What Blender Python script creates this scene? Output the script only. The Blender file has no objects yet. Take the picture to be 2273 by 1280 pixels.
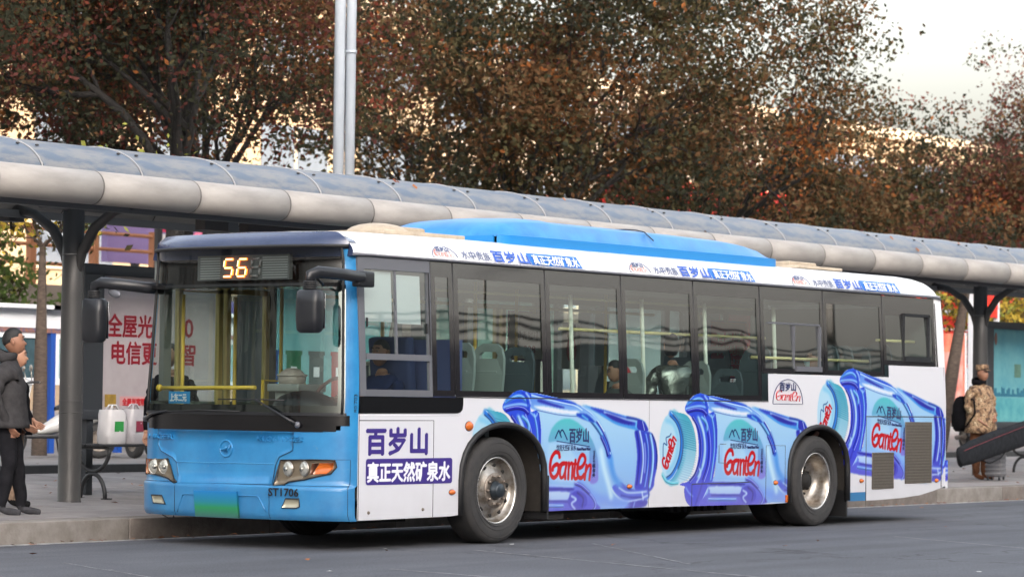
import bpy, bmesh, math, random
import numpy as np
from mathutils import Vector, Matrix
random.seed(7); rng = np.random.default_rng(7)
SC = bpy.context.scene
COL = SC.collection
PI = math.pi

# ------------------------------------------------------------------ camera, sky, sun, exposure
cam_d = bpy.data.cameras.new('camera'); cam = bpy.data.objects.new('camera', cam_d); COL.objects.link(cam)
cam_r = Vector((0.58945947, -0.80770933, 0.01196557)); cam_u = Vector((-0.0383546, -0.01318885, 0.99917715)); cam_f = Vector((0.80688689, 0.58943337, 0.03875366))
mw = Matrix((cam_r, cam_u, -cam_f)).transposed().to_4x4(); mw.translation = Vector((-19.991, -16.265, 1.3306))
cam.matrix_world = mw
cam_d.sensor_width = 36; cam_d.lens = 102.53; cam_d.clip_end = 3000; cam_d.clip_start = .2
cam_d.dof.use_dof = True; cam_d.dof.focus_distance = 27.5; cam_d.dof.aperture_fstop = 3.2
SC.camera = cam

SUN_EL = math.radians(12); SUN_AZ = math.radians(210)      # the sun stands behind the photographer, low
world = bpy.data.worlds.new('World'); SC.world = world; world.use_nodes = True
wn = world.node_tree.nodes; wl = world.node_tree.links
bg = wn['Background']
sky = wn.new('ShaderNodeTexSky'); sky.sky_type = 'NISHITA'; sky.sun_disc = False
sky.sun_elevation = SUN_EL; sky.sun_rotation = SUN_AZ; sky.air_density = 1.4; sky.dust_density = 9.0; sky.ozone_density = 1.0
hs = wn.new('ShaderNodeHueSaturation'); hs.inputs['Saturation'].default_value = .35; wl.new(sky.outputs[0], hs.inputs['Color'])
tn = wn.new('ShaderNodeMix'); tn.data_type = 'RGBA'; tn.blend_type = 'MULTIPLY'; tn.inputs['Factor'].default_value = 1; tn.inputs['B'].default_value = (.985,.985,1.025,1)
wl.new(hs.outputs[0], tn.inputs['A']); wl.new(tn.outputs['Result'], bg.inputs[0]); bg.inputs[1].default_value = 0.15
sd = bpy.data.lights.new('sun', 'SUN'); sd.energy = 2.0; sd.angle = math.radians(.5); sd.color = (1, .80, .56)
sun = bpy.data.objects.new('sun', sd); COL.objects.link(sun)
sdir = Vector((math.sin(SUN_AZ)*math.cos(SUN_EL), math.cos(SUN_AZ)*math.cos(SUN_EL), math.sin(SUN_EL)))
sun.rotation_euler = (-sdir).to_track_quat('-Z', 'Y').to_euler()
sun.location = (0, -20, 60)
SC.view_settings.view_transform = 'Standard'; SC.view_settings.look = 'None'
SC.view_settings.gamma = 1; SC.view_settings.use_curve_mapping = False
SC.view_settings.exposure = 2.8
SC.cycles.max_bounces = 8; SC.cycles.transparent_max_bounces = 24; SC.cycles.caustics_reflective = False
SC.cycles.caustics_refractive = False; SC.cycles.sample_clamp_indirect = 8

# ------------------------------------------------------------------ materials
def s2l(c): return tuple((x/12.92 if x <= .04045 else ((x+.055)/1.055)**2.4) for x in c)
def rgb(r, g, b): return s2l((r/255, g/255, b/255))
MATS = {}
def mat(name, col, rough=.6, metal=0., spec=.5, emis=None, estr=1., noise=None, bump=None, coat=0., stretch=None):
    """noise=(scale, amount[, second colour]) mottles the colour; bump=(scale, strength)."""
    if name in MATS: return MATS[name]
    m = bpy.data.materials.new(name); m.use_nodes = True; N = m.node_tree.nodes; L = m.node_tree.links
    b = N['Principled BSDF']; b.inputs['Base Color'].default_value = (*col, 1); b.inputs['Roughness'].default_value = rough
    b.inputs['Metallic'].default_value = metal; b.inputs['Specular IOR Level'].default_value = spec
    if coat: b.inputs['Coat Weight'].default_value = coat; b.inputs['Coat Roughness'].default_value = .05
    if emis: b.inputs['Emission Color'].default_value = (*emis, 1); b.inputs['Emission Strength'].default_value = estr
    if noise or bump:
        tc = N.new('ShaderNodeTexCoord'); src = tc.outputs['Object']
        if stretch:
            mp = N.new('ShaderNodeMapping'); mp.inputs['Scale'].default_value = stretch; L.new(src, mp.inputs[0]); src = mp.outputs[0]
    if noise:
        nt = N.new('ShaderNodeTexNoise'); nt.inputs['Scale'].default_value = noise[0]; nt.inputs['Detail'].default_value = 6; nt.inputs['Roughness'].default_value = .65
        L.new(src, nt.inputs['Vector'])
        mx = N.new('ShaderNodeMix'); mx.data_type = 'RGBA'
        rp = N.new('ShaderNodeMapRange'); rp.inputs[1].default_value = .35; rp.inputs[2].default_value = .68
        L.new(nt.outputs['Fac'], rp.inputs[0]); L.new(rp.outputs[0], mx.inputs['Factor'])
        a = noise[1]; c2 = noise[2] if len(noise) > 2 else tuple(x*(1-a) for x in col)
        mx.inputs['A'].default_value = (*col, 1); mx.inputs['B'].default_value = (*c2, 1)
        L.new(mx.outputs['Result'], b.inputs['Base Color'])
        r2 = N.new('ShaderNodeMapRange'); r2.inputs[3].default_value = max(.02, rough-.08); r2.inputs[4].default_value = min(1, rough+.12)
        L.new(nt.outputs['Fac'], r2.inputs[0]); L.new(r2.outputs[0], b.inputs['Roughness'])
    if bump:
        n2 = N.new('ShaderNodeTexNoise'); n2.inputs['Scale'].default_value = bump[0]; n2.inputs['Detail'].default_value = 4
        L.new(src, n2.inputs['Vector']); bp = N.new('ShaderNodeBump'); bp.inputs['Strength'].default_value = bump[1]; bp.inputs['Distance'].default_value = .02
        L.new(n2.outputs['Fac'], bp.inputs['Height']); L.new(bp.outputs[0], b.inputs['Normal'])
    MATS[name] = m; return m

def glass(name, tint, refl, rough=.015, wav=0.0, wscale=1.3):
    if name in MATS: return MATS[name]
    m = bpy.data.materials.new(name); m.use_nodes = True; N = m.node_tree.nodes; L = m.node_tree.links
    N.remove(N['Principled BSDF']); out = N['Material Output']
    tr = N.new('ShaderNodeBsdfTransparent'); tr.inputs[0].default_value = (*tint, 1)
    gl = N.new('ShaderNodeBsdfGlossy'); gl.inputs['Roughness'].default_value = rough; gl.inputs['Color'].default_value = (.95, .97, 1, 1)
    ge = N.new('ShaderNodeNewGeometry'); dp = N.new('ShaderNodeVectorMath'); dp.operation = 'DOT_PRODUCT'; L.new(ge.outputs['Normal'], dp.inputs[0]); L.new(ge.outputs['Incoming'], dp.inputs[1])
    ab = N.new('ShaderNodeMath'); ab.operation = 'ABSOLUTE'; L.new(dp.outputs['Value'], ab.inputs[0]); om = N.new('ShaderNodeMath'); om.operation = 'SUBTRACT'; om.inputs[0].default_value = 1; L.new(ab.outputs[0], om.inputs[1])
    pw = N.new('ShaderNodeMath'); pw.operation = 'POWER'; pw.inputs[1].default_value = 5; L.new(om.outputs[0], pw.inputs[0])
    ma = N.new('ShaderNodeMath'); ma.operation = 'MULTIPLY_ADD'; ma.inputs[1].default_value = 1-refl; ma.inputs[2].default_value = refl; ma.use_clamp = True
    mx = N.new('ShaderNodeMixShader'); L.new(pw.outputs[0], ma.inputs[0]); L.new(ma.outputs[0], mx.inputs[0])
    L.new(tr.outputs[0], mx.inputs[1]); L.new(gl.outputs[0], mx.inputs[2]); L.new(mx.outputs[0], out.inputs[0])
    if wav:
        tc = N.new('ShaderNodeTexCoord'); nt = N.new('ShaderNodeTexNoise'); nt.inputs['Scale'].default_value = wscale; nt.inputs['Detail'].default_value = 1
        L.new(tc.outputs['Object'], nt.inputs['Vector']); bp = N.new('ShaderNodeBump'); bp.inputs['Strength'].default_value = 1; bp.inputs['Distance'].default_value = wav
        L.new(nt.outputs['Fac'], bp.inputs['Height']); L.new(bp.outputs[0], gl.inputs['Normal'])
    MATS[name] = m; return m

# ------------------------------------------------------------------ mesh builder
class MB:
    def __init__(s): s.v = []; s.f = []; s.sm = []; s.mi = []; s.m = 0
    def add(s, vs, fs, smooth=False):
        o = len(s.v); s.v += [tuple(v) for v in vs]
        for f in fs: s.f.append(tuple(i+o for i in f)); s.sm.append(smooth); s.mi.append(s.m)
        return s
    def box(s, c, d, rz=0, R=None, bev=0):
        x, y, z = d[0]/2, d[1]/2, d[2]/2
        P = [(-x,-y,-z),(x,-y,-z),(x,y,-z),(-x,y,-z),(-x,-y,z),(x,-y,z),(x,y,z),(-x,y,z)]
        if R is None: R = Matrix.Rotation(rz, 3, 'Z')
        c = Vector(c)
        if bev <= 0:
            return s.add([c + R @ Vector(p) for p in P], [(0,3,2,1),(4,5,6,7),(0,1,5,4),(1,2,6,5),(2,3,7,6),(3,0,4,7)])
        bm = bmesh.new(); vs = [bm.verts.new(p) for p in P]
        for f in [(0,3,2,1),(4,5,6,7),(0,1,5,4),(1,2,6,5),(2,3,7,6),(3,0,4,7)]: bm.faces.new([vs[i] for i in f])
        bmesh.ops.bevel(bm, geom=bm.edges[:], offset=bev, segments=2, affect='EDGES', profile=.6)
        bm.verts.index_update()
        s.add([c + R @ v.co for v in bm.verts], [[v.index for v in f.verts] for f in bm.faces], True); bm.free(); return s
    def bx(s, x0, x1, y0, y1, z0, z1, bev=0):
        return s.box(((x0+x1)/2, (y0+y1)/2, (z0+z1)/2), (x1-x0, y1-y0, z1-z0), bev=bev)
    def tube(s, path, r, n=8, caps=True, smooth=True, flat=None):
        P = [Vector(p) for p in path]; k = len(P); rr = r if isinstance(r, (list, tuple)) else [r]*k
        vs = []; up = Vector((0, 0, 1)); prev = None
        for i in range(k):
            t = (P[min(i+1, k-1)] - P[max(i-1, 0)])
            if t.length < 1e-9: t = Vector((0, 0, 1))
            t.normalize()
            if prev is None:
                a = t.orthogonal() if abs(t.dot(up)) > .97 else t.cross(up)
            else: a = prev - t*prev.dot(t)
            if a.length < 1e-6: a = t.orthogonal()
            a.normalize(); prev = a; b = t.cross(a)
            for j in range(n):
                th = 2*PI*j/n; vs.append(P[i] + (a*math.cos(th) + b*math.sin(th)*(flat or 1))*rr[i])
        fs = [(i*n+j, i*n+(j+1) % n, (i+1)*n+(j+1) % n, (i+1)*n+j) for i in range(k-1) for j in range(n)]
        s.add(vs, fs, smooth)
        if caps:
            o = len(s.v) - len(vs)
            s.f.append(tuple(o+j for j in range(n))[::-1]); s.f.append(tuple(o+(k-1)*n+j for j in range(n))); s.sm += [False]*2; s.mi += [s.m]*2
        return s
    def cyl(s, p0, p1, r0, r1=None, n=16, caps=True): return s.tube([p0, p1], [r0, r0 if r1 is None else r1], n, caps)
    def lathe(s, prof, c=(0,0,0), axis='z', n=24, smooth=True, R=None):
        """prof = [(radius, height)...] turned round an axis."""
        M = {'z': Matrix.Identity(3), 'y': Matrix.Rotation(-PI/2, 3, 'X'), 'x': Matrix.Rotation(PI/2, 3, 'Y')}[axis]
        if R is not None: M = R
        c = Vector(c); vs = []
        for r, h in prof:
            for j in range(n): vs.append(c + M @ Vector((r*math.cos(2*PI*j/n), r*math.sin(2*PI*j/n), h)))
        k = len(prof)
        return s.add(vs, [(i*n+j, i*n+(j+1) % n, (i+1)*n+(j+1) % n, (i+1)*n+j) for i in range(k-1) for j in range(n)], smooth)
    def ball(s, c, r, n=12, m=8, R=None):
        rx, ry, rz = (r, r, r) if not isinstance(r, (tuple, list)) else r; c = Vector(c); vs = []
        for i in range(m+1):
            ph = PI*i/m
            for j in range(n):
                th = 2*PI*j/n; p = Vector((rx*math.sin(ph)*math.cos(th), ry*math.sin(ph)*math.sin(th), rz*math.cos(ph)))
                vs.append(c + (R @ p if R else p))
        return s.add(vs, [(i*n+j, (i+1)*n+j, (i+1)*n+(j+1) % n, i*n+(j+1) % n) for i in range(m) for j in range(n)], True)
    def prism(s, poly, p0, p1, hol=None, smooth=False):
        """extrudes a 2D polygon (a list of 3D points) by the vector p0->p1; caps by fan from ngon."""
        a = [Vector(p) for p in poly]; d = Vector(p1) - Vector(p0); n = len(a)
        s.add(a + [p + d for p in a], [tuple(range(n))[::-1], tuple(range(n, 2*n))] + [(i, (i+1) % n, (i+1) % n+n, i+n) for i in range(n)], smooth)
        return s
    def grid(s, fn, us, vs_, smooth=True, mask=None):
        P = [fn(u, v) for v in vs_ for u in us]; nu = len(us)
        fs = [(j*nu+i, j*nu+i+1, (j+1)*nu+i+1, (j+1)*nu+i) for j in range(len(vs_)-1) for i in range(nu-1)
              if mask is None or mask((us[i]+us[i+1])/2, (vs_[j]+vs_[j+1])/2)]
        return s.add(P, fs, smooth)
    def build(s, name, m, parent=None, link=True):
        me = bpy.data.meshes.new(name)
        me.from_pydata([tuple(v) for v in s.v], [], s.f)
        ms = m if isinstance(m, (list, tuple)) else [m]
        for q in ms: me.materials.append(q)
        me.polygons.foreach_set('use_smooth', s.sm); me.polygons.foreach_set('material_index', s.mi); me.update()
        o = bpy.data.objects.new(name, me)
        if link: COL.objects.link(o)
        if parent: o.parent = parent
        return o

def empty(name, loc=(0,0,0), rz=0):
    o = bpy.data.objects.new(name, None); COL.objects.link(o); o.location = loc; o.rotation_euler = (0, 0, rz); o.empty_display_size = .2; return o
def tag(o, label=None, cat=None, group=None, kind=None):
    if label: o['label'] = label
    if cat: o['category'] = cat
    if group: o['group'] = group
    if kind: o['kind'] = kind
    return o
def kids(o): return [c for c in bpy.data.objects if c.parent == o]
def copy_tree(o, parent=None):
    c = o.copy(); COL.objects.link(c); c.parent = parent
    for ch in kids(o):
        copy_tree(ch, c)
    return c
def inst(o, parent, loc=None):
    c = o.copy(); COL.objects.link(c); c.parent = parent
    if loc is not None: c.location = loc
    return c
def arc(c, r, a0, a1, n, pl='xz', r2=None):
    out = []
    for i in range(n+1):
        a = a0 + (a1-a0)*i/n; u, v = r*math.cos(a), (r2 or r)*math.sin(a)
        out.append({'xz': (c[0]+u, c[1], c[2]+v), 'xy': (c[0]+u, c[1]+v, c[2]), 'yz': (c[0], c[1]+u, c[2]+v)}[pl])
    return out
def lin(a, b, n): return [a + (b-a)*i/(n-1) for i in range(n)]

def text_part(txt, size, m, parent, M, name='lettering', bold=0.0, squeeze=1.0, depth=.001, width=None, align='LEFT', shear=0):
    """flat raised lettering; M maps the text plane (x right, y up, z out) into the parent."""
    cu = bpy.data.curves.new('t', 'FONT'); cu.body = txt; cu.size = size; cu.offset = 0; cu.extrude = depth; cu.align_x = align
    cu.shear = shear; cu.resolution_u = 2; cu.fill_mode = 'BOTH'
    to = bpy.data.objects.new('t', cu); COL.objects.link(to); bpy.context.view_layer.update()
    dg = bpy.context.evaluated_depsgraph_get(); me = bpy.data.meshes.new_from_object(to.evaluated_get(dg))
    bpy.data.objects.remove(to)
    n = len(me.vertices); co = np.zeros(n*3); me.vertices.foreach_get('co', co); co = co.reshape(-1, 3)
    if width and n:
        w = co[:, 0].max() - co[:, 0].min(); squeeze = width/max(w, 1e-6)
        if align == 'LEFT': co[:, 0] -= co[:, 0].min()
    co[:, 0] *= squeeze
    me.vertices.foreach_set('co', co.ravel()); me.transform(M); me.update()
    if bold:                                             # heavier strokes: shifted copies, each a hair further back
        bm = bmesh.new()
        for i_, (a_, c_) in enumerate(((0,0),(1,0),(-1,0),(0,1),(0,-1),(.7,.7),(-.7,-.7))):
            m2 = me.copy(); m2.transform(Matrix.Translation(M.to_3x3() @ Vector((a_*bold, c_*bold, -.00012*i_)))); bm.from_mesh(m2); bpy.data.meshes.remove(m2)
        bm.to_mesh(me); bm.free()
    me.materials.clear(); me.materials.append(m); me.name = name
    o = bpy.data.objects.new(name, me); COL.objects.link(o); o.parent = parent; return o
def frame(o, x, y):
    """4x4 matrix: origin o, right axis x, up axis y."""
    x = Vector(x).normalized(); y = Vector(y).normalized(); z = x.cross(y).normalized(); y = z.cross(x)
    M = Matrix((x, y, z)).transposed().to_4x4(); M.translation = Vector(o); return M
# ------------------------------------------------------------------ the materials used
M_asphalt = mat('asphalt', (.068,.071,.083), .85, noise=(.45, .0, (.094,.098,.112)), bump=(60, .5))
def asphalt_fine(m):
    N = m.node_tree.nodes; L = m.node_tree.links; b = N['Principled BSDF']
    mix0 = [n for n in N if n.type == 'MIX'][0]; tc = [n for n in N if n.type == 'TEX_COORD'][0]
    v = N.new('ShaderNodeTexNoise'); v.inputs['Scale'].default_value = 55; v.inputs['Detail'].default_value = 3; L.new(tc.outputs['Object'], v.inputs['Vector'])
    mr = N.new('ShaderNodeMapRange'); mr.inputs[1].default_value = .3; mr.inputs[2].default_value = .75; mr.inputs[3].default_value = .62; mr.inputs[4].default_value = 1.5
    L.new(v.outputs['Fac'], mr.inputs[0])
    # streaks worn along the driving direction
    mp = N.new('ShaderNodeMapping'); mp.inputs['Scale'].default_value = (.12, 1.6, 1); L.new(tc.outputs['Object'], mp.inputs[0])
    w = N.new('ShaderNodeTexNoise'); w.inputs['Scale'].default_value = 1.2; w.inputs['Detail'].default_value = 4; L.new(mp.outputs[0], w.inputs['Vector'])
    m2 = N.new('ShaderNodeMapRange'); m2.inputs[1].default_value = .3; m2.inputs[2].default_value = .7; m2.inputs[3].default_value = .80; m2.inputs[4].default_value = 1.2; L.new(w.outputs['Fac'], m2.inputs[0])
    mu = N.new('ShaderNodeMath'); mu.operation = 'MULTIPLY'; L.new(mr.outputs[0], mu.inputs[0]); L.new(m2.outputs[0], mu.inputs[1])
    vm = N.new('ShaderNodeVectorMath'); vm.operation = 'SCALE'; L.new(mix0.outputs['Result'], vm.inputs[0]); L.new(mu.outputs[0], vm.inputs['Scale'])
    L.new(vm.outputs[0], b.inputs['Base Color'])
asphalt_fine(M_asphalt)
M_pale = mat('gutter_concrete', (.50,.49,.48), .85, noise=(8, .55, (.10,.10,.10)))
M_paint_line = mat('worn_line', (.34,.34,.35), .8, noise=(7, .7, (.085,.087,.095)))
M_kerb = mat('kerb_granite', (.19,.165,.145), .75, noise=(5, .5, (.12,.10,.088)), bump=(40, .3))
M_kerb2 = mat('kerb_granite_pale', (.24,.22,.20), .75, noise=(6, .45, (.17,.15,.13)), bump=(40, .3))
M_slab = mat('paving_slab', (.27,.25,.245), .55, noise=(2.5, .4, (.17,.157,.155)), bump=(50, .15))
M_slab2 = mat('paving_slab_pale', (.30,.28,.275), .55, noise=(2.0, .4, (.20,.187,.187)), bump=(50, .15))
M_bed = mat('bedding_sand', (.12,.11,.10), .9, noise=(6, .4))
M_soil = mat('soil_ground', (.14,.13,.12), .9, noise=(.5, .4))
M_black = mat('black_plastic', (.012,.013,.016), .38)
M_blackgloss = mat('black_gloss', (.004,.004,.005), .22)
M_rubber = mat('rubber_seal', (.012,.012,.013), .55)
M_tyre = mat('tyre', (.028,.028,.029), .8, noise=(14, .4, (.045,.043,.042)), bump=(120, .2))
M_white = mat('bus_white', (.80,.80,.815), .28, noise=(2.5, .05), coat=.3)
M_blue = mat('bus_blue', (.008,.165,.40), .30, noise=(3.2, .2, (.022,.235,.50)), coat=.3)
M_blueroof = mat('roof_blue', (.014,.17,.46), .33, noise=(4, .3, (.04,.25,.56)), bump=(2.2, .25))
M_navy = mat('brow_navy', (.018,.032,.085), .22, noise=(3, .4, (.035,.05,.11)), coat=.5)
M_seam = mat('panel_seam', (.015,.03,.05), .7)
M_seamw = mat('seam_grey', (.06,.06,.065), .7)
M_greyframe = mat('frame_grey', (.15,.155,.175), .42, metal=.3)
M_frit = mat('frit_black', (.020,.019,.022), .05, spec=1.0, coat=1.0)
M_chrome = mat('rim_steel', (.50,.47,.43), .34, metal=.85, noise=(9, .6, (.20,.16,.12)))
M_chrome2 = mat('hub_steel', (.30,.26,.22), .48, metal=.6, noise=(18, .6, (.13,.10,.08)))
M_dark = mat('underbody', (.012,.011,.010), .8)
M_liner = mat('arch_liner', (.035,.029,.024), .85, noise=(7, .5, (.018,.015,.012)))
M_orange = mat('lamp_orange', (.55,.12,.012), .18, coat=.6)
M_lens = mat('lamp_glass', (.55,.55,.50), .08, metal=.55)
M_lampbowl = mat('lamp_bowl', (.20,.165,.12), .22, metal=.4)
M_brownlens = mat('lamp_smoke', (.14,.055,.03), .15)
M_fog = mat('fog_lens', (.42,.40,.30), .15, metal=.3)
M_grille = mat('vent_mesh', (.13,.115,.095), .75, noise=(30, .3), stretch=(6, 1, 1))
M_yellow = mat('handrail_yellow', (.78,.50,.06), .35)
M_railwhite = mat('handrail_pale', (.75,.76,.66), .35)
M_seat = mat('seat_grey', (.26,.30,.29), .45)
M_seatdark = mat('seat_dark', (.06,.085,.10), .45)
M_interior = mat('bus_lining', (.16,.17,.16), .7)
M_floor = mat('bus_floor', (.09,.09,.085), .7)
M_amberlit = mat('led_amber', (.8,.2,.02), .4, emis=(1.0,.20,.03), estr=.62)
M_amberwhite = mat('led_hot', (.9,.6,.3), .4, emis=(1.0,.62,.30), estr=.75)
M_leddim = mat('led_off', (.16,.16,.155), .5)
M_signpanel = mat('sign_panel', (.07,.075,.072), .5)
M_signslat = mat('sign_slat', (.22,.235,.225), .5)
M_violet = mat('print_violet', rgb(60,44,128), .35)
M_inkw = mat('print_white', (.80,.81,.86), .35)
M_inkblack = mat('print_black', (.01,.01,.012), .4)
M_inknavy = mat('print_navy', rgb(28,44,98), .4)
M_inkblue = mat('print_blue', rgb(40,90,190), .35)
M_inkbluegrad = mat('print_blue_band', rgb(38,112,196), .35)
M_inkgrey = mat('print_greyblue', rgb(66,80,120), .4)
M_red = mat('print_red', rgb(196,30,40), .4)
M_crimson = mat('print_crimson', rgb(150,24,42), .4)
M_orangeink = mat('print_orange', rgb(222,96,60), .4)
M_cyansign = mat('sign_cyan', rgb(40,140,200), .4)
M_plate = mat('plate_blue', rgb(34,124,190), .4)
G_side = glass('side_glass', (.84,.96,.92), .31, .012, wav=.0028, wscale=1.1)
G_front = glass('front_glass', (.62,.70,.67), .055, .01, wav=.002, wscale=.8)
G_far = glass('far_glass', (.92,.97,.95), .04)
G_sign = glass('poster_glass', (.92,.94,.95), .04, .02)
M_gutter = mat('gutter_paint', (.37,.345,.32), .5, noise=(2.5, .4), bump=(6, .05), stretch=(.3, 1, 1))
M_post = mat('post_paint', (.042,.042,.043), .42, noise=(4, .25), stretch=(1, 1, .2))
M_soffit = mat('soffit_grey', (.12,.122,.125), .6)
M_ribpale = mat('rib_pale', (.33,.33,.335), .5)
M_galv = mat('lamp_post_paint', (.38,.42,.47), .45, metal=.0, noise=(3, .2), stretch=(1, 1, .2))
M_frame = mat('box_frame', (.030,.034,.040), .4)
M_iron = mat('bench_iron', (.018,.019,.021), .5)
def poly_mat():
    m = bpy.data.materials.new('polycarbonate'); m.use_nodes = True; N = m.node_tree.nodes; L = m.node_tree.links
    b = N['Principled BSDF']; b.inputs['Roughness'].default_value = .16; b.inputs['Specular IOR Level'].default_value = .9
    tc = N.new('ShaderNodeTexCoord'); mp = N.new('ShaderNodeMapping'); mp.inputs['Scale'].default_value = (.7, 2.2, 2.2); L.new(tc.outputs['Object'], mp.inputs[0])
    n = N.new('ShaderNodeTexNoise'); n.inputs['Scale'].default_value = 1.6; n.inputs['Detail'].default_value = 7; n.inputs['Roughness'].default_value = .7; L.new(mp.outputs[0], n.inputs['Vector'])
    cr = N.new('ShaderNodeValToRGB'); cr.color_ramp.elements[0].position = .44; cr.color_ramp.elements[1].position = .56
    cr.color_ramp.elements[0].color = (.085,.12,.175,1); cr.color_ramp.elements[1].color = (.205,.208,.213,1)
    L.new(n.outputs['Fac'], cr.inputs[0]); L.new(cr.outputs[0], b.inputs['Base Color'])
    r2 = N.new('ShaderNodeMapRange'); r2.inputs[3].default_value = .28; r2.inputs[4].default_value = .6; L.new(n.outputs['Fac'], r2.inputs[0]); L.new(r2.outputs[0], b.inputs['Roughness'])
    tr = N.new('ShaderNodeBsdfTransparent'); tr.inputs[0].default_value = (.55,.62,.68,1); mx = N.new('ShaderNodeMixShader'); mx.inputs[0].default_value = .82
    L.new(tr.outputs[0], mx.inputs[1]); L.new(b.outputs[0], mx.inputs[2]); L.new(mx.outputs[0], N['Material Output'].inputs[0]); return m
M_poly = poly_mat()

def grime(m, z0, z1, amt, col, spots=.5):
    """dust that gathers near the sills plus small scuffs, added to a paint."""
    N = m.node_tree.nodes; L = m.node_tree.links; b = N['Principled BSDF']; lk = [l for l in L if l.to_socket == b.inputs['Base Color']][0]; src = lk.from_socket
    tc = N.new('ShaderNodeTexCoord'); sx = N.new('ShaderNodeSeparateXYZ'); L.new(tc.outputs['Object'], sx.inputs[0])
    mr = N.new('ShaderNodeMapRange'); mr.inputs[1].default_value = z0; mr.inputs[2].default_value = z1; mr.inputs[3].default_value = amt; mr.inputs[4].default_value = amt*.12; L.new(sx.outputs[2], mr.inputs[0])
    n = N.new('ShaderNodeTexNoise'); n.inputs['Scale'].default_value = 7; n.inputs['Detail'].default_value = 8; n.inputs['Roughness'].default_value = .75; L.new(tc.outputs['Object'], n.inputs['Vector'])
    mu = N.new('ShaderNodeMath'); mu.operation = 'MULTIPLY'; L.new(mr.outputs[0], mu.inputs[0]); L.new(n.outputs['Fac'], mu.inputs[1])
    n2 = N.new('ShaderNodeTexNoise'); n2.inputs['Scale'].default_value = 16; n2.inputs['Detail'].default_value = 3; L.new(tc.outputs['Object'], n2.inputs['Vector']); m2 = N.new('ShaderNodeMapRange'); m2.inputs[1].default_value = .69; m2.inputs[2].default_value = .74; m2.inputs[4].default_value = spots; L.new(n2.outputs['Fac'], m2.inputs[0])
    mxm = N.new('ShaderNodeMath'); mxm.operation = 'MAXIMUM'; L.new(mu.outputs[0], mxm.inputs[0]); L.new(m2.outputs[0], mxm.inputs[1])
    mx = N.new('ShaderNodeMix'); mx.data_type = 'RGBA'; L.new(mxm.outputs[0], mx.inputs['Factor']); L.new(src, mx.inputs['A']); mx.inputs['B'].default_value = (*col, 1); L.new(mx.outputs['Result'], b.inputs['Base Color'])
grime(M_blue, .3, 1.1, .35, (.16,.22,.28), .35); grime(M_white, .3, 1.2, .35, (.40,.39,.37), .2)
grime(M_post, -.1, 1.0, .4, (.16,.14,.12), .2)
def cracks(m):
    N = m.node_tree.nodes; L = m.node_tree.links; b = N['Principled BSDF']; lk = [l for l in L if l.to_socket == b.inputs['Base Color']][0]; src = lk.from_socket
    tc = N.new('ShaderNodeTexCoord'); n = N.new('ShaderNodeTexNoise'); n.inputs['Scale'].default_value = 1.4; n.inputs['Detail'].default_value = 5; L.new(tc.outputs['Object'], n.inputs['Vector'])
    ad = N.new('ShaderNodeVectorMath'); ad.operation = 'MULTIPLY_ADD'; ad.inputs[1].default_value = (1.6,1.6,0); L.new(n.outputs['Color'], ad.inputs[0]); L.new(tc.outputs['Object'], ad.inputs[2])
    v = N.new('ShaderNodeTexVoronoi'); v.feature = 'DISTANCE_TO_EDGE'; v.inputs['Scale'].default_value = .16; L.new(ad.outputs[0], v.inputs['Vector'])
    mr = N.new('ShaderNodeMapRange'); mr.inputs[1].default_value = .0015; mr.inputs[2].default_value = .004; mr.inputs[3].default_value = .55; mr.inputs[4].default_value = 0; L.new(v.outputs['Distance'], mr.inputs[0])
    mx = N.new('ShaderNodeMix'); mx.data_type = 'RGBA'; L.new(mr.outputs[0], mx.inputs['Factor']); L.new(src, mx.inputs['A']); mx.inputs['B'].default_value = (.02,.02,.022,1)
    n3 = N.new('ShaderNodeTexNoise'); n3.inputs['Scale'].default_value = .8; n3.inputs['Detail'].default_value = 2; L.new(tc.outputs['Object'], n3.inputs['Vector']); m3 = N.new('ShaderNodeMapRange'); m3.inputs[1].default_value = .66; m3.inputs[2].default_value = .74; m3.inputs[4].default_value = .45; L.new(n3.outputs['Fac'], m3.inputs[0])
    m4 = N.new('ShaderNodeMix'); m4.data_type = 'RGBA'; L.new(m3.outputs[0], m4.inputs['Factor']); L.new(mx.outputs['Result'], m4.inputs['A']); m4.inputs['B'].default_value = (.030,.030,.033,1); L.new(m4.outputs['Result'], b.inputs['Base Color'])
cracks(M_asphalt)
# ------------------------------------------------------------------ ground, road, kerb, pavement
def pz(y): return float(np.interp(y, [2.92, 5.6, 9.0], [.2, .215, .40]))
g = MB(); g.add([(-900,-900,-.06),(1400,-900,-.06),(1400,1400,-.06),(-900,1400,-.06)], [(0,1,2,3)])
tag(g.build('ground', M_soil), kind='structure')
g = MB(); g.add([(-120,-42,0),(300,-42,0),(300,2.60,0),(-120,2.60,0)], [(0,1,2,3)])
road = tag(g.build('road', M_asphalt), kind='structure')
g = MB(); g.add([(-120,2.60,.002),(300,2.60,.002),(300,2.80,.002),(-120,2.80,.002)], [(0,1,2,3)])
tag(g.build('gutter_strip', M_pale), kind='structure')
def strip(a, b, w, z, n=14, jit=.02):
    P = []; d = Vector((b[0]-a[0], b[1]-a[1], 0)); nrm = Vector((-d.y, d.x, 0)).normalized(); mb = MB(); r = random.Random(3)
    for i in range(n+1):
        c = Vector((a[0], a[1], z)) + d*(i/n) + nrm*r.uniform(-jit, jit); ww = w*r.uniform(.5, 1.2)
        P += [c - nrm*ww/2, c + nrm*ww/2]
    mb.add(P, [(2*i, 2*i+2, 2*i+3, 2*i+1) for i in range(n)]); return mb
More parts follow.
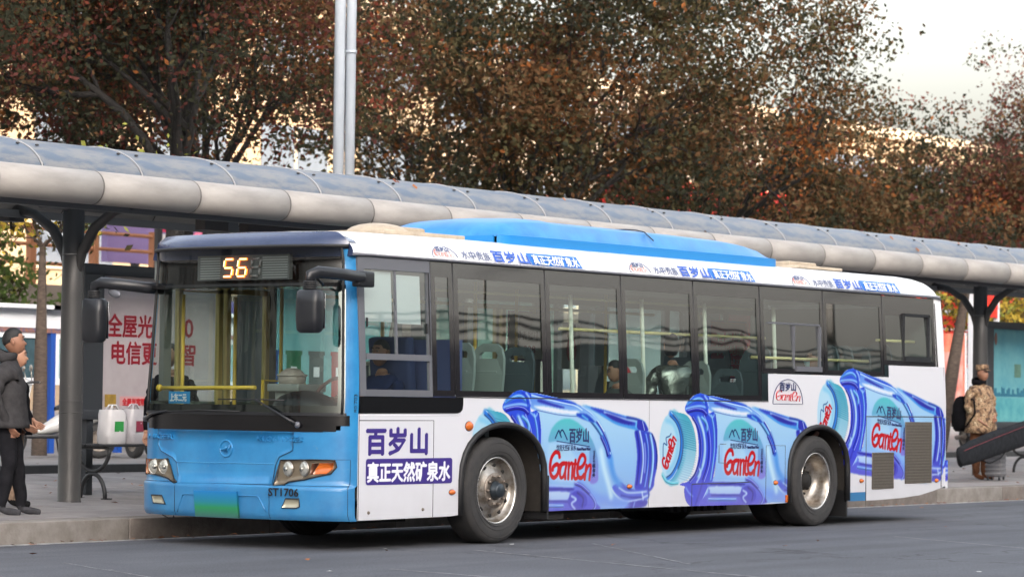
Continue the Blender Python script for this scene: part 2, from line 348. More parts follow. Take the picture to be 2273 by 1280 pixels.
for a_, b_, w_, n_ in (((.95,-.6),(-.62,-4.5),.035,26), ((-1.9,-1.9),(-2.25,-3.4),.04,12), ((2.8,-.6),(.5,-3.15),.022,20), ((6.5,-1.8),(5.2,-4.0),.025,16), ((14,-1.2),(9.5,-6.2),.03,24), ((-3.2,.4),(-4.6,-2.4),.02,14)):
    tag(strip(a_, b_, w_, .004, n_, .012).build('road_marking', M_paint_line), kind='structure')
mb = MB(); r = random.Random(9)                       # torn scraps and pale chips lying on the asphalt
for i in range(34):
    x, y = r.uniform(-8, 22), r.uniform(-7.5, 1.8); a = r.uniform(0, 6.3); s = r.uniform(.02, .055)
    mb.add([(x+s*math.cos(a+k*1.57)*r.uniform(.4,1), y+s*math.sin(a+k*1.57)*r.uniform(.4,1), .006+r.uniform(0,.006)) for k in range(4)], [(0,1,2,3)])
tag(mb.build('paper_scraps', mat('scrap', (.62,.62,.60), .8)), 'small pale scraps scattered over the grey asphalt', 'litter', kind='stuff')
leafmats = [mat('fallen_leaf_a', rgb(150,92,50), .8), mat('fallen_leaf_b', rgb(112,60,38), .8), mat('fallen_leaf_c', rgb(70,48,34), .8)]
mb = MB()
for i in range(620):
    q = r.random()
    if q < .45: x, y, z = r.uniform(-6, 30), 2.68 - abs(r.gauss(0, .10)), .01
    elif q < .9: x, y = r.uniform(-4, 34), r.uniform(5.5, 9.6); z = (pz(y) if y < 9 else .48) + .012
    elif q < .95: x, y, z = r.uniform(-4, 30), r.uniform(3, 5.5), .222
    else: x, y, z = r.uniform(-6, 22), r.uniform(-5, 2.4), .008
    a = r.uniform(0, 6.3); s = r.uniform(.022, .05); mb.m = r.randrange(3)
    mb.add([(x+s*math.cos(a+k*1.57)*(1 if k % 2 else .55), y+s*math.sin(a+k*1.57)*(1 if k % 2 else .55), z+r.uniform(0,.02)) for k in range(4)], [(0,1,2,3)])
tag(mb.build('fallen_leaves', leafmats), 'dry brown leaves lying along the kerb and on the pavement', 'leaves', kind='stuff')

pave = MB()                                            # bed under the slabs
ys = [2.94, 5.6, 9.0]
pave.grid(lambda x, y: (x, y, pz(y)-.012), [-60, 120], ys, False)
pave = tag(pave.build('pavement', M_bed), kind='structure')
kerb = MB(); kerb.bx(-60, 120, 2.80, 2.93, -.05, .12); kerb = tag(kerb.build('kerb', M_bed), kind='structure')
k0 = None; x = -60.0
kb = MB(); kb.bx(.004, 1.996, 2.735, 3.09, -.05, .2, bev=.012)
for m_ in (M_kerb, M_kerb2):
    pass
kmesh = [kb.build('kerb_stone', M_kerb, kerb)]
k2 = kmesh[0].copy(); k2.data = kmesh[0].data.copy(); k2.data.materials[0] = M_kerb2; COL.objects.link(k2); kmesh.append(k2)
kmesh[0].location.x = -8; kmesh[1].location.x = -6; k2.parent = kerb
for i in range(34): o = inst(kmesh[(i*7 % 3) % 2], kerb); o.location.x = -4 + 2*i
# slabs 1.2 m square, one mesh per row shared along the row
rows = [3.10 + .985*i for i in range(6)]
for j, y0 in enumerate(rows):
    y1 = y0 + .975
    def slab(m):
        b = MB(); z0, z1 = pz(y0), pz(y1)
        b.add([(0,y0,z0-.03),(1.19,y0,z0-.03),(1.19,y1,z1-.03),(0,y1,z1-.03),(0,y0,z0),(1.19,y0,z0),(1.19,y1,z1),(0,y1,z1)],
              [(4,5,6,7),(0,1,5,4),(1,2,6,5),(2,3,7,6),(3,0,4,7)])
        return b.build('paving_slab', m, pave)
    S_ = [slab(M_slab), slab(M_slab2)]
    for i in range(38):
        o = S_[i] if i < 2 else inst(S_[random.randrange(2)], pave)
        o.location.x = -6 + 1.2*i; o.location.z = random.uniform(-.0015, .0015)
b = MB(); b.bx(-60, 120, 9.0, 9.22, .1, .50, bev=.01); tag(b.build('planter_kerb', mat('dark_granite', (.035,.035,.038), .4, noise=(8,.4))), kind='structure')
b = MB(); b.grid(lambda x, y: (x, y, .48 if y < 30 else .48+(y-30)*.02), [-300, 500], [9.2, 30, 60, 400], False)
tag(b.build('plaza', mat('plaza_paving', (.24,.225,.22), .7, noise=(.8,.3))), kind='structure')

# ------------------------------------------------------------------ added unseen block that shades the stop, the viaduct, an added dark hall
M_shadeblock = mat('shade_block_wall', (.36,.34,.32), .8, noise=(.4, .15)); M_unseenglass = mat('unseen_glass', (.05,.07,.09), .1)
ob = empty('added_shade_block', (-11, -58, 0)); tag(ob, 'added unseen grey block behind the photographer that shades the bus stop', 'building')
b = MB(); b.bx(-50, 49, -10, 10, -.06, 26.5); b.build('wall', M_shadeblock, ob)
wbm = MB(); wbm.bx(-.9, .9, 10.0, 10.06, -1.0, 1.0); w0 = wbm.build('window', M_unseenglass, ob); w0.location = (-47, 0, 3)
for i in range(24):
    for j in range(7):
        if i or j: o = inst(w0, ob); o.location = (-47+4.05*i, 0, 3+3.4*j)
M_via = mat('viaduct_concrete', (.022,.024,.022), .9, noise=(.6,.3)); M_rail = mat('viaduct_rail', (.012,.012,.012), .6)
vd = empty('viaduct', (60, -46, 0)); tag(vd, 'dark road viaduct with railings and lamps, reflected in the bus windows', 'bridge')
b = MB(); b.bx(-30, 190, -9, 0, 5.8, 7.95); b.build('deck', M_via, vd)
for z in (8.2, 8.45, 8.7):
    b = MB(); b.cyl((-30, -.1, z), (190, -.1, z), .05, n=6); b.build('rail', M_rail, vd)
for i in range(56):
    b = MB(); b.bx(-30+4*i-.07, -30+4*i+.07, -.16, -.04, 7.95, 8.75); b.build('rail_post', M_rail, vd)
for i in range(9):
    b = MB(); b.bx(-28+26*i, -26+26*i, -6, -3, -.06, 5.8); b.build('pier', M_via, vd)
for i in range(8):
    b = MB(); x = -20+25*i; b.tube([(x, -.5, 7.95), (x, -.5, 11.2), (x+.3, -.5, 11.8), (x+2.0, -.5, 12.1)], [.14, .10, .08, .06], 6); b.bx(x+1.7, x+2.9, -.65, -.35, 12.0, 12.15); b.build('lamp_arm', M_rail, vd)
e = empty('added_dark_hall', (120, -62, 0)); tag(e, 'added dark hall out of view beyond the viaduct, for dark reflections in the bus windows', 'building')  # hall added out of view so the lower windows reflect dark
b = MB(); b.bx(-78, 130, -6, 5, -.06, 6.0); b.build('wall', mat('added_hall_wall', (.03,.032,.034), .8, noise=(.3,.4)), e); b = MB(); b.bx(-78.5, 130.5, -6.5, 5.5, 6.0, 6.3); b.build('roof', M_via, e)
for i in range(34): b = MB(); b.bx(-75+6*i, -72.5+6*i, 5.0, 5.06, 2.0, 3.6); b.build('window', M_unseenglass, e)

# ------------------------------------------------------------------ the bus shelter
sh = empty('bus_shelter', (2.09, 5.6, .215)); tag(sh, 'long bus shelter with curved translucent roof, pale round gutters and dark posts', 'bus shelter')
SX, SY, SZ = 2.09, 5.6, .215
def shb(mb, name, m): o = mb.build(name, m, sh); return o
def S3(x, y, z): return (x-SX, y-SY, z-SZ)
# pillars with curved arms
def pillar(px):
    b = MB(); tz = -.004
    b.lathe([(.128,0),(.128,.02),(.122,.03),(.122,1.05),(.118,2.2),(.112,3.15),(.0,3.15)], (px, 0, tz), n=28)
    for z in (.95, 1.07): b.lathe([(.1225,z-.006),(.1265,z-.004),(.1265,z+.004),(.1225,z+.006)], (px,0,tz), n=28)
    o = b.build('post', M_post, sh)
    for s in (-1, 1):
        a = MB(); P = [(px, s*.04, 2.35), (px, s*.12, 2.62), (px, s*.30, 2.88), (px, s*.58, 3.05), (px, s*.88, 3.12)]
        a.tube(P, [.05,.058,.058,.052,.05], 12); a.build('arm', M_post, o)
    a = MB(); a.lathe([(.116,2.60),(.12,2.60),(.12,2.615),(.116,2.615)], (px,0,0), n=24); a.cyl((px-.5,0,3.1),(px+.5,0,3.1),.03,n=8); a.build('collar', M_soffit, o)
for i in range(-1, 5): pillar(6.935*i)
# gutters: round sections, joint every 1.45 m
GP = 1.45
gs = {}
for s in (-1, 1):
    for i in range(-7, 24):
        x0 = 1.33 - SX + GP*i
        if s not in gs:
            b = MB(); n = 28; R_ = .172
            prof = [(R_*.965,0.0),(R_*.965,.018),(R_,.024),(R_,GP-.006),(R_*.965,GP)]
            b.lathe(prof, (0, s*1.0, 3.232), 'x', n)
            b.m = 1; b.lathe([(R_*.97,-.010),(R_*1.006,-.009),(R_*1.006,.009),(R_*.97,.010)], (0, s*1.0, 3.232), 'x', n)
            gs[s] = b.build('gutter_section', [M_gutter, mat('gutter_joint', (.10,.09,.085), .7)], sh); o = gs[s]
        else: o = inst(gs[s], sh)
        o.location.x = x0
b = MB()
for s in (-1, 1): b.bx(-14, 36, s*.80-.03, s*.80+.03, 3.02, 3.10)
b.bx(-14, 36, -.03, .03, 3.10, 3.20)
b.build('long_beam', M_soffit, sh)
# vault
def vault(t, dz=0): a = PI*t; return (-.86*math.cos(a), 3.30 + dz + (.455)*math.sin(a)**.9)
vp = rb = rv = None
for i in range(-8, 24):
    x0 = .79 - SX + GP*i
    if vp is None:
        b = MB(); b.grid(lambda u, t: (u, *vault(t)), [.02, GP/2, GP-.02], lin(.0, 1, 23)); vp = b.build('roof_panel', M_poly, sh); o = vp
        b = MB(); b.tube([(0, *vault(t, .002)) for t in lin(.0, 1, 23)], .009, 6); rb = b.build('roof_rib', M_ribpale, sh); o2 = rb
        b = MB()
        for dx in (-.11, .16):
            for t in (.26, .74): y, z = vault(t); b.ball((dx, y, z+.012), (.025,.02,.012), 8, 4)
        rv = b.build('roof_bolt', M_post, sh); o3 = rv
        b = MB(); b.tube([(0, *vault(t, -.05)) for t in lin(.0, 1, 15)], .03, 6); ra = b.build('roof_bow', M_post, sh); o4 = ra
    else: o, o2, o3, o4 = inst(vp, sh), inst(rb, sh), inst(rv, sh), inst(ra, sh)
    for q in (o, o2, o3, o4): q.location.x = x0
# hung signs and cameras under the roof
b = MB(); b.ball(S3(5.3, 6.2, 3.22), (.05,.05,.075), 12, 8); b.cyl(S3(5.3,6.2,3.25), S3(5.3,6.2,3.33), .025, n=8); tag(b.build('dome_camera', M_frame), 'small grey dome camera hanging under the shelter roof', 'camera').location = (SX, SY, SZ)
b = MB(); b.box(S3(2.1, 6.55, 3.25), (.28,.16,.11), rz=.2, bev=.02); b.cyl(S3(2.1,6.55,3.3), S3(2.1,6.55,3.36), .015, n=6); b.tube([S3(2.1,6.55,3.2), S3(2.1,6.55,3.12)], .012, 6); tag(b.build('loudspeaker', M_black), 'black box loudspeaker hanging under the shelter roof at far left', 'loudspeaker').location = (SX, SY, SZ)
for (x0, x1, m, lab) in ((3.62, 4.16, mat('sign_brown', (.055,.045,.04), .5), 'dark brown hanging sign box with pale end cap under the roof'), (4.34, 5.66, mat('sign_brown2', (.04,.03,.028), .5), 'long dark hanging sign box behind the bus brow')):
    e = empty('hanging_sign', (x0, 5.2, 3.30)); tag(e, lab, 'sign')
    b = MB(); b.bx(0, x1-x0-.16, -.07, .07, -.14, .06); b.build('sign_box', m, e)
    b = MB(); b.bx(x1-x0-.158, x1-x0, -.075, .075, -.145, .08); b.build('end_cap', M_soffit, e)
    b = MB(); b.cyl((.12,0,.06), (.12,0,.30), .012, n=6); b.cyl((x1-x0-.25,0,.06), (x1-x0-.25,0,.30), .012, n=6); b.build('hanger', M_post, e)

mb = MB(); r = random.Random(21)                       # leaves caught on the roof
for i in range(45):
    t = r.choice((.02,.05,.1,.25,.3,.4)) + r.uniform(-.02,.04); y, z = vault(max(.0, t), .008); x = r.uniform(-12, 30); a = r.uniform(0, 6.3); q = r.uniform(.02, .045); mb.m = r.randrange(3)
    mb.add([(x+SX+q*math.cos(a+k*1.57), y+SY+q*.8*math.sin(a+k*1.57), z+SZ+.006+.8*q*math.sin(a+k*1.57)) for k in range(4)], [(0,1,2,3)])
tag(mb.build('roof_leaves', leafmats), 'dead leaves lying on the curved shelter roof', 'leaves', kind='stuff')
# ------------------------------------------------------------------ poster boxes under the shelter
PX = (1,0,0); PUP = (0,0,1)
def poster_mat(name, base, second, scale=1.5):
    return mat(name, base, .5, noise=(scale, .2, second))
def light_box(x0, x1, pm, label, z0=1.08, z1=2.79, y=6.40, fr=.13, legs=(.12,)):
    e = empty('poster_box', (x0, y, pz(y))); tag(e, label, 'poster box', 'poster boxes standing under the bus shelter'); h = pz(y)
    w = x1-x0; b = MB()
    b.bx(0, w, -.09, .09, z0-h, z0+.11-h, bev=.008); b.bx(0, w, -.09, .09, z1-.12-h, z1-h, bev=.008)
    b.bx(0, .3 if w > 2 else fr, -.088, .088, z0+.10-h, z1-.11-h); b.bx(w-fr, w, -.088, .088, z0+.10-h, z1-.11-h)
    b.build('frame', M_frame, e)
    l = .3 if w > 2 else fr
    b = MB(); b.bx(l, w-fr, -.02, .05, z0+.11-h, z1-.12-h); b.build('poster', pm, e)
    b = MB(); b.add([(l,-.06,z0+.11-h),(w-fr,-.06,z0+.11-h),(w-fr,-.06,z1-.12-h),(l,-.06,z1-.12-h)], [(0,1,2,3)]); b.build('pane', G_sign, e)
    for lx in (.15, w-.15): b = MB(); b.bx(lx-.05, lx+.05, -.05, .05, .0, z0-h+.01); b.build('leg', M_frame, e)
    return e
def on_poster(e, txt, x, z, size, m, bold=.0, width=None, name='lettering'):
    h = pz(6.40); ex = e.location.x
    return text_part(txt, size, m, e, frame((x-ex, -.026, z-h), PX, PUP), name, bold, width=width)
def blot(e, x0, x1, z0, z1, m, name='picture', yy=-.024):
    h = pz(6.40); ex = e.location.x; b = MB(); b.add([(x0-ex,yy,z0-h),(x1-ex,yy,z0-h),(x1-ex,yy,z1-h),(x0-ex,yy,z1-h)], [(0,1,2,3)]); return b.build(name, m, e)
B1 = light_box(3.0, 5.35, poster_mat('poster_grey', rgb(172,160,162), rgb(190,180,182)), 'grey poster box with large dark red characters beside the left shelter post')
on_poster(B1, '全屋光', 3.42, 2.02, .27, M_crimson, .006, .72); on_poster(B1, '00', 4.52, 2.02, .30, M_crimson, .005, .30)
on_poster(B1, '电信更', 3.50, 1.72, .27, M_crimson, .006, .72); on_poster(B1, '智', 4.62, 1.72, .27, M_crimson, .006, .24)
on_poster(B1, '全屋光宽带', 3.68, 1.245, .085, M_red, .003, .36)
blot(B1, 3.40, 3.58, 1.22, 1.36, mat('print_gold', rgb(176,140,60), .5, noise=(14,.4))); blot(B1, 3.64, 4.10, 1.235, 1.34, mat('print_pinkish', rgb(205,150,150), .5), 'print_band', -.0225)
B2 = light_box(5.7, 8.6, poster_mat('poster_teal', rgb(128,188,190), rgb(108,172,180)), 'teal poster box with pictures of recycling bins seen through the windscreen')
for k, c in enumerate(((20,70,130), (30,100,70), (60,80,80), (150,40,40))):
    x = 6.05+.42*k; m = mat('bin_%d' % k, rgb(*c), .5); blot(B2, x, x+.27, 1.32, 1.86, m, 'bin_picture'); blot(B2, x-.02, x+.29, 1.86, 1.91, m, 'bin_lid_picture', -.0245); blot(B2, x+.08, x+.19, 1.60, 1.72, M_inkw, 'bin_mark', -.026)
B3 = light_box(9.0, 12.1, poster_mat('poster_mint', rgb(168,196,184), rgb(150,182,172)), 'pale green poster box with a white price card seen through the second bus window')
blot(B3, 11.0, 11.78, 1.35, 2.45, mat('print_cream', rgb(200,196,186), .5)); on_poster(B3, '898', 11.30, 1.98, .16, M_crimson, .005, .3); on_poster(B3, '醇香咖啡', 11.12, 2.14, .15, mat('print_brown', rgb(90,60,40), .5), .004, .55); blot(B3, 11.12, 11.5, 2.30, 2.42, mat('print_brown', rgb(90,60,40), .5), 'cake_picture', -.026)
blot(B3, 9.4, 10.9, 1.25, 1.72, mat('print_green', rgb(46,112,66), .5, noise=(5,.4)))
B4 = light_box(12.7, 15.2, poster_mat('poster_pale', rgb(196,208,208), rgb(180,196,198)), 'white poster box with a red and black picture seen through the middle bus windows')
b = MB(); b.ball((1.0, -.03, 1.25), (.20,.012,.34), 16, 10); b.build('red_picture', M_red, B4)
blot(B4, 13.1, 14.2, 1.2, 1.42, mat('print_dark', (.02,.03,.04), .5), 'dark_band')
B5 = light_box(15.9, 17.7, poster_mat('poster_red', rgb(140,20,34), rgb(120,16,34)), 'dark red poster box with pale characters seen through the fifth bus window', z0=1.3)
on_poster(B5, '石墨烯', 16.4, 2.05, .18, mat('print_sand', rgb(212,190,160), .5), .004, .75); on_poster(B5, '节能地暖', 16.3, 1.80, .20, mat('print_sand', rgb(212,190,160), .5), .006, .95); on_poster(B5, '5年质保·免费安装', 16.35, 1.62, .11, M_inkw, .002, .9)
B6 = light_box(18.0, 20.0, poster_mat('poster_teal', 0, 0), 'teal poster box hidden behind the rear half of the bus')
B7 = light_box(24.5, 27.6, mat('poster_sea', rgb(96,168,184), .45, noise=(2.2, .2, rgb(128,192,196))), 'turquoise poster box with a faint skyline at the right edge', z0=.98)
mm = mat('print_skyline', rgb(52,124,150), .5); r = random.Random(4)
b = MB(); h = pz(6.4); x = .32
while x < 2.95: w_ = r.uniform(.03, .09); b.bx(x, x+w_, -.026, -.0205, 1.52-h, 1.55-h+r.uniform(0,.14)); x += w_
b.build('skyline_picture', mm, B7); blot(B7, 24.82, 27.45, 1.10, 1.50, mat('print_sea', rgb(70,156,172), .45, noise=(3,.3, rgb(120,196,196))), 'sea_picture')
b = MB(); b.ball((.50,-.024,2.50-h), (.055,.006,.11), 12, 8); b.build('emblem', mat('print_brick', rgb(150,110,96), .5), B7); blot(B7, 25.7, 25.95, 1.85, 2.08, mat('print_olive', rgb(110,150,130), .5, noise=(9,.4)), 'tree_picture')

# ------------------------------------------------------------------ bench and shopping bags
def bench(x0, x1, yc, label):
    z = pz(yc); e = empty('bench', ((x0+x1)/2, yc, z)); tag(e, label, 'bench', 'benches under the bus shelter'); hw = (x1-x0)/2
    for sx in (-hw, hw):
        b = MB(); b.tube(arc((sx, 0, 0), .185, 0, PI, 14, 'yz', .27), .024, 8, flat=1); b.tube(arc((sx, 0, .545), .24, PI, 2*PI, 14, 'yz', .25), .022, 8); b.bx(sx-.05, sx+.05, -.24, -.17, 0, .012); b.bx(sx-.05, sx+.05, .17, .24, 0, .012); b.bx(sx-.03, sx+.03, -.26, .26, .535, .56); b.build('leg', M_iron, e)
    for k in range(5): b = MB(); b.bx(-hw-.08, hw+.08, -.25+.102*k, -.165+.102*k, .562, .59, bev=.006); b.build('slat', M_iron, e)
    return e
bench(2.78, 5.1, 5.93, 'black iron bench with arched legs carrying two shopping bags'); bench(25.1, 27.1, 5.9, 'black iron bench at the right edge of the photo')
bench(9.9, 11.9, 5.9, 'black iron bench standing behind the middle of the bus')
def bag(x, y, z, w, d, h, m, m2, label, seed):
    e = empty('shopping_bag', (x, y, z)); tag(e, label, 'shopping bag', 'plastic shopping bags on the bench'); r = random.Random(seed)
    b = MB(); n = 20
    rings = [(0,.92),(.06,1.0),(.3,1.03),(.6,1.02),(.85,.97),(1.0,.86)]; P = []
    for t, s in rings:
        for k in range(n):
            a = 2*PI*k/n; cx_ = math.copysign(abs(math.cos(a))**.55, math.cos(a)); sy_ = math.copysign(abs(math.sin(a))**.55, math.sin(a)); q = s*(1+.07*math.sin(a*5+t*7+seed)+r.uniform(-.03,.03))
            P.append((w/2*cx_*q, d/2*sy_*q, h*t))
    b.add(P, [(i*n+k, i*n+(k+1) % n, (i+1)*n+(k+1) % n, (i+1)*n+k) for i in range(len(rings)-1) for k in range(n)], True); b.add(P[:n], [tuple(range(n))[::-1]])
    b.build('bag_body', m, e)
    for s in (-1, 1): q = MB(); q.tube([(-w*.2, s*d*.2, h*.95), (-w*.10, s*d*.1, h*1.13), (w*.10, s*d*.1, h*1.13), (w*.2, s*d*.2, h*.95)], .012, 6); q.build('handle', m, e)
    q = MB(); q.bx(-w*.26, w*.20, -d*.535, -d*.52, h*.36, h*.66); q.build('printed_patch', m2, e)
M_bagw = mat('bag_white', (.50,.49,.50), .4, bump=(9,.5)); M_bagg = mat('bag_grey', (.34,.33,.35), .35, bump=(9,.5))
bag(3.06, 5.93, pz(5.93)+.59, .30, .22, .37, M_bagw, mat('print_leafgreen', rgb(40,130,60), .5), 'white plastic shopping bag with a green square on the bench', 1)
bag(3.36, 5.90, pz(5.9)+.59, .28, .22, .38, M_bagg, mat('print_maroon', rgb(120,40,60), .5), 'greyish plastic shopping bag with a maroon patch on the bench', 5)

# ------------------------------------------------------------------ scooters
M_scw = mat('scooter_white', (.46,.46,.45), .25, coat=.5); M_scd = mat('scooter_dark', (.02,.022,.03), .25, coat=.5); M_scb = mat('scooter_navy', (.03,.05,.12), .25, coat=.5)
def scooter(loc, rz, m, label):
    e = empty('scooter', loc, rz); tag(e, label, 'scooter', 'motor scooters parked behind the shelter')
    for x in (-.62, .62):
        b = MB(); b.lathe([(.15,-.045),(.20,-.055),(.235,-.045),(.245,0),(.235,.045),(.20,.055),(.15,.045)], (x,0,.245), 'y', 24); w = b.build('tyre', M_tyre, e)
        b = MB(); b.lathe([(0,-.03),(.05,-.045),(.06,-.03),(.14,-.03),(.155,-.045),(.155,.045),(.14,.03),(.06,.03),(0,.04)], (x,0,.245), 'y', 18)
        for k in range(5): a = k*2*PI/5; b.box((x+.09*math.cos(a),0,.245+.09*math.sin(a)), (.11,.05,.03), R=Matrix.Rotation(-a, 3, 'Y'))
        b.build('rim', M_chrome2, w)
    b = MB()   # rear body shell
    secs = [(-.86,.70,.05,.05),(-.72,.66,.13,.11),(-.45,.60,.16,.17),(-.15,.52,.15,.16),(.08,.42,.13,.10),(.25,.36,.10,.05)]
    P = []; n = 14
    for x, z, w, h in secs:
        for k in range(n): a = 2*PI*k/n; P.append((x, w*math.cos(a), z+h*math.sin(a)))
    b.add(P, [(i*n+k, (i+1)*n+k, (i+1)*n+(k+1) % n, i*n+(k+1) % n) for i in range(len(secs)-1) for k in range(n)], True); b.add(P[:n], [tuple(range(n))]); b.build('body', m, e)
    b = MB(); b.bx(-.12, .42, -.14, .14, .27, .33, bev=.02); b.build('footboard', M_black, e)
    b = MB(); P = []     # front leg shield
    for t, x, z, w in ((0,.36,.33,.12),(0,.42,.5,.19),(0,.44,.7,.20),(0,.42,.88,.17),(0,.38,.99,.10)):
        for k in range(7): a = -1+k/3; P.append((x+.09*(1-a*a), a*w, z))
    b.add(P, [(i*7+k, i*7+k+1, (i+1)*7+k+1, (i+1)*7+k) for i in range(4) for k in range(6)], True)
    P2 = [(p[0]-.045, p[1]*.96, p[2]) for p in P]; b.add(P2, [(i*7+k, (i+1)*7+k, (i+1)*7+k+1, i*7+k+1) for i in range(4) for k in range(6)], True)
    b.build('leg_shield', m, e)
    b = MB(); b.tube([(.42,0,.52),(.56,0,.50),(.74,0,.50),(.88,0,.38)], [.05,.075,.07,.03], 10, flat=1.1); b.build('mudguard', m, e)
    for s in (-1,1): b = MB(); b.cyl((.62,s*.075,.245),(.46,s*.06,.75),.02,n=8); b.build('fork', M_chrome2, e)
    b = MB(); b.ball((.44,0,1.0), (.12,.14,.09), 14, 8); hd = b.build('handlebar_cowl', m, e)
    b = MB(); b.ball((.53,0,1.0), (.05,.085,.055), 12, 8); b.build('headlight', M_lens, hd)
    b = MB(); b.tube([(.30,-.34,1.04),(.40,-.12,1.03),(.40,.12,1.03),(.30,.34,1.04)], .014, 8)
    for s in (-1,1): b.cyl((.30,s*.34,1.04),(.27,s*.23,1.04),.02,n=8)
    b.build('handlebar', M_black, e)
    for s in (-1,1): b = MB(); b.tube([(.36,s*.2,1.04),(.38,s*.26,1.18)], .008, 6); b.ball((.39,s*.28,1.23), (.02,.075,.05), 12, 6); b.build('mirror', M_black if m is not M_scw else M_chrome, e)
    b = MB(); P = []; n = 12
    for x, z, w, h in ((-.80,.77,.06,.03),(-.66,.79,.12,.045),(-.40,.77,.14,.045),(-.15,.74,.12,.045),(.0,.68,.06,.03)):
        for k in range(n): a = 2*PI*k/n; P.append((x, w*math.cos(a), z+h*math.sin(a)))
    b.add(P, [(i*n+k, (i+1)*n+k, (i+1)*n+(k+1) % n, i*n+(k+1) % n) for i in range(4) for k in range(n)], True); b.build('seat', M_black, e)
    b = MB(); b.bx(-.93,-.86,-.06,.06,.52,.60,bev=.015); b.build('tail_light', M_red, e)
    b = MB(); b.tube([(-.75,-.13,.24),(-.3,-.13,.26)], [.05,.035], 10); b.build('exhaust', M_chrome2, e)
    b = MB(); b.cyl((-.05,-.1,.28),(-.12,-.20,.0),.014,n=6); b.build('stand', M_black, e)
    return e
scooter((8.75,12.5,.48), math.radians(146), M_scw, 'white and black scooter parked behind the two waiting men')
scooter((9.95,12.5,.48), math.radians(250), M_scb, 'dark navy scooter behind the shelter post, left of the shopping bags')
scooter((10.95,12.5,.48), math.radians(240), M_scd, 'black scooter just left of the bus front')
scooter((12.9,13.6,.48), math.radians(215), M_scw, 'white scooter mostly hidden behind the shopping bags')
scooter((32.6,10.6,.48), math.radians(230), M_scd, 'black scooter between the bus tail and the man in camouflage')
scooter((34.2,11.0,.48), math.radians(200), M_scb, 'navy scooter parked behind the man in camouflage')
scooter((31.2,11.8,.48), math.radians(250), M_scw, 'white scooter parked by the leaning tree on the right')

# ------------------------------------------------------------------ display boards far left
M_bw = mat('board_white', (.70,.72,.76), .4); M_bb = mat('board_blue', rgb(24,70,150), .4)
def board(x0, x1, y, label, dark):
    e = empty('display_board', ((x0+x1)/2, y, .48)); tag(e, label, 'display board', 'display boards behind the shelter'); w = (x1-x0)/2; Z = .48
    for s in (-w, w): b = MB(); b.bx(s-.05, s+.05, -.05, .05, 0, 2.5-Z); b.build('post', M_bb, e)
    b = MB(); b.bx(-w+.05, w-.05, -.035, .035, 1.50-Z, 1.60-Z); b.bx(-w+.05, w-.05, -.035, .035, 2.19-Z, 2.27-Z); b.bx(-w+.05, -w+.13, -.035, .035, 1.6-Z, 2.19-Z); b.bx(w-.13, w-.05, -.035, .035, 1.6-Z, 2.19-Z); b.build('frame', M_bw, e)
    b = MB(); b.bx(-w+.13, w-.13, -.01, .02, 1.6-Z, 2.19-Z); b.build('panel', dark, e)
    b = MB(); b.bx(-w-.1, w+.1, -.06, .06, 2.27-Z, 2.34-Z); b.build('flower_band', mat('print_flowers', rgb(150,96,52), .6, noise=(16,.6, rgb(60,80,120))), e)
    b = MB(); b.bx(-w-.1, w+.1, -.055, .055, 2.34-Z, 2.50-Z); b.build('title_band', M_bw, e)
    b = MB(); b.bx(-w-.2, w+.2, -.25, .25, 2.62-Z, 2.68-Z); b.bx(-w-.1, w+.1, -.04, .04, 2.5-Z, 2.62-Z); b.build('canopy', M_bw, e)
    return e
M_glassd = mat('board_dark', rgb(66,88,96), .15, noise=(6,.4)); M_pict = mat('board_picture', rgb(150,176,196), .3, noise=(5,.5, rgb(96,140,110)))
e = board(8.9, 10.95, 15, 'blue and white display board with dark glass at the left edge', M_glassd)
text_part('百年', .10, M_bb, e, frame((-.5,-.06,1.90), PX, PUP), 'lettering', .002)
for k in range(5): q = MB(); q.bx(-.7+.0*k, -.1+.12*(k % 3), -.016, -.0105, 1.22+.1*k, 1.25+.1*k); q.build('text_line', M_bw, e)
e = board(11.15, 12.6, 15, 'blue and white display board with a bright picture behind the post', M_pict)
q = MB(); q.bx(-.3,.0,-.016,-.0105,1.12,1.3); q.build('picture_patch', mat('print_pink', rgb(190,120,170), .5), e); q = MB(); q.ball((.0,-.012,1.45), (.12,.01,.16), 12, 8); q.build('balloon_picture', M_cyansign, e)
for (x, lab) in ((13.4, 'display board third from the left'), (16.4, 'display board fourth from the left')): board(x, x+2.2, 15, 'blue and white ' + lab, M_pict)

# ------------------------------------------------------------------ red panels and white kiosk on the right
M_redp = mat('panel_red', rgb(214,52,34), .5, noise=(2.5,.3, rgb(190,36,28))); M_redp2 = mat('panel_orange_red', rgb(196,70,44), .5, noise=(3,.4, rgb(216,150,120)))
def sign_panel(x0, x1, y, z0, z1, m, label, name='sign_panel', leg=True, bands=()):
    e = empty(name, ((x0+x1)/2, y, .48)); tag(e, label, 'sign panel'); w = (x1-x0)/2; Z = .48
    b = MB(); b.bx(-w, w, -.05, .05, z0-Z, z1-Z, bev=.01); b.build('panel', m, e)
    b = MB(); b.bx(-w-.05, -w-.002, -.06, .06, 0, z1+.03-Z); b.bx(w+.002, w+.05, -.06, .06, 0, z1+.03-Z); b.build('post', M_bw, e)
    for (a, c, mm_) in bands: b = MB(); b.bx(-w*.9, w*.9, -.058, -.0505, a-Z, c-Z); b.build('print_band', mm_, e)
sign_panel(43.0, 46.0, 17, 2.3, 4.9, M_redp, 'tall bright red sign panel just right of the bus roof end', bands=((3.55,3.7,M_inkw),(3.2,3.25,M_inkw),(2.35,2.8,mat('print_crowd', rgb(190,150,150), .6, noise=(8,.6, rgb(110,60,70))))))
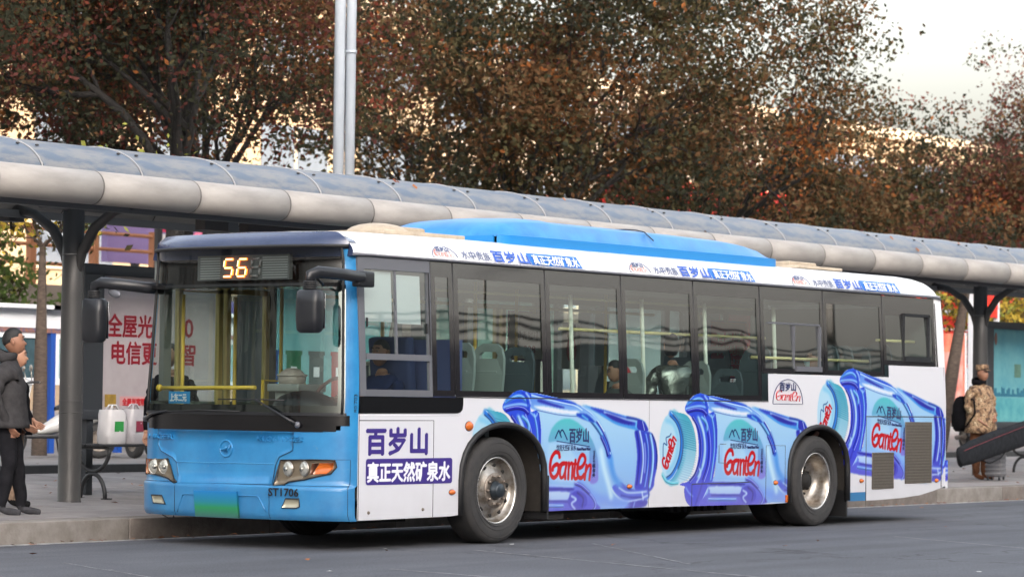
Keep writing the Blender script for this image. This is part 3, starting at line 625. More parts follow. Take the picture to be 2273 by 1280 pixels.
sign_panel(34.5, 36.6, 13, 1.0, 2.9, M_redp2, 'orange red poster panel with white figure left of the right shelter post', bands=((1.5,2.5,mat('print_figure', rgb(206,170,160), .6, noise=(2,.6, rgb(190,70,50)))),(1.05,1.4,mat('print_warm', rgb(216,150,96), .6, noise=(5,.6, rgb(196,70,44))))))
sign_panel(37.0, 38.15, 13, 3.3, 4.3, M_redp, 'red sign panel showing on both sides of the right shelter post')
e = empty('kiosk', (34.2, 13.4, .48)); tag(e, 'white kiosk with pale walls and a door behind the leaning tree trunk', 'kiosk')
b = MB(); b.bx(-1.6, .1, -.8, .8, 0, 1.9, bev=.02); b.build('wall', M_bw, e); b = MB(); b.bx(-1.75, .25, -.95, .95, 1.9, 2.02); b.build('roof', M_ribpale, e); b = MB(); b.bx(-.9,-.2,-.83,-.802,.05,1.7); b.build('door', mat('kiosk_door', rgb(150,150,158), .5), e)
b = MB(); b.bx(-1.5,-1.0,-.83,-.802,.8,1.5); b.build('window', M_glassd, e)
# ------------------------------------------------------------------ trees
def leaf_mat(name, c):
    if name[5:] not in ('yellow','lime','green'): c = (c[0]*.90, c[1]*.80, c[2]*.76)
    m = mat(name, c, .8, spec=.08); N = m.node_tree.nodes; L = m.node_tree.links; b = N['Principled BSDF']
    tl = N.new('ShaderNodeBsdfTranslucent'); tl.inputs[0].default_value = (c[0]*1.1, c[1]*1.1, c[2]*.9, 1)
    mx = N.new('ShaderNodeMixShader'); mx.inputs[0].default_value = .28; L.new(b.outputs[0], mx.inputs[1]); L.new(tl.outputs[0], mx.inputs[2]); L.new(mx.outputs[0], N['Material Output'].inputs[0]); return m
LV = {'olive': leaf_mat('leaf_olive', (.062,.060,.030)), 'dark': leaf_mat('leaf_dark', (.030,.036,.024)), 'brown': leaf_mat('leaf_brown', (.095,.056,.028)), 'red': leaf_mat('leaf_red', (.135,.040,.026)),
      'orange': leaf_mat('leaf_orange', (.21,.085,.028)), 'maroon': leaf_mat('leaf_maroon', (.085,.034,.030)), 'tan': leaf_mat('leaf_tan', (.13,.10,.055)), 'yellow': leaf_mat('leaf_yellow', (.42,.30,.05)), 'green': leaf_mat('leaf_green', (.10,.15,.045)), 'lime': leaf_mat('leaf_lime', (.25,.26,.06))}
M_bark = mat('bark', (.011,.0095,.0085), .9, noise=(12,.4), bump=(20,.6)); M_bark2 = mat('bark_light', (.085,.062,.048), .9, noise=(10,.5), bump=(16,.6), stretch=(1,1,3))
def make_tree(name, label, loc, H, R, pal, nleaf, seed, trunk=1.9, tr=.17, lean=(0,0), leaf=.06, bark=None, spread=.95, group='big autumn trees behind the shelter', cat='tree', crown_low=.26, gap=.3, csize=.34):
    r = random.Random(seed); g = np.random.default_rng(seed)
    e = empty(name, loc); tag(e, label, cat, group)
    tb = MB(); tips = []
    def branch(p, d, L_, rad, lev):
        n = 5 if lev < 2 else 4; pts = [Vector(p)]; rr = [rad]; dd = Vector(d).normalized()
        for i in range(n):
            dd = (dd + Vector((r.gauss(0,.13), r.gauss(0,.13), r.gauss(.02,.09)))).normalized(); pts.append(pts[-1] + dd*L_/n); rr.append(rad*(1-.55*(i+1)/n))
        tb.tube(pts, rr, 8 if lev == 0 else (6 if lev < 2 else 4), caps=False)
        for i in range(1 if lev >= 2 else 3, n+1):
            if lev >= 1: tips.append((pts[i].copy(), lev))
        if lev >= 4 or L_ < .35: return
        k = (4, 3, 3, 2)[lev] if lev < 4 else 2
        for j in range(k):
            i = n if j == 0 else r.randint(2, n); a = r.uniform(0, 2*PI); s = r.uniform(.45, .95)*spread
            o = dd.orthogonal().normalized(); o = Matrix.Rotation(a, 3, dd) @ o
            nd = (dd*math.cos(s) + o*math.sin(s)); nd.z += .12; branch(pts[i], nd, L_*r.uniform(.58,.82), rr[i]*r.uniform(.72,.88), lev+1)
    L0 = H*.30; base = Vector((0,0,0)); t1 = Vector((lean[0], lean[1], trunk))
    tb.tube([base, base*.5+t1*.5+Vector((r.gauss(0,.03),0,0)), t1], [tr*1.25, tr, tr*.92], 10, caps=False)
    nb = r.choice((4,5))
    for j in range(nb):
        a = 2*PI*j/nb + r.uniform(-.4,.4); s = r.uniform(.25,.7)*spread
        branch(t1, (math.sin(s)*math.cos(a)+lean[0]*.1, math.sin(s)*math.sin(a), math.cos(s)), L0*r.uniform(.9,1.2), tr*.62, 0 if j else 0)
    # branch skeleton is fitted to the crown envelope
    zs = max(v[2] for v in tb.v); k = H*.97/zs; rad = sorted(math.hypot(v[0]-t1.x, v[1]-t1.y) for v in tb.v)[-20]; kr = R/rad
    def fit(v):
        f = min(1, max(0, (v[2]-trunk*.6)/1.2)); zz = v[2] if v[2] < trunk else trunk + (v[2]-trunk)*(H*.97-trunk)/(zs-trunk)
        return (t1.x+(v[0]-t1.x)*(1+(kr-1)*f) if v[2] > trunk*.6 else v[0], t1.y+(v[1]-t1.y)*(1+(kr-1)*f) if v[2] > trunk*.6 else v[1], zz)
    tb.v = [fit(v) for v in tb.v]; tp = np.array([fit(t[0]) for t in tips])
    tk = tb.build('trunk', bark or M_bark, e)
    # leaf clusters follow the twigs, plus a looser filling of the crown; uneven holes are left
    nc = max(20, nleaf//30); c1 = tp[g.integers(0, len(tp), int(nc*.62))]
    m = nc - len(c1); u = g.normal(size=(m*3,3)); u /= np.linalg.norm(u, axis=1)[:,None]; q = u*(g.random((m*3,1))**.38)
    zc = (H+trunk*1.0)/2+.2; hz = (H-trunk)/2; c2 = np.stack([t1.x+q[:,0]*R, t1.y+q[:,1]*R, zc+q[:,2]*hz], 1)
    w = np.sin(c2[:,0]*1.9+seed)*np.cos(c2[:,1]*1.7+seed*2)+np.sin(c2[:,2]*2.1+seed*3); c2 = c2[w > -gap][:m]
    C = np.concatenate([c1 + g.normal(0,.12,c1.shape), c2]); nl = nleaf//len(C)+1
    ctr = np.repeat(C, nl, 0) + g.normal(size=(len(C)*nl,3))*np.repeat(g.uniform(.5,1.2,(len(C),1)), nl, 0)*np.array([csize,csize,csize*.62])
    n = len(ctr); sz = leaf*g.uniform(.6,1.35,(n,1))
    a = g.normal(size=(n,3)); a /= np.linalg.norm(a,axis=1)[:,None]; t = g.normal(size=(n,3)); t[:,2] *= .7; b_ = np.cross(a,t); b_ /= np.linalg.norm(b_,axis=1)[:,None]+1e-9
    a2 = np.cross(b_, a)*.0 + a; V = np.stack([ctr-a2*sz, ctr+b_*sz*.55+a2*sz*.1, ctr+a2*sz*1.05, ctr-b_*sz*.55+a2*sz*.1], 1).reshape(-1,3)
    me = bpy.data.meshes.new('crown'); me.vertices.add(len(V)); me.vertices.foreach_set('co', V.ravel()); me.loops.add(4*n); me.loops.foreach_set('vertex_index', np.arange(4*n)); me.polygons.add(n); me.polygons.foreach_set('loop_start', np.arange(n)*4)
    names = list(pal.keys()); pr = np.array([pal[k_] for k_ in names], float)
    for k_ in names: me.materials.append(LV[k_])
    # colour drifts over the crown: neighbouring clusters share a tone
    f = (np.sin(C[:,0]*1.1+seed)+np.sin(C[:,1]*1.3+2*seed)+np.sin(C[:,2]*1.6+seed*.7))/3
    f = (np.argsort(np.argsort(f + g.normal(0,.22,len(C))))+.5)/len(C); cum = np.cumsum(pr/pr.sum()); ci = np.minimum(np.searchsorted(cum, f), len(names)-1)
    li = np.repeat(ci, nl); sw = g.random(n) < .22; li[sw] = g.choice(len(names), sw.sum(), p=pr/pr.sum())
    me.polygons.foreach_set('material_index', li.astype(np.int32)); me.update(calc_edges=True); me.validate()
    o = bpy.data.objects.new('crown', me); COL.objects.link(o); o.parent = e; o['kind'] = 'stuff' if False else ''
    del o['kind']
    return e
redm = {'dark':.32,'maroon':.18,'olive':.14,'brown':.18,'red':.10,'orange':.03,'tan':.05}; olv = {'dark':.28,'olive':.24,'brown':.28,'tan':.12,'maroon':.03,'orange':.05}; mar = {'dark':.30,'maroon':.34,'brown':.24,'tan':.08,'red':.04}
Z0 = .48
TREES = [
 (6.6, 15.2, 10.5, 4.6, redm, 30000, 11, 'dark brown tree at the far left edge with forked limbs'),
 (13.4, 14.6, 12.2, 4.6, redm, 48000, 12, 'large reddish brown tree filling the upper left'),
 (18.6, 18.6, 12.0, 4.3, redm, 34000, 13, 'red and dark green tree just left of the lamp post'),
 (25.6, 16.4, 12.8, 5.0, olv, 46000, 14, 'big olive brown tree with several dark trunks in the middle'),
 (32.4, 17.0, 12.0, 4.2, olv, 30000, 15, 'olive tree right of the middle, reaching its branches into the sky'),
 (40.2, 17.6, 8.6, 4.0, olv, 26000, 16, 'lower dark olive tree in front of the red signs'),
 (45.0, 15.2, 8.2, 3.9, mar, 28000, 17, 'round maroon tree right of the sky gap'),
 (50.6, 18.0, 11.2, 4.6, mar, 24000, 18, 'tall thin topped maroon tree at the right edge'),
 (55.5, 15.5, 9.4, 4.2, mar, 12000, 19, 'maroon tree just beyond the right edge'),
]
for x, y, H, R_, pal, nl, sd_, lab in TREES:
    make_tree('autumn_tree', lab, (x, y, Z0), H-Z0, R_, pal, nl, sd_, trunk=3.9 if sd_ < 14 else 2.4, tr=.24, leaf=.048 if sd_ < 14 else .058)
for k, (x, y, H_, R_, pal, sd_) in enumerate(((17, 25, 12.5, 5.5, redm, 61), (26, 26, 11.5, 5.5, olv, 62), (36.5, 27, 13, 6, olv, 63), (46, 26, 9.5, 5, mar, 64), (57, 27, 9.5, 5.5, mar, 65))):
    make_tree('autumn_tree', 'darker tree of the second row, ' + ('behind the reddish tree at upper left','behind the lamp post','behind the big middle tree','behind the lower olive tree','behind the round maroon tree')[k], (x, y, Z0), H_-Z0, R_, pal, 11000, sd_, trunk=5.0 if sd_ < 63 else 2.4, tr=.24, leaf=.085)
for k, (x, y) in enumerate(((-2,16.5), (-10,15.5), (-19,17), (-30,16), (-42,18))):
    make_tree('autumn_tree', 'brown tree in the row left of the photo, number %s from the frame' % ('first','second','third','fourth','fifth')[k], (x, y, Z0), 10+k % 2, 4.4, redm, 5000, 40+k, trunk=2.2, tr=.19, leaf=.11)
# small trees close behind the shelter
make_tree('street_tree', 'slim street tree with yellow green leaves beside the left display board', (9.85, 13.9, Z0), 4.4, 1.5, {'lime':.35,'green':.25,'yellow':.2,'olive':.2}, 1500, 51, trunk=3.0, tr=.095, leaf=.06, bark=M_bark2, group='small street trees', crown_low=.6)
make_tree('street_tree', 'leaning tree with brown trunk between the bus tail and the right post', (30.2, 10.2, Z0), 4.6, 2.0, {'brown':.5,'dark':.3,'maroon':.2}, 2500, 52, trunk=3.1, tr=.125, lean=(.9,-.1), leaf=.06, bark=M_bark2, group='small street trees')
make_tree('street_tree', 'ginkgo tree with bright yellow leaves right of the right shelter post', (41.0, 13.6, Z0), 4.1, 2.6, {'yellow':.62,'lime':.22,'tan':.16}, 4500, 53, trunk=1.6, tr=.12, leaf=.065, bark=M_bark2, group='small street trees')
make_tree('street_tree', 'bushy green tree behind the display boards at left', (17.5, 24.5, Z0), 4.0, 3.0, {'green':.5,'olive':.3,'lime':.2}, 5000, 54, trunk=.8, tr=.1, leaf=.075, group='small street trees')

# ------------------------------------------------------------------ sunlit buildings, ramp and signs behind the trees
M_cream = mat('wall_cream', (.30,.225,.15), .8, noise=(.5,.18, (.25,.18,.115))); M_cream2 = mat('wall_pale', (.28,.235,.20), .8, noise=(.5,.1)); M_cornice = mat('wall_trim', (.34,.27,.20), .8); M_wglass = mat('shop_glass', (.10,.12,.15), .12)
def building(x0, x1, y, z1, nf, bay, wm, label, depth=14, winh=.5, seed=1):
    e = empty('building', ((x0+x1)/2, y, .9)); tag(e, label, 'building'); w = (x1-x0)/2; Z = .9; H = z1-Z
    b = MB(); b.bx(-w, w, 0, depth, -.6, H); b.build('wall', wm, e)
    b = MB(); b.bx(-w-.2, w+.2, -.35, depth+.2, H, H+.5); b.build('roof', M_cornice, e)
    fh = H/nf; n = int(2*w/bay)
    for f in range(1, nf): b = MB(); b.bx(-w, w, -.22, -.003, f*fh-.18, f*fh+.12); b.build('cornice', M_cornice, e)
    wb = MB(); wb.bx(-bay*.33, bay*.33, -.06, -.004, 0, fh*winh); w0 = None
    fm = MB(); fm.bx(-.04,.04,-.10,-.062,0,fh*winh); fm.bx(-bay*.33-.06,bay*.33+.06,-.14,-.004,-.12,-.002)
    for f in range(nf):
        for i in range(n):
            xx = -w + bay*(i+.5)
            if w0 is None: w0 = wb.build('window', M_wglass, e); o = w0; c0 = fm.build('window_frame', M_cornice, w0)
            else: o = inst(w0, e); inst(c0, o)
            o.location = (xx, 0, f*fh + fh*.28)
    return e
building(28, 66, 50, 15.2, 4, 5.4, M_cream, 'long cream building lit by the low sun behind the left trees')
building(66.5, 93, 52, 14.2, 4, 6.2, M_cream2, 'pale building lit by the sun behind the middle trees', seed=2)
building(93.5, 122, 50, 13.8, 3, 6.8, M_cream, 'flat roofed sunlit building whose roof edge shows in the sky gap', seed=3)
M_ramp = mat('ramp_rail', rgb(176,120,84), .6)
e = empty('ramp', (34, 30, .48)); tag(e, 'raised ramp with orange railings in front of the sunlit building', 'ramp')
b = MB(); b.bx(-14, 12, -1.2, 1.2, 2.55, 3.25); b.build('deck', M_cream2, e)
for z in (3.7, 4.1, 4.45): b = MB(); b.cyl((-14,-1.15,z), (12,-1.15,z), .045, n=6); b.build('rail', M_ramp, e)
p0 = None
for i in range(14):
    if p0 is None: b = MB(); b.bx(-.08,.08,-1.23,-1.07,3.25,4.55); p0 = b.build('rail_post', M_ramp, e); o = p0
    else: o = inst(p0, e)
    o.location.x = -13.5+1.9*i
for i in range(5): b = MB(); b.bx(-12+5.5*i, -11.3+5.5*i, -.5, .5, 0, 2.55); b.build('pier', M_cream2, e)
e = empty('billboard', (33.0, 33, .48)); tag(e, 'small lilac billboard above the orange railings', 'billboard')
b = MB(); b.bx(-2.2, 2.2, -.1, .1, 4.1, 5.7); b.build('panel', mat('print_lilac', rgb(120,102,146), .6), e); b = MB(); b.ball((1.1,-.11,4.8), (.3,.02,.22), 12, 6); b.build('pink_mark', mat('print_rose', rgb(214,110,140), .6), e)
for q_ in (-1.2, 1.05):
    b = MB(); b.bx(q_,q_+.15,-.08,.08,0,4.1); b.build('post', M_post, e)
e = empty('pennant_sign', (25.2, 26, .48)); tag(e, 'narrow vertical sign in blue, pink and red beside the left post', 'sign')
b = MB(); b.bx(-.07,.07,-.05,.05,0,5.2); b.build('post', M_post, e)
for k, c in enumerate(((70,140,190),(206,60,96),(226,222,222),(204,48,44),(204,48,44))): b = MB(); b.bx(.08,.50,-.04,.04,4.7-.36*k,5.02-.36*k); b.build('sign_plate', mat('plate_%d' % k, rgb(*c), .5), e)
e = empty('violet_awning', (22.4, 22.5, .48)); tag(e, 'violet awning over a white stall behind the left post', 'awning')
b = MB(); b.add([(-1.6,-1,2.45),(1.6,-1,2.45),(1.4,.6,2.9),(-1.4,.6,2.9),(-1.6,-1,2.30),(1.6,-1,2.30),(1.4,.6,2.86),(-1.4,.6,2.86)], [(0,1,2,3),(4,7,6,5),(0,4,5,1),(1,5,6,2),(2,6,7,3),(3,7,4,0)]); b.build('cloth', mat('cloth_violet', rgb(92,84,150), .7), e)
b = MB(); b.bx(-1.5,1.5,.3,.6,0,2.3); b.build('stall_wall', M_cream2, e)
for s in (-1.5,1.5): b = MB(); b.bx(s-.04,s+.04,-.95,-.87,0,2.36); b.build('post', M_post, e)
# red hoarding with lanterns glimpsed under the right trees
e = empty('red_hoarding', (58, 29, .48)); tag(e, 'long red hoarding glimpsed through the leaves above the shelter roof at right', 'hoarding')
b = MB(); b.bx(-12, 14, -.1, .1, 4.2, 7.2); b.build('panel', mat('hoarding_red', rgb(236,60,50), .6, noise=(1.5,.5, rgb(120,24,30))), e)
for k in range(6): b = MB(); b.bx(-11.5+4.8*k, -11.2+4.8*k, -.1, .1, 0, 4.2); b.build('post', M_post, e)
e = empty('round_sign', (50.0, 27, .48)); tag(e, 'small red and blue sign on a post at the foot of the sunlit gap', 'sign')
b = MB(); b.bx(-.35,.0,-.05,.05,5.6,6.15); b.build('blue_plate', M_cyansign, e); b = MB(); b.bx(.003,.6,-.05,.05,5.6,6.15); b.build('red_plate', M_red, e); b = MB(); b.bx(-.05,.05,-.04,.04,0,5.6); b.build('post', M_post, e)

# ------------------------------------------------------------------ double lamp post
e = empty('lamp_post', (11.52, 9.7, .48)); tag(e, 'tall pale grey twin tube lamp post rising behind the shelter roof', 'lamp post')
b = MB(); b.cyl((-.05,.055,0), (-.05,.055,15), .080, .076, 20); b.build('pole', M_galv, e)
b = MB(); b.cyl((.055,-.06,0), (.055,-.06,15), .072, .068, 20); b.build('pole', M_galv, e)
for z in (2.4, 5.72, 9): b = MB(); b.box((0,0,z), (.20,.05,.05), rz=-.85); b.lathe([(.070,-.02),(.084,-.02),(.084,.02),(.070,.02)], (.055,-.06,z), n=18); b.build('clamp', M_galv, e)
b = MB(); b.bx(-.35,.35,-.3,.3,0,.04); b.build('base_plate', M_galv, e)
ART= [('F',[(5.765,1.388),(6.035,1.39),(6.37,1.351),(6.549,1.31),(6.601,1.293),(6.668,1.303),(7.028,1.256),(7.485,1.189),(7.699,1.16),(7.781,1.101),(7.8,1.046),(7.882,1.021),(7.947,0.931),(7.977,0.811),(7.97,0.691),(7.927,0.572),(7.91,0.493),(7.812,0.435),(7.804,0.366),(7.76,0.302),(7.59,0.286),(7.151,0.286),(6.875,0.278),(6.447,0.267),(5.632,0.274),(5.78,0.517),(5.894,0.577),(5.929,0.782),(5.924,1.091)],(208,229,245),(158,188,238),1,0,'z'),('F',[(7.558,1.051),(7.665,1.071),(7.8,1.046),(7.882,1.021),(7.947,0.931),(7.977,0.811),(7.97,0.691),(7.927,0.572),(7.91,0.493),(7.812,0.435),(7.677,0.437),(7.569,0.479),(7.585,0.597),(7.608,0.794),(7.587,0.933)],(70,80,190),(84,84,200),2,1,'z'),('S',[(7.648,1.051),(7.704,0.892),(7.716,0.734),(7.675,0.536)],0.03,(190,205,250),3),('S',[(7.594,1.041),(7.642,0.873),(7.636,0.695),(7.604,0.518)],0.02,(46,40,140),2),('S',[(7.756,1.021),(7.803,0.872),(7.798,0.693),(7.747,0.496)],0.035,(90,120,225),3),('S',[(7.846,1.011),(7.894,0.852),(7.888,0.672),(7.838,0.494)],0.04,(160,200,248),3),('S',[(7.739,0.932),(7.76,0.793),(7.745,0.634)],0.012,(235,240,255),2),('S',[(7.873,1.021),(7.942,0.921),(7.97,0.791),(7.957,0.672)],0.016,(38,40,110),1),('S',[(7.933,0.732),(7.908,0.592),(7.883,0.493)],0.014,(60,70,180),2),('F',[(7.216,0.524),(7.321,0.542),(7.427,0.501),(7.569,0.469),(7.82,0.455),(7.804,0.366),(7.571,0.35),(7.394,0.364),(7.253,0.416),(7.164,0.486)],(96,110,212),(110,120,220),2,1,'z'),('S',[(7.147,0.486),(7.253,0.406),(7.394,0.354),(7.607,0.36),(7.803,0.405)],0.02,(232,238,252),2),('S',[(7.286,0.493),(7.428,0.442),(7.641,0.438),(7.784,0.445)],0.018,(225,235,252),2),('S',[(7.323,0.414),(7.5,0.391),(7.714,0.387)],0.014,(45,45,150),2),('F',[(7.448,0.333),(7.571,0.35),(7.795,0.356),(7.76,0.297),(7.573,0.283),(7.396,0.283)],(76,70,185),(76,70,185),2,1,'z'),('S',[(7.572,0.341),(7.546,0.287)],0.02,(160,180,240),2),('S',[(7.704,0.437),(7.723,0.367)],0.02,(240,240,255),2),('S',[(6.652,1.264),(6.841,1.158),(6.981,1.013),(7.07,0.876),(7.134,0.72),(7.215,0.573),(7.321,0.522)],0.06,(120,170,232),9),('S',[(6.565,0.553),(6.718,0.474),(6.873,0.394),(7.15,0.349),(7.43,0.324)],0.1,(146,172,240),12),('S',[(7.141,0.798),(7.179,0.641),(7.268,0.542)],0.05,(110,165,230),8),('S',[(6.967,0.858),(7.022,0.682),(7.112,0.506),(7.149,0.408)],0.07,(224,238,252),8),('S',[(6.551,1.268),(6.721,1.216),(6.876,1.12),(6.999,1.013),(7.07,0.906),(7.106,0.818)],0.075,(70,105,200),3),('S',[(6.584,1.283),(6.789,1.207),(6.945,1.091),(7.051,0.974),(7.123,0.857)],0.02,(60,64,160),1),('S',[(6.755,1.187),(6.894,1.091),(6.981,1.013)],0.03,(128,190,240),4),('S',[(6.965,0.993),(7.044,0.896),(7.089,0.818)],0.03,(58,55,155),3),('S',[(6.618,1.293),(6.772,1.236),(6.893,1.158),(7.015,1.052)],0.012,(235,245,255),1),('F',[(6.668,1.303),(6.856,1.279),(7.028,1.256),(7.485,1.189),(7.699,1.16),(7.781,1.101),(7.791,1.051),(7.594,1.071),(7.416,1.096),(7.205,1.13),(6.96,1.207)],(120,175,232),(90,150,225),2,1,'z'),('F',[(6.771,1.284),(7.028,1.256),(7.343,1.199),(7.485,1.16),(7.557,1.14),(7.557,1.11),(7.415,1.12),(7.169,1.169),(6.943,1.227)],(72,84,190),(72,84,190),3,1,'z'),('S',[(7.011,1.241),(7.221,1.198),(7.485,1.16),(7.646,1.15)],0.016,(214,232,250),2),('F',[(7.029,1.227),(7.221,1.198),(7.415,1.15),(7.521,1.13),(7.415,1.118),(7.169,1.159)],(60,58,160),(60,58,160),2,1,'z'),('S',[(7.414,1.189),(7.592,1.17),(7.736,1.13)],0.02,(50,60,150),2),('F',[(7.61,1.16),(7.699,1.155),(7.781,1.101),(7.788,1.051),(7.611,1.076)],(66,66,175),(66,66,175),1,1,'z'),('S',[(7.592,1.14),(7.576,1.076)],0.02,(150,210,245),2),('S',[(6.96,1.222),(7.204,1.135),(7.416,1.096),(7.594,1.073)],0.018,(88,160,225),2),('S',[(7.699,1.15),(7.737,1.061)],0.01,(220,230,250),1),('F',[(5.573,1.44),(5.764,1.419),(6.035,1.39),(6.37,1.351),(6.549,1.31),(6.731,1.248),(6.895,1.165),(6.814,1.143),(6.632,1.175),(6.491,1.206),(6.195,1.215),(5.844,1.255),(5.738,1.296)],(100,140,225),(185,212,245),2,1,'z'),('F',[(5.764,1.419),(6.035,1.39),(6.37,1.351),(6.529,1.316),(6.49,1.3),(6.232,1.329),(5.919,1.379)],(52,88,205),(52,88,205),2,1,'z'),('S',[(5.765,1.398),(6.036,1.359),(6.35,1.32),(6.51,1.3),(6.63,1.258)],0.014,(225,238,252),1),('F',[(5.919,1.358),(6.114,1.323),(6.331,1.283),(6.252,1.275),(6.037,1.307),(5.881,1.337)],(62,66,170),(62,66,170),2,1,'z'),('F',[(5.824,1.296),(6.037,1.292),(6.332,1.262),(6.55,1.253),(6.591,1.227),(6.511,1.211),(6.234,1.22),(5.921,1.255)],(230,236,248),(230,236,248),3,1,'z'),('F',[(6.551,1.227),(6.711,1.217),(6.854,1.143),(6.753,1.149),(6.551,1.195)],(50,84,190),(50,84,190),2,1,'z'),('S',[(6.631,1.206),(6.732,1.164)],0.02,(130,200,240),3),('S',[(5.863,1.255),(6.234,1.21),(6.551,1.195)],0.007,(110,120,180),1),('F',[(5.312,1.283),(5.358,1.344),(5.46,1.406),(5.573,1.44),(5.687,1.433),(5.774,1.398),(5.767,1.244),(5.883,1.245),(5.94,1.091),(5.943,0.885),(5.915,0.72),(5.857,0.536),(5.79,0.496),(5.632,0.274),(5.442,0.279),(5.347,0.341),(5.312,0.443),(5.326,0.483),(5.233,0.5),(5.27,0.517),(5.382,0.533),(5.493,0.603),(5.558,0.703),(5.588,0.836),(5.566,1.009),(5.507,1.131),(5.426,1.202),(5.35,1.238)],(58,92,212),(96,92,210),1,1,'z'),('S',[(5.358,1.324),(5.461,1.365),(5.593,1.387),(5.689,1.346)],0.03,(120,180,240),4),('S',[(5.331,1.278),(5.462,1.299),(5.613,1.31),(5.728,1.295)],0.02,(190,225,250),2),('S',[(5.369,1.253),(5.519,1.274),(5.652,1.264),(5.729,1.224)],0.035,(48,44,160),3),('S',[(5.535,1.422),(5.65,1.408),(5.708,1.347),(5.729,1.265)],0.016,(34,60,180),2),('S',[(5.688,1.418),(5.746,1.367),(5.766,1.316)],0.02,(215,232,252),2),('S',[(5.367,1.334),(5.498,1.406),(5.611,1.423)],0.012,(30,110,215),2),('S',[(5.464,1.192),(5.57,1.091),(5.63,0.927),(5.619,0.764),(5.531,0.612),(5.419,0.532)],0.03,(44,42,150),3),('S',[(5.568,1.193),(5.665,1.06),(5.707,0.886),(5.681,0.723),(5.579,0.581)],0.04,(160,200,246),4),('S',[(5.588,1.162),(5.676,1.019),(5.701,0.866),(5.659,0.692)],0.014,(238,244,255),2),('S',[(5.672,1.203),(5.761,1.07),(5.802,0.886),(5.777,0.701),(5.684,0.539)],0.05,(56,60,190),4),('S',[(5.635,1.193),(5.731,1.132),(5.742,1.06)],0.035,(120,190,240),5),('S',[(5.826,1.214),(5.876,1.07),(5.889,0.885),(5.863,0.721),(5.818,0.547)],0.028,(108,160,235),3),('S',[(5.902,1.224),(5.924,1.07),(5.928,0.885)],0.012,(50,56,170),1),('S',[(5.768,1.234),(5.845,1.193),(5.883,1.224)],0.016,(190,220,250),2),('S',[(5.551,0.52),(5.626,0.601),(5.606,0.662)],0.02,(220,228,252),2),('S',[(5.345,0.473),(5.402,0.421),(5.478,0.379)],0.02,(150,170,240),3),('S',[(5.665,0.519),(5.61,0.418),(5.536,0.297)],0.025,(72,66,180),3),('S',[(5.781,0.476),(5.706,0.385),(5.612,0.285)],0.014,(222,230,252),1),('F',[(5.799,0.527),(6.443,0.507),(6.562,0.536),(6.663,0.503),(6.826,0.417),(6.888,0.352),(6.869,0.269),(5.632,0.274),(5.782,0.414)],(126,136,226),(104,96,210),2,1,'z'),('F',[(5.809,0.516),(6.443,0.502),(6.503,0.49),(6.424,0.476),(5.857,0.49)],(66,60,165),(66,60,165),2,1,'z'),('F',[(5.819,0.475),(6.385,0.466),(6.425,0.434),(6.386,0.388),(5.859,0.398),(5.81,0.434)],(220,228,250),(196,208,248),3,1,'z'),('S',[(5.84,0.383),(6.366,0.373),(6.426,0.351)],0.014,(60,52,160),2),('S',[(5.783,0.343),(6.328,0.332)],0.03,(120,160,236),4),('F',[(6.445,0.434),(6.563,0.474),(6.704,0.429),(6.726,0.335),(6.607,0.274),(6.467,0.298),(6.406,0.372)],(84,78,195),(84,78,195),3,1,'z'),('S',[(6.465,0.423),(6.545,0.39),(6.466,0.35),(6.527,0.297)],0.022,(215,225,252),2),('S',[(6.564,0.453),(6.665,0.399),(6.646,0.315)],0.02,(46,38,140),3),('S',[(6.643,0.504),(6.806,0.417),(6.878,0.332),(6.828,0.269)],0.028,(108,118,216),3),('S',[(6.522,0.547),(6.643,0.514),(6.765,0.449)],0.03,(70,64,175),4),('S',[(5.895,0.531),(6.167,0.532),(6.483,0.517)],0.016,(190,205,245),2),('F',[(5.043,1.239),(5.182,1.242),(5.351,1.212),(5.465,1.111),(5.525,0.968),(5.531,0.836),(5.491,0.704),(5.418,0.593),(5.307,0.534),(5.177,0.514),(5.047,0.523),(5.098,0.789),(5.204,1.04)],(84,172,190),(226,234,246),1,1,'z'),('S',[(5.108,1.23),(5.24,1.151),(5.307,1.02),(5.315,0.888),(5.266,0.727),(5.175,0.607),(5.065,0.538)],0.07,(120,186,208),8),('F',[(5.038,1.236),(5.156,1.171),(5.241,1.07),(5.273,0.949),(5.253,0.808),(5.183,0.677),(5.092,0.578),(5.01,0.524),(4.936,0.585),(4.875,0.701),(4.839,0.871),(4.854,1.041),(4.916,1.161)],(206,226,240),(220,232,246),2,1,'z'),('S',[(5.045,1.229),(5.156,1.161),(5.234,1.06),(5.262,0.944),(5.242,0.808),(5.174,0.687),(5.083,0.598),(4.991,0.559)],0.055,(52,120,205),5),('S',[(5.09,1.216),(5.193,1.141),(5.26,1.04),(5.285,0.929),(5.265,0.797),(5.192,0.667)],0.016,(34,60,110),2),('S',[(4.962,1.161),(5.091,1.131),(5.167,1.03),(5.188,0.929),(5.162,0.798),(5.081,0.688),(4.99,0.629)],0.035,(150,206,236),7),('S',[(4.908,0.61),(4.973,0.549),(5.084,0.522),(5.195,0.526)],0.03,(100,200,220),5),('S',[(4.914,0.75),(4.917,0.92),(4.981,0.91),(4.965,0.98),(5.029,1.0),(5.056,1.025)],0.013,(70,100,150),1),('F',[(6.072,0.946),(6.1,1.049),(6.177,1.122),(6.274,1.163),(6.373,1.174),(6.492,1.159),(6.633,1.101),(6.755,1.017),(6.858,0.901),(6.911,0.774),(6.919,0.668),(6.909,0.558),(6.763,0.565),(6.757,0.88),(6.636,0.912),(6.238,0.956)],(118,204,206),(160,140,222),2,1,'z'),('F',[(6.067,0.915),(6.2,0.925),(6.397,0.893),(6.518,0.798),(6.56,0.693),(6.572,0.568),(6.442,0.564),(6.088,0.615)],(196,220,242),(208,220,246),7,1,'z')]
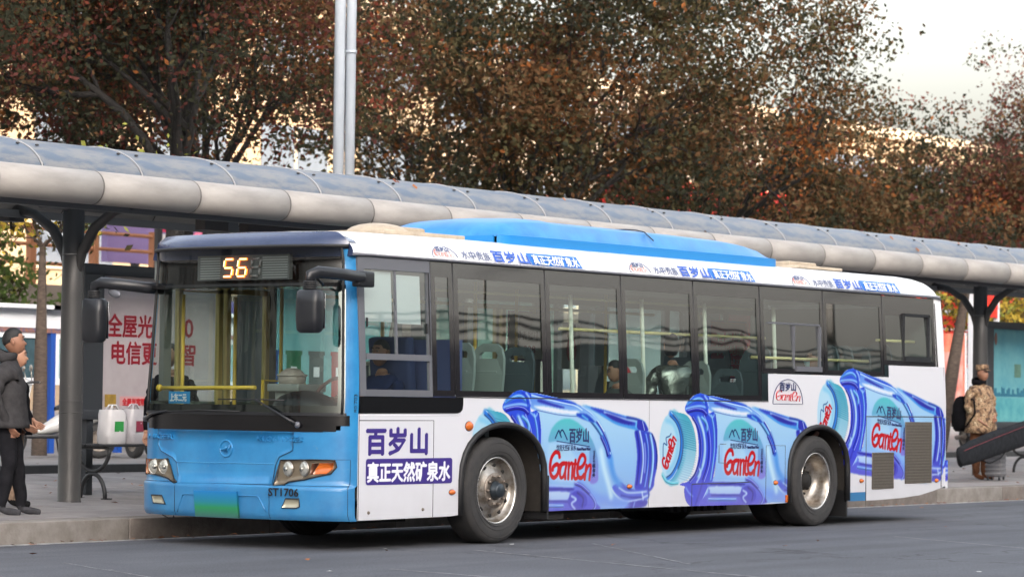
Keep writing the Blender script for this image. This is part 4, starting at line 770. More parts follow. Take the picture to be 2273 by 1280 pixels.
LOGO= [([(6.256,0.805),(6.239,0.843),(6.18,0.848),(6.12,0.792),(6.1,0.712),(6.115,0.636),(6.168,0.607),(6.227,0.644),(6.242,0.71),(6.212,0.734),(6.154,0.711),(6.143,0.683)],0.05),([(6.242,0.72),(6.302,0.748),(6.36,0.749)],0.03),([(6.352,0.738),(6.294,0.724),(6.266,0.662),(6.277,0.607),(6.321,0.614),(6.358,0.671)],0.038),([(6.377,0.745),(6.354,0.661),(6.355,0.596)],0.042),([(6.414,0.745),(6.405,0.594)],0.042),([(6.408,0.68),(6.436,0.732),(6.474,0.732),(6.468,0.593)],0.038),([(6.527,0.769),(6.504,0.631),(6.522,0.592),(6.555,0.596)],0.042),([(6.469,0.736),(6.561,0.734)],0.03),([(6.565,0.692),(6.638,0.706),(6.692,0.763),(6.674,0.813),(6.624,0.817),(6.581,0.764),(6.559,0.678),(6.577,0.611),(6.631,0.598),(6.673,0.628)],0.048),([(6.713,0.719),(6.686,0.585)],0.042),([(6.706,0.657),(6.744,0.709),(6.79,0.709),(6.767,0.581)],0.04)]
MARK= [([(6.182,0.986),(6.235,1.057),(6.255,1.033),(6.281,0.995),(6.263,1.033),(6.304,1.062),(6.381,0.971)],0.014),([(6.207,0.957),(6.761,0.902)],0.007)]
# ------------------------------------------------------------------ the printed advertisement: painted into an array of colours, no file
PPM = 170                                              # pixels per metre of print
TX0, TZ0, TW, TH = 4.55, .15, 3.65, 1.45               # tile of one bottle, in metres on the bus side
tw, th = int(TW*PPM), int(TH*PPM)
tile = np.zeros((th, tw, 4), np.float32)
def _blur(a, r):
    if r < .5: return a
    k = int(max(1, round(r))); ker = np.ones(2*k+1)/(2*k+1)
    for _ in range(2):
        a = np.apply_along_axis(lambda v: np.convolve(v, ker, 'same'), 0, a); a = np.apply_along_axis(lambda v: np.convolve(v, ker, 'same'), 1, a)
    return a
def _px(P): return np.array([((x-TX0)*PPM, (z-TZ0)*PPM) for x, z in P])
def _smooth(P, closed, n=6):
    P = np.array(P, float); k = len(P); out = []
    if k < 3: return P
    for i in range(k if closed else k-1):
        p0, p1, p2, p3 = (P[(i-1) % k], P[i], P[(i+1) % k], P[(i+2) % k]) if closed else (P[max(i-1,0)], P[i], P[i+1], P[min(i+2,k-1)])
        for t in np.arange(n)/n: out.append(.5*((2*p1)+(-p0+p2)*t+(2*p0-5*p1+4*p2-p3)*t*t+(-p0+3*p1-3*p2+p3)*t**3))
    if not closed: out.append(P[-1])
    return np.array(out)
def _box(P, pad):
    h, w = tile.shape[:2]
    x0, y0 = np.floor(P.min(0)-pad).astype(int); x1, y1 = np.ceil(P.max(0)+pad).astype(int)
    return max(0,x0), max(0,y0), min(w,x1), min(h,y1)
def _over(x0, y0, A, c):
    t = tile[y0:y0+A.shape[0], x0:x0+A.shape[1]]; A = A[..., None]; a0 = t[..., 3:4]; an = A + a0*(1-A)
    t[..., :3] = np.where(an > 1e-5, (c*A + t[..., :3]*a0*(1-A))/np.maximum(an, 1e-5), 0); t[..., 3:4] = an
def p_fill(P, ca, cb, blur, smooth=1, dirn='z'):
    P = _px(P); P = _smooth(P, True, 4) if smooth else P
    x0, y0, x1, y1 = _box(P, blur*2+2)
    if x1 <= x0 or y1 <= y0: return
    X, Y = np.meshgrid(np.arange(x0, x1)+.5, np.arange(y0, y1)+.5); ins = np.zeros(X.shape, bool); Q = np.roll(P, -1, 0)
    for (ax, ay), (bx_, by) in zip(P, Q):
        if ay == by: continue
        c = ((ay > Y) != (by > Y)) & (X < (bx_-ax)*(Y-ay)/(by-ay)+ax); ins ^= c
    A = _blur(ins.astype(float), blur*PPM/420); z0, z1 = P[:,1].min(), P[:,1].max(); t = np.clip((z1-Y)/(z1-z0+1e-6), 0, 1)[..., None]
    _over(x0, y0, A, np.array(ca)/255*(1-t)+np.array(cb)/255*t)
def p_stroke(P, w, c, blur):
    P = _smooth(_px(P), False, 5); r = w*PPM/2; x0, y0, x1, y1 = _box(P, r+blur*2+2)
    if x1 <= x0 or y1 <= y0: return
    X, Y = np.meshgrid(np.arange(x0, x1)+.5, np.arange(y0, y1)+.5); D = np.full(X.shape, 1e9)
    for (ax, ay), (bx_, by) in zip(P[:-1], P[1:]):
        dx, dy = bx_-ax, by-ay; t = np.clip(((X-ax)*dx+(Y-ay)*dy)/(dx*dx+dy*dy+1e-9), 0, 1); D = np.minimum(D, np.hypot(X-ax-t*dx, Y-ay-t*dy))
    _over(x0, y0, _blur(np.clip(r+.5-D, 0, 1), blur*PPM/420), np.array(c)/255)
def p_logo(M2, t2, s=1.0):
    for P, w in LOGO: p_stroke([tuple(M2 @ np.array(q) + t2) for q in P], w*s*.84, (205,28,38), .6)
for a in ART:
    if a[0] == 'F': p_fill(a[1], a[2], a[3], a[4], a[5], a[6])
    else:
        p_stroke(a[1], a[2], a[3], a[4])
        if a[2] >= .028 and a[4] < 7:                     # the glint and the dark edge that run along each band of glass
            Q = np.array(a[1]); T = np.gradient(Q, axis=0); T /= np.linalg.norm(T, axis=1)[:, None]+1e-9; Nn = np.stack([-T[:,1], T[:,0]], 1)
            p_stroke([tuple(q) for q in Q+Nn*a[2]*.34], a[2]*.16, (232,240,252), 1); p_stroke([tuple(q) for q in Q-Nn*a[2]*.46], a[2]*.20, tuple(int(v*.55) for v in a[3]), 1); p_stroke([tuple(q) for q in Q+Nn*a[2]*.06], a[2]*.09, tuple(min(255, int(v*1.35)+20) for v in a[3]), .8)
# ribs of the cap
for i in range(26):
    t = i/25; z = 1.165-.60*t; xr = 5.40+.17*math.sin(PI*(t*.86+.07)); xl = 5.19+.10*math.sin(PI*(t*.92+.05))
    p_stroke([(xl, z+.01), ((xl+xr)/2, z-.012), (xr-.03, z-.028)], .008, (88,150,176) if t < .5 else (176,200,222), .8)
# small letters down the label edge
r_ = random.Random(2)
p_logo(np.eye(2), np.zeros(2))
for P, w in MARK: p_stroke(P, w, (28,40,86), .5)
# the same logo written up the cap face
th_ = math.atan2(.40, .20); sc = .50; cth, sth = math.cos(th_), math.sin(th_)
Mc = np.array([[cth, -sth],[sth, cth]])*sc; p_logo(Mc, np.array([4.985, .66]) - Mc @ np.array([6.09, .62]), .62)
bottle = tile.copy()
LX, LZ0, LZ1 = 11.25, .15, 1.95
W_, H_ = int(LX*PPM), int((LZ1-LZ0)*PPM)
side = np.zeros((H_, W_, 4), np.float32); side[..., :3] = np.array([230,231,236])/255; side[..., 3] = 0
def stamp(dx, dz, ang=0., piv=(5.6,.9)):
    Y, X = np.mgrid[0:H_, 0:W_]; xm = X/PPM; zm = Y/PPM+LZ0; c, s_ = math.cos(-ang), math.sin(-ang)
    ux = xm-dx-piv[0]; uz = zm-dz-piv[1]; bx_ = c*ux-s_*uz+piv[0]; bz = s_*ux+c*uz+piv[1]
    u = (bx_-TX0)*PPM; v = (bz-TZ0)*PPM; iu = np.floor(u).astype(int); iv = np.floor(v).astype(int); ok = (iu >= 0) & (iv >= 0) & (iu < tw-1) & (iv < th-1)
    iu = np.clip(iu, 0, tw-2); iv = np.clip(iv, 0, th-2); fu = (u-iu)[..., None]; fv = (v-iv)[..., None]
    q = bottle[iv, iu]*(1-fu)*(1-fv)+bottle[iv, iu+1]*fu*(1-fv)+bottle[iv+1, iu]*(1-fu)*fv+bottle[iv+1, iu+1]*fu*fv
    A = (q[..., 3]*ok)[..., None]; side[..., :3] = side[..., :3]*(1-A)+q[..., :3]*A; side[..., 3:4] = np.maximum(side[..., 3:4], A)
stamp(-3.17, 0); stamp(0, 0); stamp(3.17, .31, math.radians(-4.0))
alpha_print = side[..., 3].copy(); rgb_print = np.clip(side[..., :3], 0, 1)
img = bpy.data.images.new('side_print', W_, H_, alpha=False); buf = np.ones((H_, W_, 4), np.float32); buf[..., :3] = rgb_print*.93
g_ = buf[..., :3];  l_ = g_.mean(2, keepdims=True); g_[:] = np.clip((l_+(g_-l_)*1.16)*np.where(np.abs(g_-l_).max(2, keepdims=True) > .04, np.array([.88,.965,.985]), 1.0), 0, 1)**1.10; img.pixels.foreach_set(buf.ravel()); img.update(); img.pack()
def print_mat():
    m = bpy.data.materials.new('side_print'); m.use_nodes = True; N = m.node_tree.nodes; L = m.node_tree.links; b = N['Principled BSDF']
    t = N.new('ShaderNodeTexImage'); t.image = img; t.interpolation = 'Linear'; t.extension = 'EXTEND'
    uv = N.new('ShaderNodeUVMap'); uv.uv_map = 'print'; L.new(uv.outputs[0], t.inputs[0])
    tc = N.new('ShaderNodeTexCoord'); n = N.new('ShaderNodeTexNoise'); n.inputs['Scale'].default_value = 3.5; n.inputs['Detail'].default_value = 5; L.new(tc.outputs['Object'], n.inputs['Vector'])
    # dust and splashes low on the panels
    sx = N.new('ShaderNodeSeparateXYZ'); L.new(tc.outputs['Object'], sx.inputs[0]); mr = N.new('ShaderNodeMapRange'); mr.inputs[1].default_value = .25; mr.inputs[2].default_value = .75; mr.inputs[3].default_value = .42; mr.inputs[4].default_value = .0; L.new(sx.outputs[2], mr.inputs[0])
    nm = N.new('ShaderNodeMath'); nm.operation = 'MULTIPLY'; L.new(mr.outputs[0], nm.inputs[0]); L.new(n.outputs['Fac'], nm.inputs[1])
    mx = N.new('ShaderNodeMix'); mx.data_type = 'RGBA'; L.new(nm.outputs[0], mx.inputs['Factor']); L.new(t.outputs[0], mx.inputs['A']); mx.inputs['B'].default_value = (.38,.36,.34,1); L.new(mx.outputs['Result'], b.inputs['Base Color'])
    b.inputs['Roughness'].default_value = .27; b.inputs['Coat Weight'].default_value = .08
    bp = N.new('ShaderNodeBump'); bp.inputs['Strength'].default_value = .35; bp.inputs['Distance'].default_value = .004; n2 = N.new('ShaderNodeTexNoise'); n2.inputs['Scale'].default_value = 1.7; L.new(tc.outputs['Object'], n2.inputs['Vector']); L.new(n2.outputs['Fac'], bp.inputs['Height']); L.new(bp.outputs[0], b.inputs['Normal'])
    return m
M_print = print_mat()
def add_uv(o, k=1.):
    me = o.data; uv = me.uv_layers.new(name='print'); n = len(me.loops); vi = np.zeros(n, np.int32); me.loops.foreach_get('vertex_index', vi)
    co = np.zeros(len(me.vertices)*3); me.vertices.foreach_get('co', co); co = co.reshape(-1,3)[vi]
    uv.data.foreach_set('uv', np.stack([co[:,0]*k/LX, (co[:,2]-LZ0)/(LZ1-LZ0)], 1).ravel().astype(np.float32))
# ------------------------------------------------------------------ the bus (its own axes: x from the front to the rear, y away from the camera)
bus = empty('city_bus', (0, 0, 0)); tag(bus, 'blue and white city bus with bottled water advertising, standing at the kerb', 'bus')
BW, BL = 2.5, 11.03
def part(mb, name, m, parent=None): return mb.build(name, m, parent or bus)
def sy(z): return 0.0 if z <= 1.37 else .06*((z-1.37)/1.25)**1.3            # the side leans in above the waist
def fdz(z): return float(np.interp(z, [.2,.26,.30,.555,.575,.75,1.15,1.2,2.25,2.6,2.68,2.76,2.84], [.05,.0,-.03,-.035,-.004,.0,.0,.0,.045,.055,.035,.06,.17]))
def FX(y, z):
    t = min(abs(y-1.25)/1.25, 1); return -.30*max(0, 1-t**3)**.6 + fdz(z)
def front_grid(ys, zs, off=0., mask=None, mb=None):
    mb = mb or MB(); mb.grid(lambda y, z: (FX(y, z)-off, y if z < 1.37 else (1.25+(y-1.25)*(1-.05*(z-1.37)/1.25)), z), ys, zs, True, mask); return mb
def cosy(a, b, n):                                       # finer towards the corners
    return [1.25 - 1.25*math.cos(PI*t) for t in lin(math.acos(1-(a)/1.25)/PI, math.acos(1-(b)/1.25)/PI, n)]
def fp(y, z, off=.004): 
    yy = y if z < 1.37 else 1.25+(y-1.25)*(1-.05*(z-1.37)/1.25)
    return Vector((FX(y, z)-off, yy, z))
def fpoly(pts, off, name, m, parent=None, thick=.02, res=.05):
    """a flat outline in (y, z) laid on the front's curve, with a rim of its own thickness."""
    bm = bmesh.new(); P = []
    for i in range(len(pts)):
        a, b = pts[i], pts[(i+1) % len(pts)]; n = max(1, int(math.hypot(a[0]-b[0], a[1]-b[1])/res))
        for k in range(n): P.append((a[0]+(b[0]-a[0])*k/n, a[1]+(b[1]-a[1])*k/n))
    vs = [bm.verts.new((0, y, z)) for y, z in P]; f = bm.faces.new(vs); bmesh.ops.triangulate(bm, faces=[f])
    for _ in range(2):
        es = [e for e in bm.edges if e.calc_length() > res*1.4]
        if es: bmesh.ops.subdivide_edges(bm, edges=es, cuts=1); bmesh.ops.triangulate(bm, faces=bm.faces[:])
    bm.verts.index_update(); mb = MB(); F_ = [[v.index for v in f.verts] for f in bm.faces]
    V0 = [fp(v.co.y, v.co.z, off) for v in bm.verts]; mb.add(V0, F_, True)
    bd = [(e.verts[0].index, e.verts[1].index) for e in bm.edges if e.is_boundary]
    V1 = [v+Vector((thick,0,0)) for v in V0]; o = len(mb.v); mb.add(V1, [], False); mb.f += [(a, b, b+o, a+o) for a, b in bd]; mb.sm += [False]*len(bd); mb.mi += [0]*len(bd)
    bm.free(); return mb.build(name, m, parent or bus)
def fline(pts, w, name, m, off=.0015, parent=None):
    P = []
    for a, b in zip(pts[:-1], pts[1:]):
        n = max(2, int(math.hypot(a[0]-b[0], a[1]-b[1])/.04))
        for k in range(n): P.append(fp(a[0]+(b[0]-a[0])*k/n, a[1]+(b[1]-a[1])*k/n, off))
    P.append(fp(*pts[-1], off)); mb = MB(); mb.tube(P, w, 6, flat=.6); return mb.build(name, m, parent or bus)

# front lower skin
zs = [.262,.27,.29,.32,.38,.45,.52,.553,.557,.573,.577,.62,.7,.8,.9,1.0,1.06]
part(front_grid(cosy(0,2.5,61), zs), 'front_panel', M_blue)
b = MB(); b.grid(lambda y, t: (FX(y,.262)+t*.35, y, .262), cosy(0.02,2.48,31), [0,1], False); part(b, 'bumper_underside', M_dark)
# blue body corners beside the windscreen
for (a, c) in ((0,.10),(2.40,2.5)):
    part(front_grid(cosy(a, c, 10), lin(1.06, 2.66, 24)), 'corner_panel', M_blue)
# black strip and windscreen
part(front_grid(cosy(.035,2.465,49), [1.045,1.05,1.1,1.15,1.19], .008, mask=lambda y, z: not (min(y, 2.5-y) < .35*(1-math.sqrt(max(0,1-((1.19-z)/.15)**2)))) ), 'black_strip', M_blackgloss)
part(front_grid(cosy(.05,2.45,49), [1.185,1.195,1.205,1.212], .022), 'wiper_ledge', M_black)
ws = part(front_grid(cosy(.07,2.43,61), lin(1.212, 2.345, 16), .010), 'windscreen', G_front)
b = MB(); front_grid(cosy(.07,2.43,49), [1.212,1.24,1.275], .006, mb=b); front_grid(cosy(.07,.125,4), lin(1.27,2.345,12), .006, mb=b); front_grid(cosy(2.375,2.43,4), lin(1.27,2.345,12), .006, mb=b); part(b, 'windscreen_border', M_frit, ws)
def tint_top():
    return glass('sign_glass', (.80,.84,.84), .03, .01, wav=.006, wscale=.8)
G_top = tint_top()
top = part(front_grid(cosy(.07,2.43,61), lin(2.352, 2.69, 7), .010), 'sign_window', G_top)
b = MB(); front_grid(cosy(.10,2.4,49), [2.335,2.35,2.362], .004, mb=b); part(b, 'screen_divider', M_rubber)
for y_ in (.085, 2.415): b = MB(); b.tube([fp(y_, z, .012) for z in lin(1.2,2.68,14)], .014, 6); part(b, 'screen_seal', M_rubber)
b = MB(); b.bx(-.02,.30,.12,.72,2.37,2.665); b.bx(-.02,.30,1.82,2.38,2.37,2.665); b.bx(-.16,.25,.15,2.35,2.33,2.362); b.bx(.0,.04,.15,2.35,2.36,2.67); part(b, 'sign_surround', M_blackgloss)
# route sign
sg = MB(); sg.bx(-.145,-.10,.70,1.80,2.40,2.625); sg = part(sg, 'route_sign', M_signpanel)
for (ya, yb) in ((.72,1.01),(1.52,1.76)):
    for k in range(9): b = MB(); b.bx(-.152,-.1455,ya,yb,2.415+.0225*k,2.425+.0225*k); part(b, 'sign_slat', M_signslat, sg)
SEG = {'5': 'afgcd', '6': 'afgcde', '8': 'abcdefg'}
def digit(ch, yc, on):
    w, h, zc = .052, .078, 2.511
    ends = {'a':((-w,h),(w,h)),'b':((w,h),(w,0)),'c':((w,0),(w,-h)),'d':((-w,-h),(w,-h)),'e':((-w,0),(-w,-h)),'f':((-w,h),(-w,0)),'g':((-w,0),(w,0))}
    b = MB(); q = MB()
    for s in SEG[ch]:
        (a0, c0), (a1, c1) = ends[s]; v = Vector((a1-a0, c1-c0)).normalized()*.012
        # +u is towards the viewer's right, which is -y; the figures lean
        P = lambda u, w_: (-.1535, yc-(u+w_*.16), zc+w_)
        b.cyl(P(a0+v.x, c0+v.y), P(a1-v.x, c1-v.y), .0125, n=6)
        if on: q.cyl((P(a0+v.x, c0+v.y)[0]-.010, *P(a0+v.x, c0+v.y)[1:]), (P(a1-v.x, c1-v.y)[0]-.010, *P(a1-v.x, c1-v.y)[1:]), .0055, n=6)
    part(b, 'digit', M_amberlit if on else M_leddim, sg)
    if on: part(q, 'digit_core', M_amberwhite, sg)
digit('5', 1.415, True); digit('6', 1.25, True); digit('8', 1.09, False)
# navy brow
def rz(y): return float(np.interp(y, [p_[0] for p_ in RP0], [p_[1] for p_ in RP0]))
RP0 = [(.045,2.608),(.048,2.63),(.060,2.67),(.085,2.715),(.125,2.76),(.19,2.80),(.30,2.835),(.50,2.868),(.85,2.90),(1.25,2.91)]; RP0 = RP0 + [(2.5-y, z) for y, z in RP0[-2::-1]]
def front_drop(x, z): return z - .085*math.exp(-max(0,x)/.55)*max(0,(z-2.66)/.25)**1.3 if z > 2.66 else z
def ysq(y): return 1.25+(y-1.25)*.95
def brow(y, t):
    zt = min(2.82, rz(ysq(y))+.006); z = 2.672+(zt-2.672)*t; v = fp(y, z, .035); return (v.x, v.y, z)
b = MB(); b.grid(brow, cosy(.03,2.47,61), lin(0,1,7)); part(b, 'brow', M_navy)
b = MB()
def btop(y, t):
    a = Vector(brow(y, 1)); yy = ysq(y); x1 = .06; zt = front_drop(x1, rz(yy))+.010; return (a.x+(x1-a.x)*t, a.y, a.z+(zt-a.z)*math.sin(t*PI/2)**.8)
b.grid(btop, cosy(.03,2.47,61), lin(0,1,10)); part(b, 'brow_top', M_navy)
b = MB(); b.tube([fp(y, 2.688, .030) for y in cosy(.03,2.47,41)], .017, 6); part(b, 'brow_lip', M_rubber)

# front details
fpoly([(1.851,.562),(1.893,.746),(1.954,.789),(2.126,.844),(2.176,.90),(2.18,1.035),(.52,1.035),(.521,.88),(.56,.862),(.66,.82),(.697,.756),(.732,.576)], .0075, 'front_flap', M_blue, thick=.012)
fline([(1.851,.566),(1.893,.746),(1.954,.789),(2.126,.844),(2.176,.90),(2.18,1.04)], .0045, 'flap_seam', M_seam, .006); fline([(.732,.576),(.697,.756),(.66,.82),(.56,.862),(.521,.88),(.52,1.04)], .0045, 'flap_seam', M_seam, .006)
fline([(1.893,.750),(.697,.756)], .004, 'crease', mat('crease_light', (.10,.38,.66), .3), .010)
fline([(2.44,.568),(.03,.568)], .005, 'bumper_seam', M_seam, .0); 
for y in (1.889,.745): fline([(y,.56),(y,.27)], .004, 'bumper_joint', M_seam, .001)
fline([(.03,.80),(.03,.27)], .004, 'corner_joint', M_seam, .001); fline([(.14,.803),(.03,.803)], .003, 'corner_joint', M_seam, .001)
fpoly([(1.80,.445),(1.769,.456),(.90,.465),(.857,.452),(.775,.34),(.79,.30),(1.83,.285),(1.848,.30)], -.004, 'plate_recess', mat('bus_blue_recess', (.014,.19,.47), .4), thick=.004)
fline([(1.848,.30),(1.78,.452),(1.76,.46),(.88,.466),(.857,.455),(.775,.33)], .008, 'recess_rim', M_blue, .002)
def plate_mat():
    m = mat('number_plate', (.03,.2,.3), .4); N = m.node_tree.nodes; L = m.node_tree.links; tc = N.new('ShaderNodeTexCoord'); sx = N.new('ShaderNodeSeparateXYZ'); L.new(tc.outputs['Object'], sx.inputs[0])
    cr = N.new('ShaderNodeValToRGB'); mr = N.new('ShaderNodeMapRange'); mr.inputs[1].default_value = .262; mr.inputs[2].default_value = .50; L.new(sx.outputs[2], mr.inputs[0]); L.new(mr.outputs[0], cr.inputs[0]); E = cr.color_ramp.elements
    E[0].color = (*rgb(60,96,100),1); E[1].color = (*rgb(34,124,190),1); e1 = E.new(.38); e1.color = (*rgb(44,138,88),1); e2 = E.new(.6); e2.color = (*rgb(38,128,150),1); L.new(cr.outputs[0], N['Principled BSDF'].inputs['Base Color']); return m
b = MB(); b.add([fp(1.60,.50,.045)*1, fp(1.08,.50,.045), fp(1.08,.262,.045), fp(1.60,.262,.045)], [(0,1,2,3)]); V_ = [Vector(v)+Vector((.02,0,0)) for v in b.v]; b.add(V_, [(3,2,1,0)]); b.add([b.v[i] for i in (0,1,5,4)], [(0,1,2,3)]); b.add([b.v[i] for i in (2,3,7,6)], [(0,1,2,3)]); part(b, 'number_plate', plate_mat())
# the round emblem and raised model letters
b = MB(); b.tube([fp(1.27+.072*math.cos(a), .882+.072*math.sin(a), .012) for a in lin(0,2*PI,33)], .009, 6)
b.tube([fp(1.325,.865,.014), fp(1.285,.878,.014), fp(1.262,.90,.014)], .009, 6); b.tube([fp(1.29,.85,.014), fp(1.24,.90,.014), fp(1.215,.915,.014)], .008, 6); b.tube([fp(1.262,.845,.014), fp(1.225,.905,.014)], .008, 6)
part(b, 'emblem', M_blue)
ang = math.atan2(fp(1.95,.95).x-fp(2.3,.95).x, -.35)
def ftext(txt, ya, yb, z, size, m, off, depth, bold=0):
    a, c = fp(ya, z, off), fp(yb, z, off); return text_part(txt, size, m, bus, frame(a, c-a, (0,0,1)), 'lettering', bold, width=(c-a).length, depth=depth)
ftext('HIGER', 2.33, 1.93, .955, .062, M_blue, .030, .006, .0); ftext('KLQ6119GE3', .90, .42, .955, .062, M_blue, .018, .006, .0)
ftext('ST1706', .735, .425, .475, .098, M_inkblack, .022, .0015, .0020)
# headlights
def headlight(outline, bowls, ind, side_lens):
    h = fpoly(outline, .004, 'headlight', M_lampbowl, thick=.03)
    ol = outline + [outline[0]]; b = MB(); b.tube([fp(y, z, .008) for y, z in ol], .007, 6); part(b, 'rim', M_rubber, h)
    for (y, z, r) in bowls:
        c = fp(y, z, .0); nrm = (fp(y-.02,z,.0)-fp(y+.02,z,.0)); nv = Vector((-1, 0, 0)); nv = Vector((-abs(nrm.y), nrm.x*(1 if nrm.y < 0 else -1), 0)).normalized()
        Rm = nv.to_track_quat('Z', 'Y').to_matrix()
        q = MB(); q.lathe([(0,.024),(r*.5,.021),(r*.86,.012),(r,.004)], c, R=Rm, n=24); q.lathe([(r*.2,.026),(r*.35,.029),(0,.030)], c, R=Rm, n=16); part(q, 'lens', M_lens, h)
        q = MB(); q.lathe([(r,.0),(r*1.07,.012),(r*1.12,.0)], c, R=Rm, n=24); part(q, 'bezel', M_chrome, h)
    if ind:
        o = fpoly(ind, .010, 'indicator', M_orange, h, thick=.006)
    if side_lens: fpoly(side_lens, .010, 'side_lens', M_brownlens, h, thick=.006)
headlight([(.645,.790),(.30,.800),(.135,.797),(.12,.74),(.165,.68),(.40,.625),(.56,.600),(.60,.575),(.705,.565)], [(.575,.715,.066),(.415,.718,.066)], [(.26,.77),(.145,.775),(.15,.72),(.20,.68),(.32,.672)], [(.33,.765),(.268,.77),(.325,.672),(.35,.668)])
headlight([(2.455,.765),(2.02,.772),(1.975,.70),(1.93,.60),(1.868,.560),(1.90,.560),(2.02,.60),(2.20,.625),(2.45,.622)], [(2.225,.700,.066),(2.065,.702,.064)], [(2.455,.758),(2.35,.758),(2.35,.635),(2.452,.63)], None)
for (pts) in ([(2.245,.438),(2.07,.440),(2.015,.362),(2.21,.366)], [(.565,.452),(.428,.456),(.425,.385),(.455,.372),(.605,.370)]):
    f = fpoly(pts, .004, 'fog_light', M_fog, thick=.02); b = MB(); b.tube([fp(y, z, .006) for y, z in pts+[pts[0]]], .006, 6); part(b, 'rim', M_seam, f)
# wipers
for (P, tip) in (([(.462,1.105),(.62,1.19),(.90,1.322)], [(.60,1.318),(.90,1.325),(1.36,1.322)]), ([(2.47,1.135),(2.25,1.18),(2.0,1.212)], [(1.10,1.215),(1.6,1.222),(2.1,1.20)])):
    b = MB(); pp = [fp(y, z, .05 if i else .035) for i, (y, z) in enumerate(P)]; b.tube(pp, [.017,.012,.008], 8); w = part(b, 'wiper', M_black)
    b = MB(); b.tube([fp(y, z, .034) for y, z in tip], .007, 6); part(b, 'wiper_blade', M_rubber, w); b = MB(); b.ball(fp(P[0][0], P[0][1], .03), (.025,.03,.03), 10, 6); part(b, 'pivot', M_greyframe, w)
b = MB(); b.tube([fp(1.93,.262,0), fp(1.98,.235,-.02), fp(2.06,.232,-.02), fp(2.10,.262,0)], .006, 6); part(b, 'tow_hook', M_black)

# ---------------- near side
def ring(pts, y0, y1, name, m, parent=None, uv=False):
    """a polygon in (x, z) standing in the side wall, from depth y0 to y1."""
    bm = bmesh.new(); vs = [bm.verts.new((x, y0+sy(z), z)) for x, z in pts]; f = bm.faces.new(vs); bmesh.ops.triangulate(bm, faces=[f], ngon_method='EAR_CLIP'); bm.verts.index_update()
    mb = MB(); V = [tuple(v.co) for v in bm.verts]; mb.add(V, [[v.index for v in f.verts] for f in bm.faces], False); bd = [(e.verts[0].index, e.verts[1].index) for e in bm.edges if e.is_boundary]; n = len(V)
    mb.add([(a, y1+sy(c), c) for a, _, c in V], [], False); mb.f += [(a, b_, b_+n, a+n) for a, b_ in bd]; mb.sm += [False]*len(bd); mb.mi += [0]*len(bd); bm.free()
    o = mb.build(name, m, parent or bus)
    if uv: add_uv(o)
    return o
def archpts(xc, hw, ztop, zb, n=16, rev=False):
    P = [(xc-hw, zb)] + [(xc-hw*math.cos(PI*t), .60+(ztop-.60)*math.sin(PI*t)**.85) for t in lin(0, 1, n)] + [(xc+hw, zb)]
    return P
A1 = archpts(2.165, .665, 1.115, .285); A2 = archpts(8.045, .64, 1.095, .272)
bottom = [(.0,.268),(1.36,.275)] + A1 + [(3.4,.288),(5.0,.283),(6.9,.268)] + A2 + [(9.1,.262),(9.35,.262),(9.95,.275),(10.4,.30),(10.7,.34),(10.95,.38),(11.03,.40)]
top_ = [(11.03,1.80),(10.86,1.80),(9.655,1.80),(9.65,1.665),(6.975,1.665),(6.97,1.372),(1.535,1.372),(1.535,1.30),(1.525,1.25),(1.49,1.225),(1.44,1.215),(.0,1.208)]
def col_panel(bot, top, name, m):
    bot = [(x, z) for x, z in bot]; top = sorted(top); cuts = sorted(set([round(x, 4) for x, z in bot]+[round(x, 4) for x, z in top]))
    cuts = [c for i, c in enumerate(cuts) if i == 0 or c-cuts[i-1] > .0015]
    def ev(P, x):
        for (xa, za), (xb, zb_) in zip(P[:-1], P[1:]):
            if xa <= x <= xb and xb > xa: return za+(zb_-za)*(x-xa)/(xb-xa)
        return P[0][1] if x < P[0][0] else P[-1][1]
    mb = MB()
    for a, c in zip(cuts[:-1], cuts[1:]):
        e = (c-a)*.001; q = []
        for P in (bot, top): q.append((ev(P, a+e), ev(P, c-e)))
        zl = [(q[0][0]+(q[1][0]-q[0][0])*t, q[0][1]+(q[1][1]-q[0][1])*t) for t in (0,.25,.5,.75,1)]
        V = []
        for z0, z1 in zl: V += [(a, sy(z0), z0), (c, sy(z1), z1)]
        mb.add(V, [(2*i, 2*i+1, 2*i+3, 2*i+2) for i in range(4)])
        mb.add([(a, 0, q[0][0]), (c, 0, q[0][1]), (c, .04, q[0][1]), (a, .04, q[0][0])], [(0,1,2,3)])
    o = mb.build(name, m, bus); add_uv(o); return o
sp = col_panel(bottom, top_, 'side_panel', M_print)
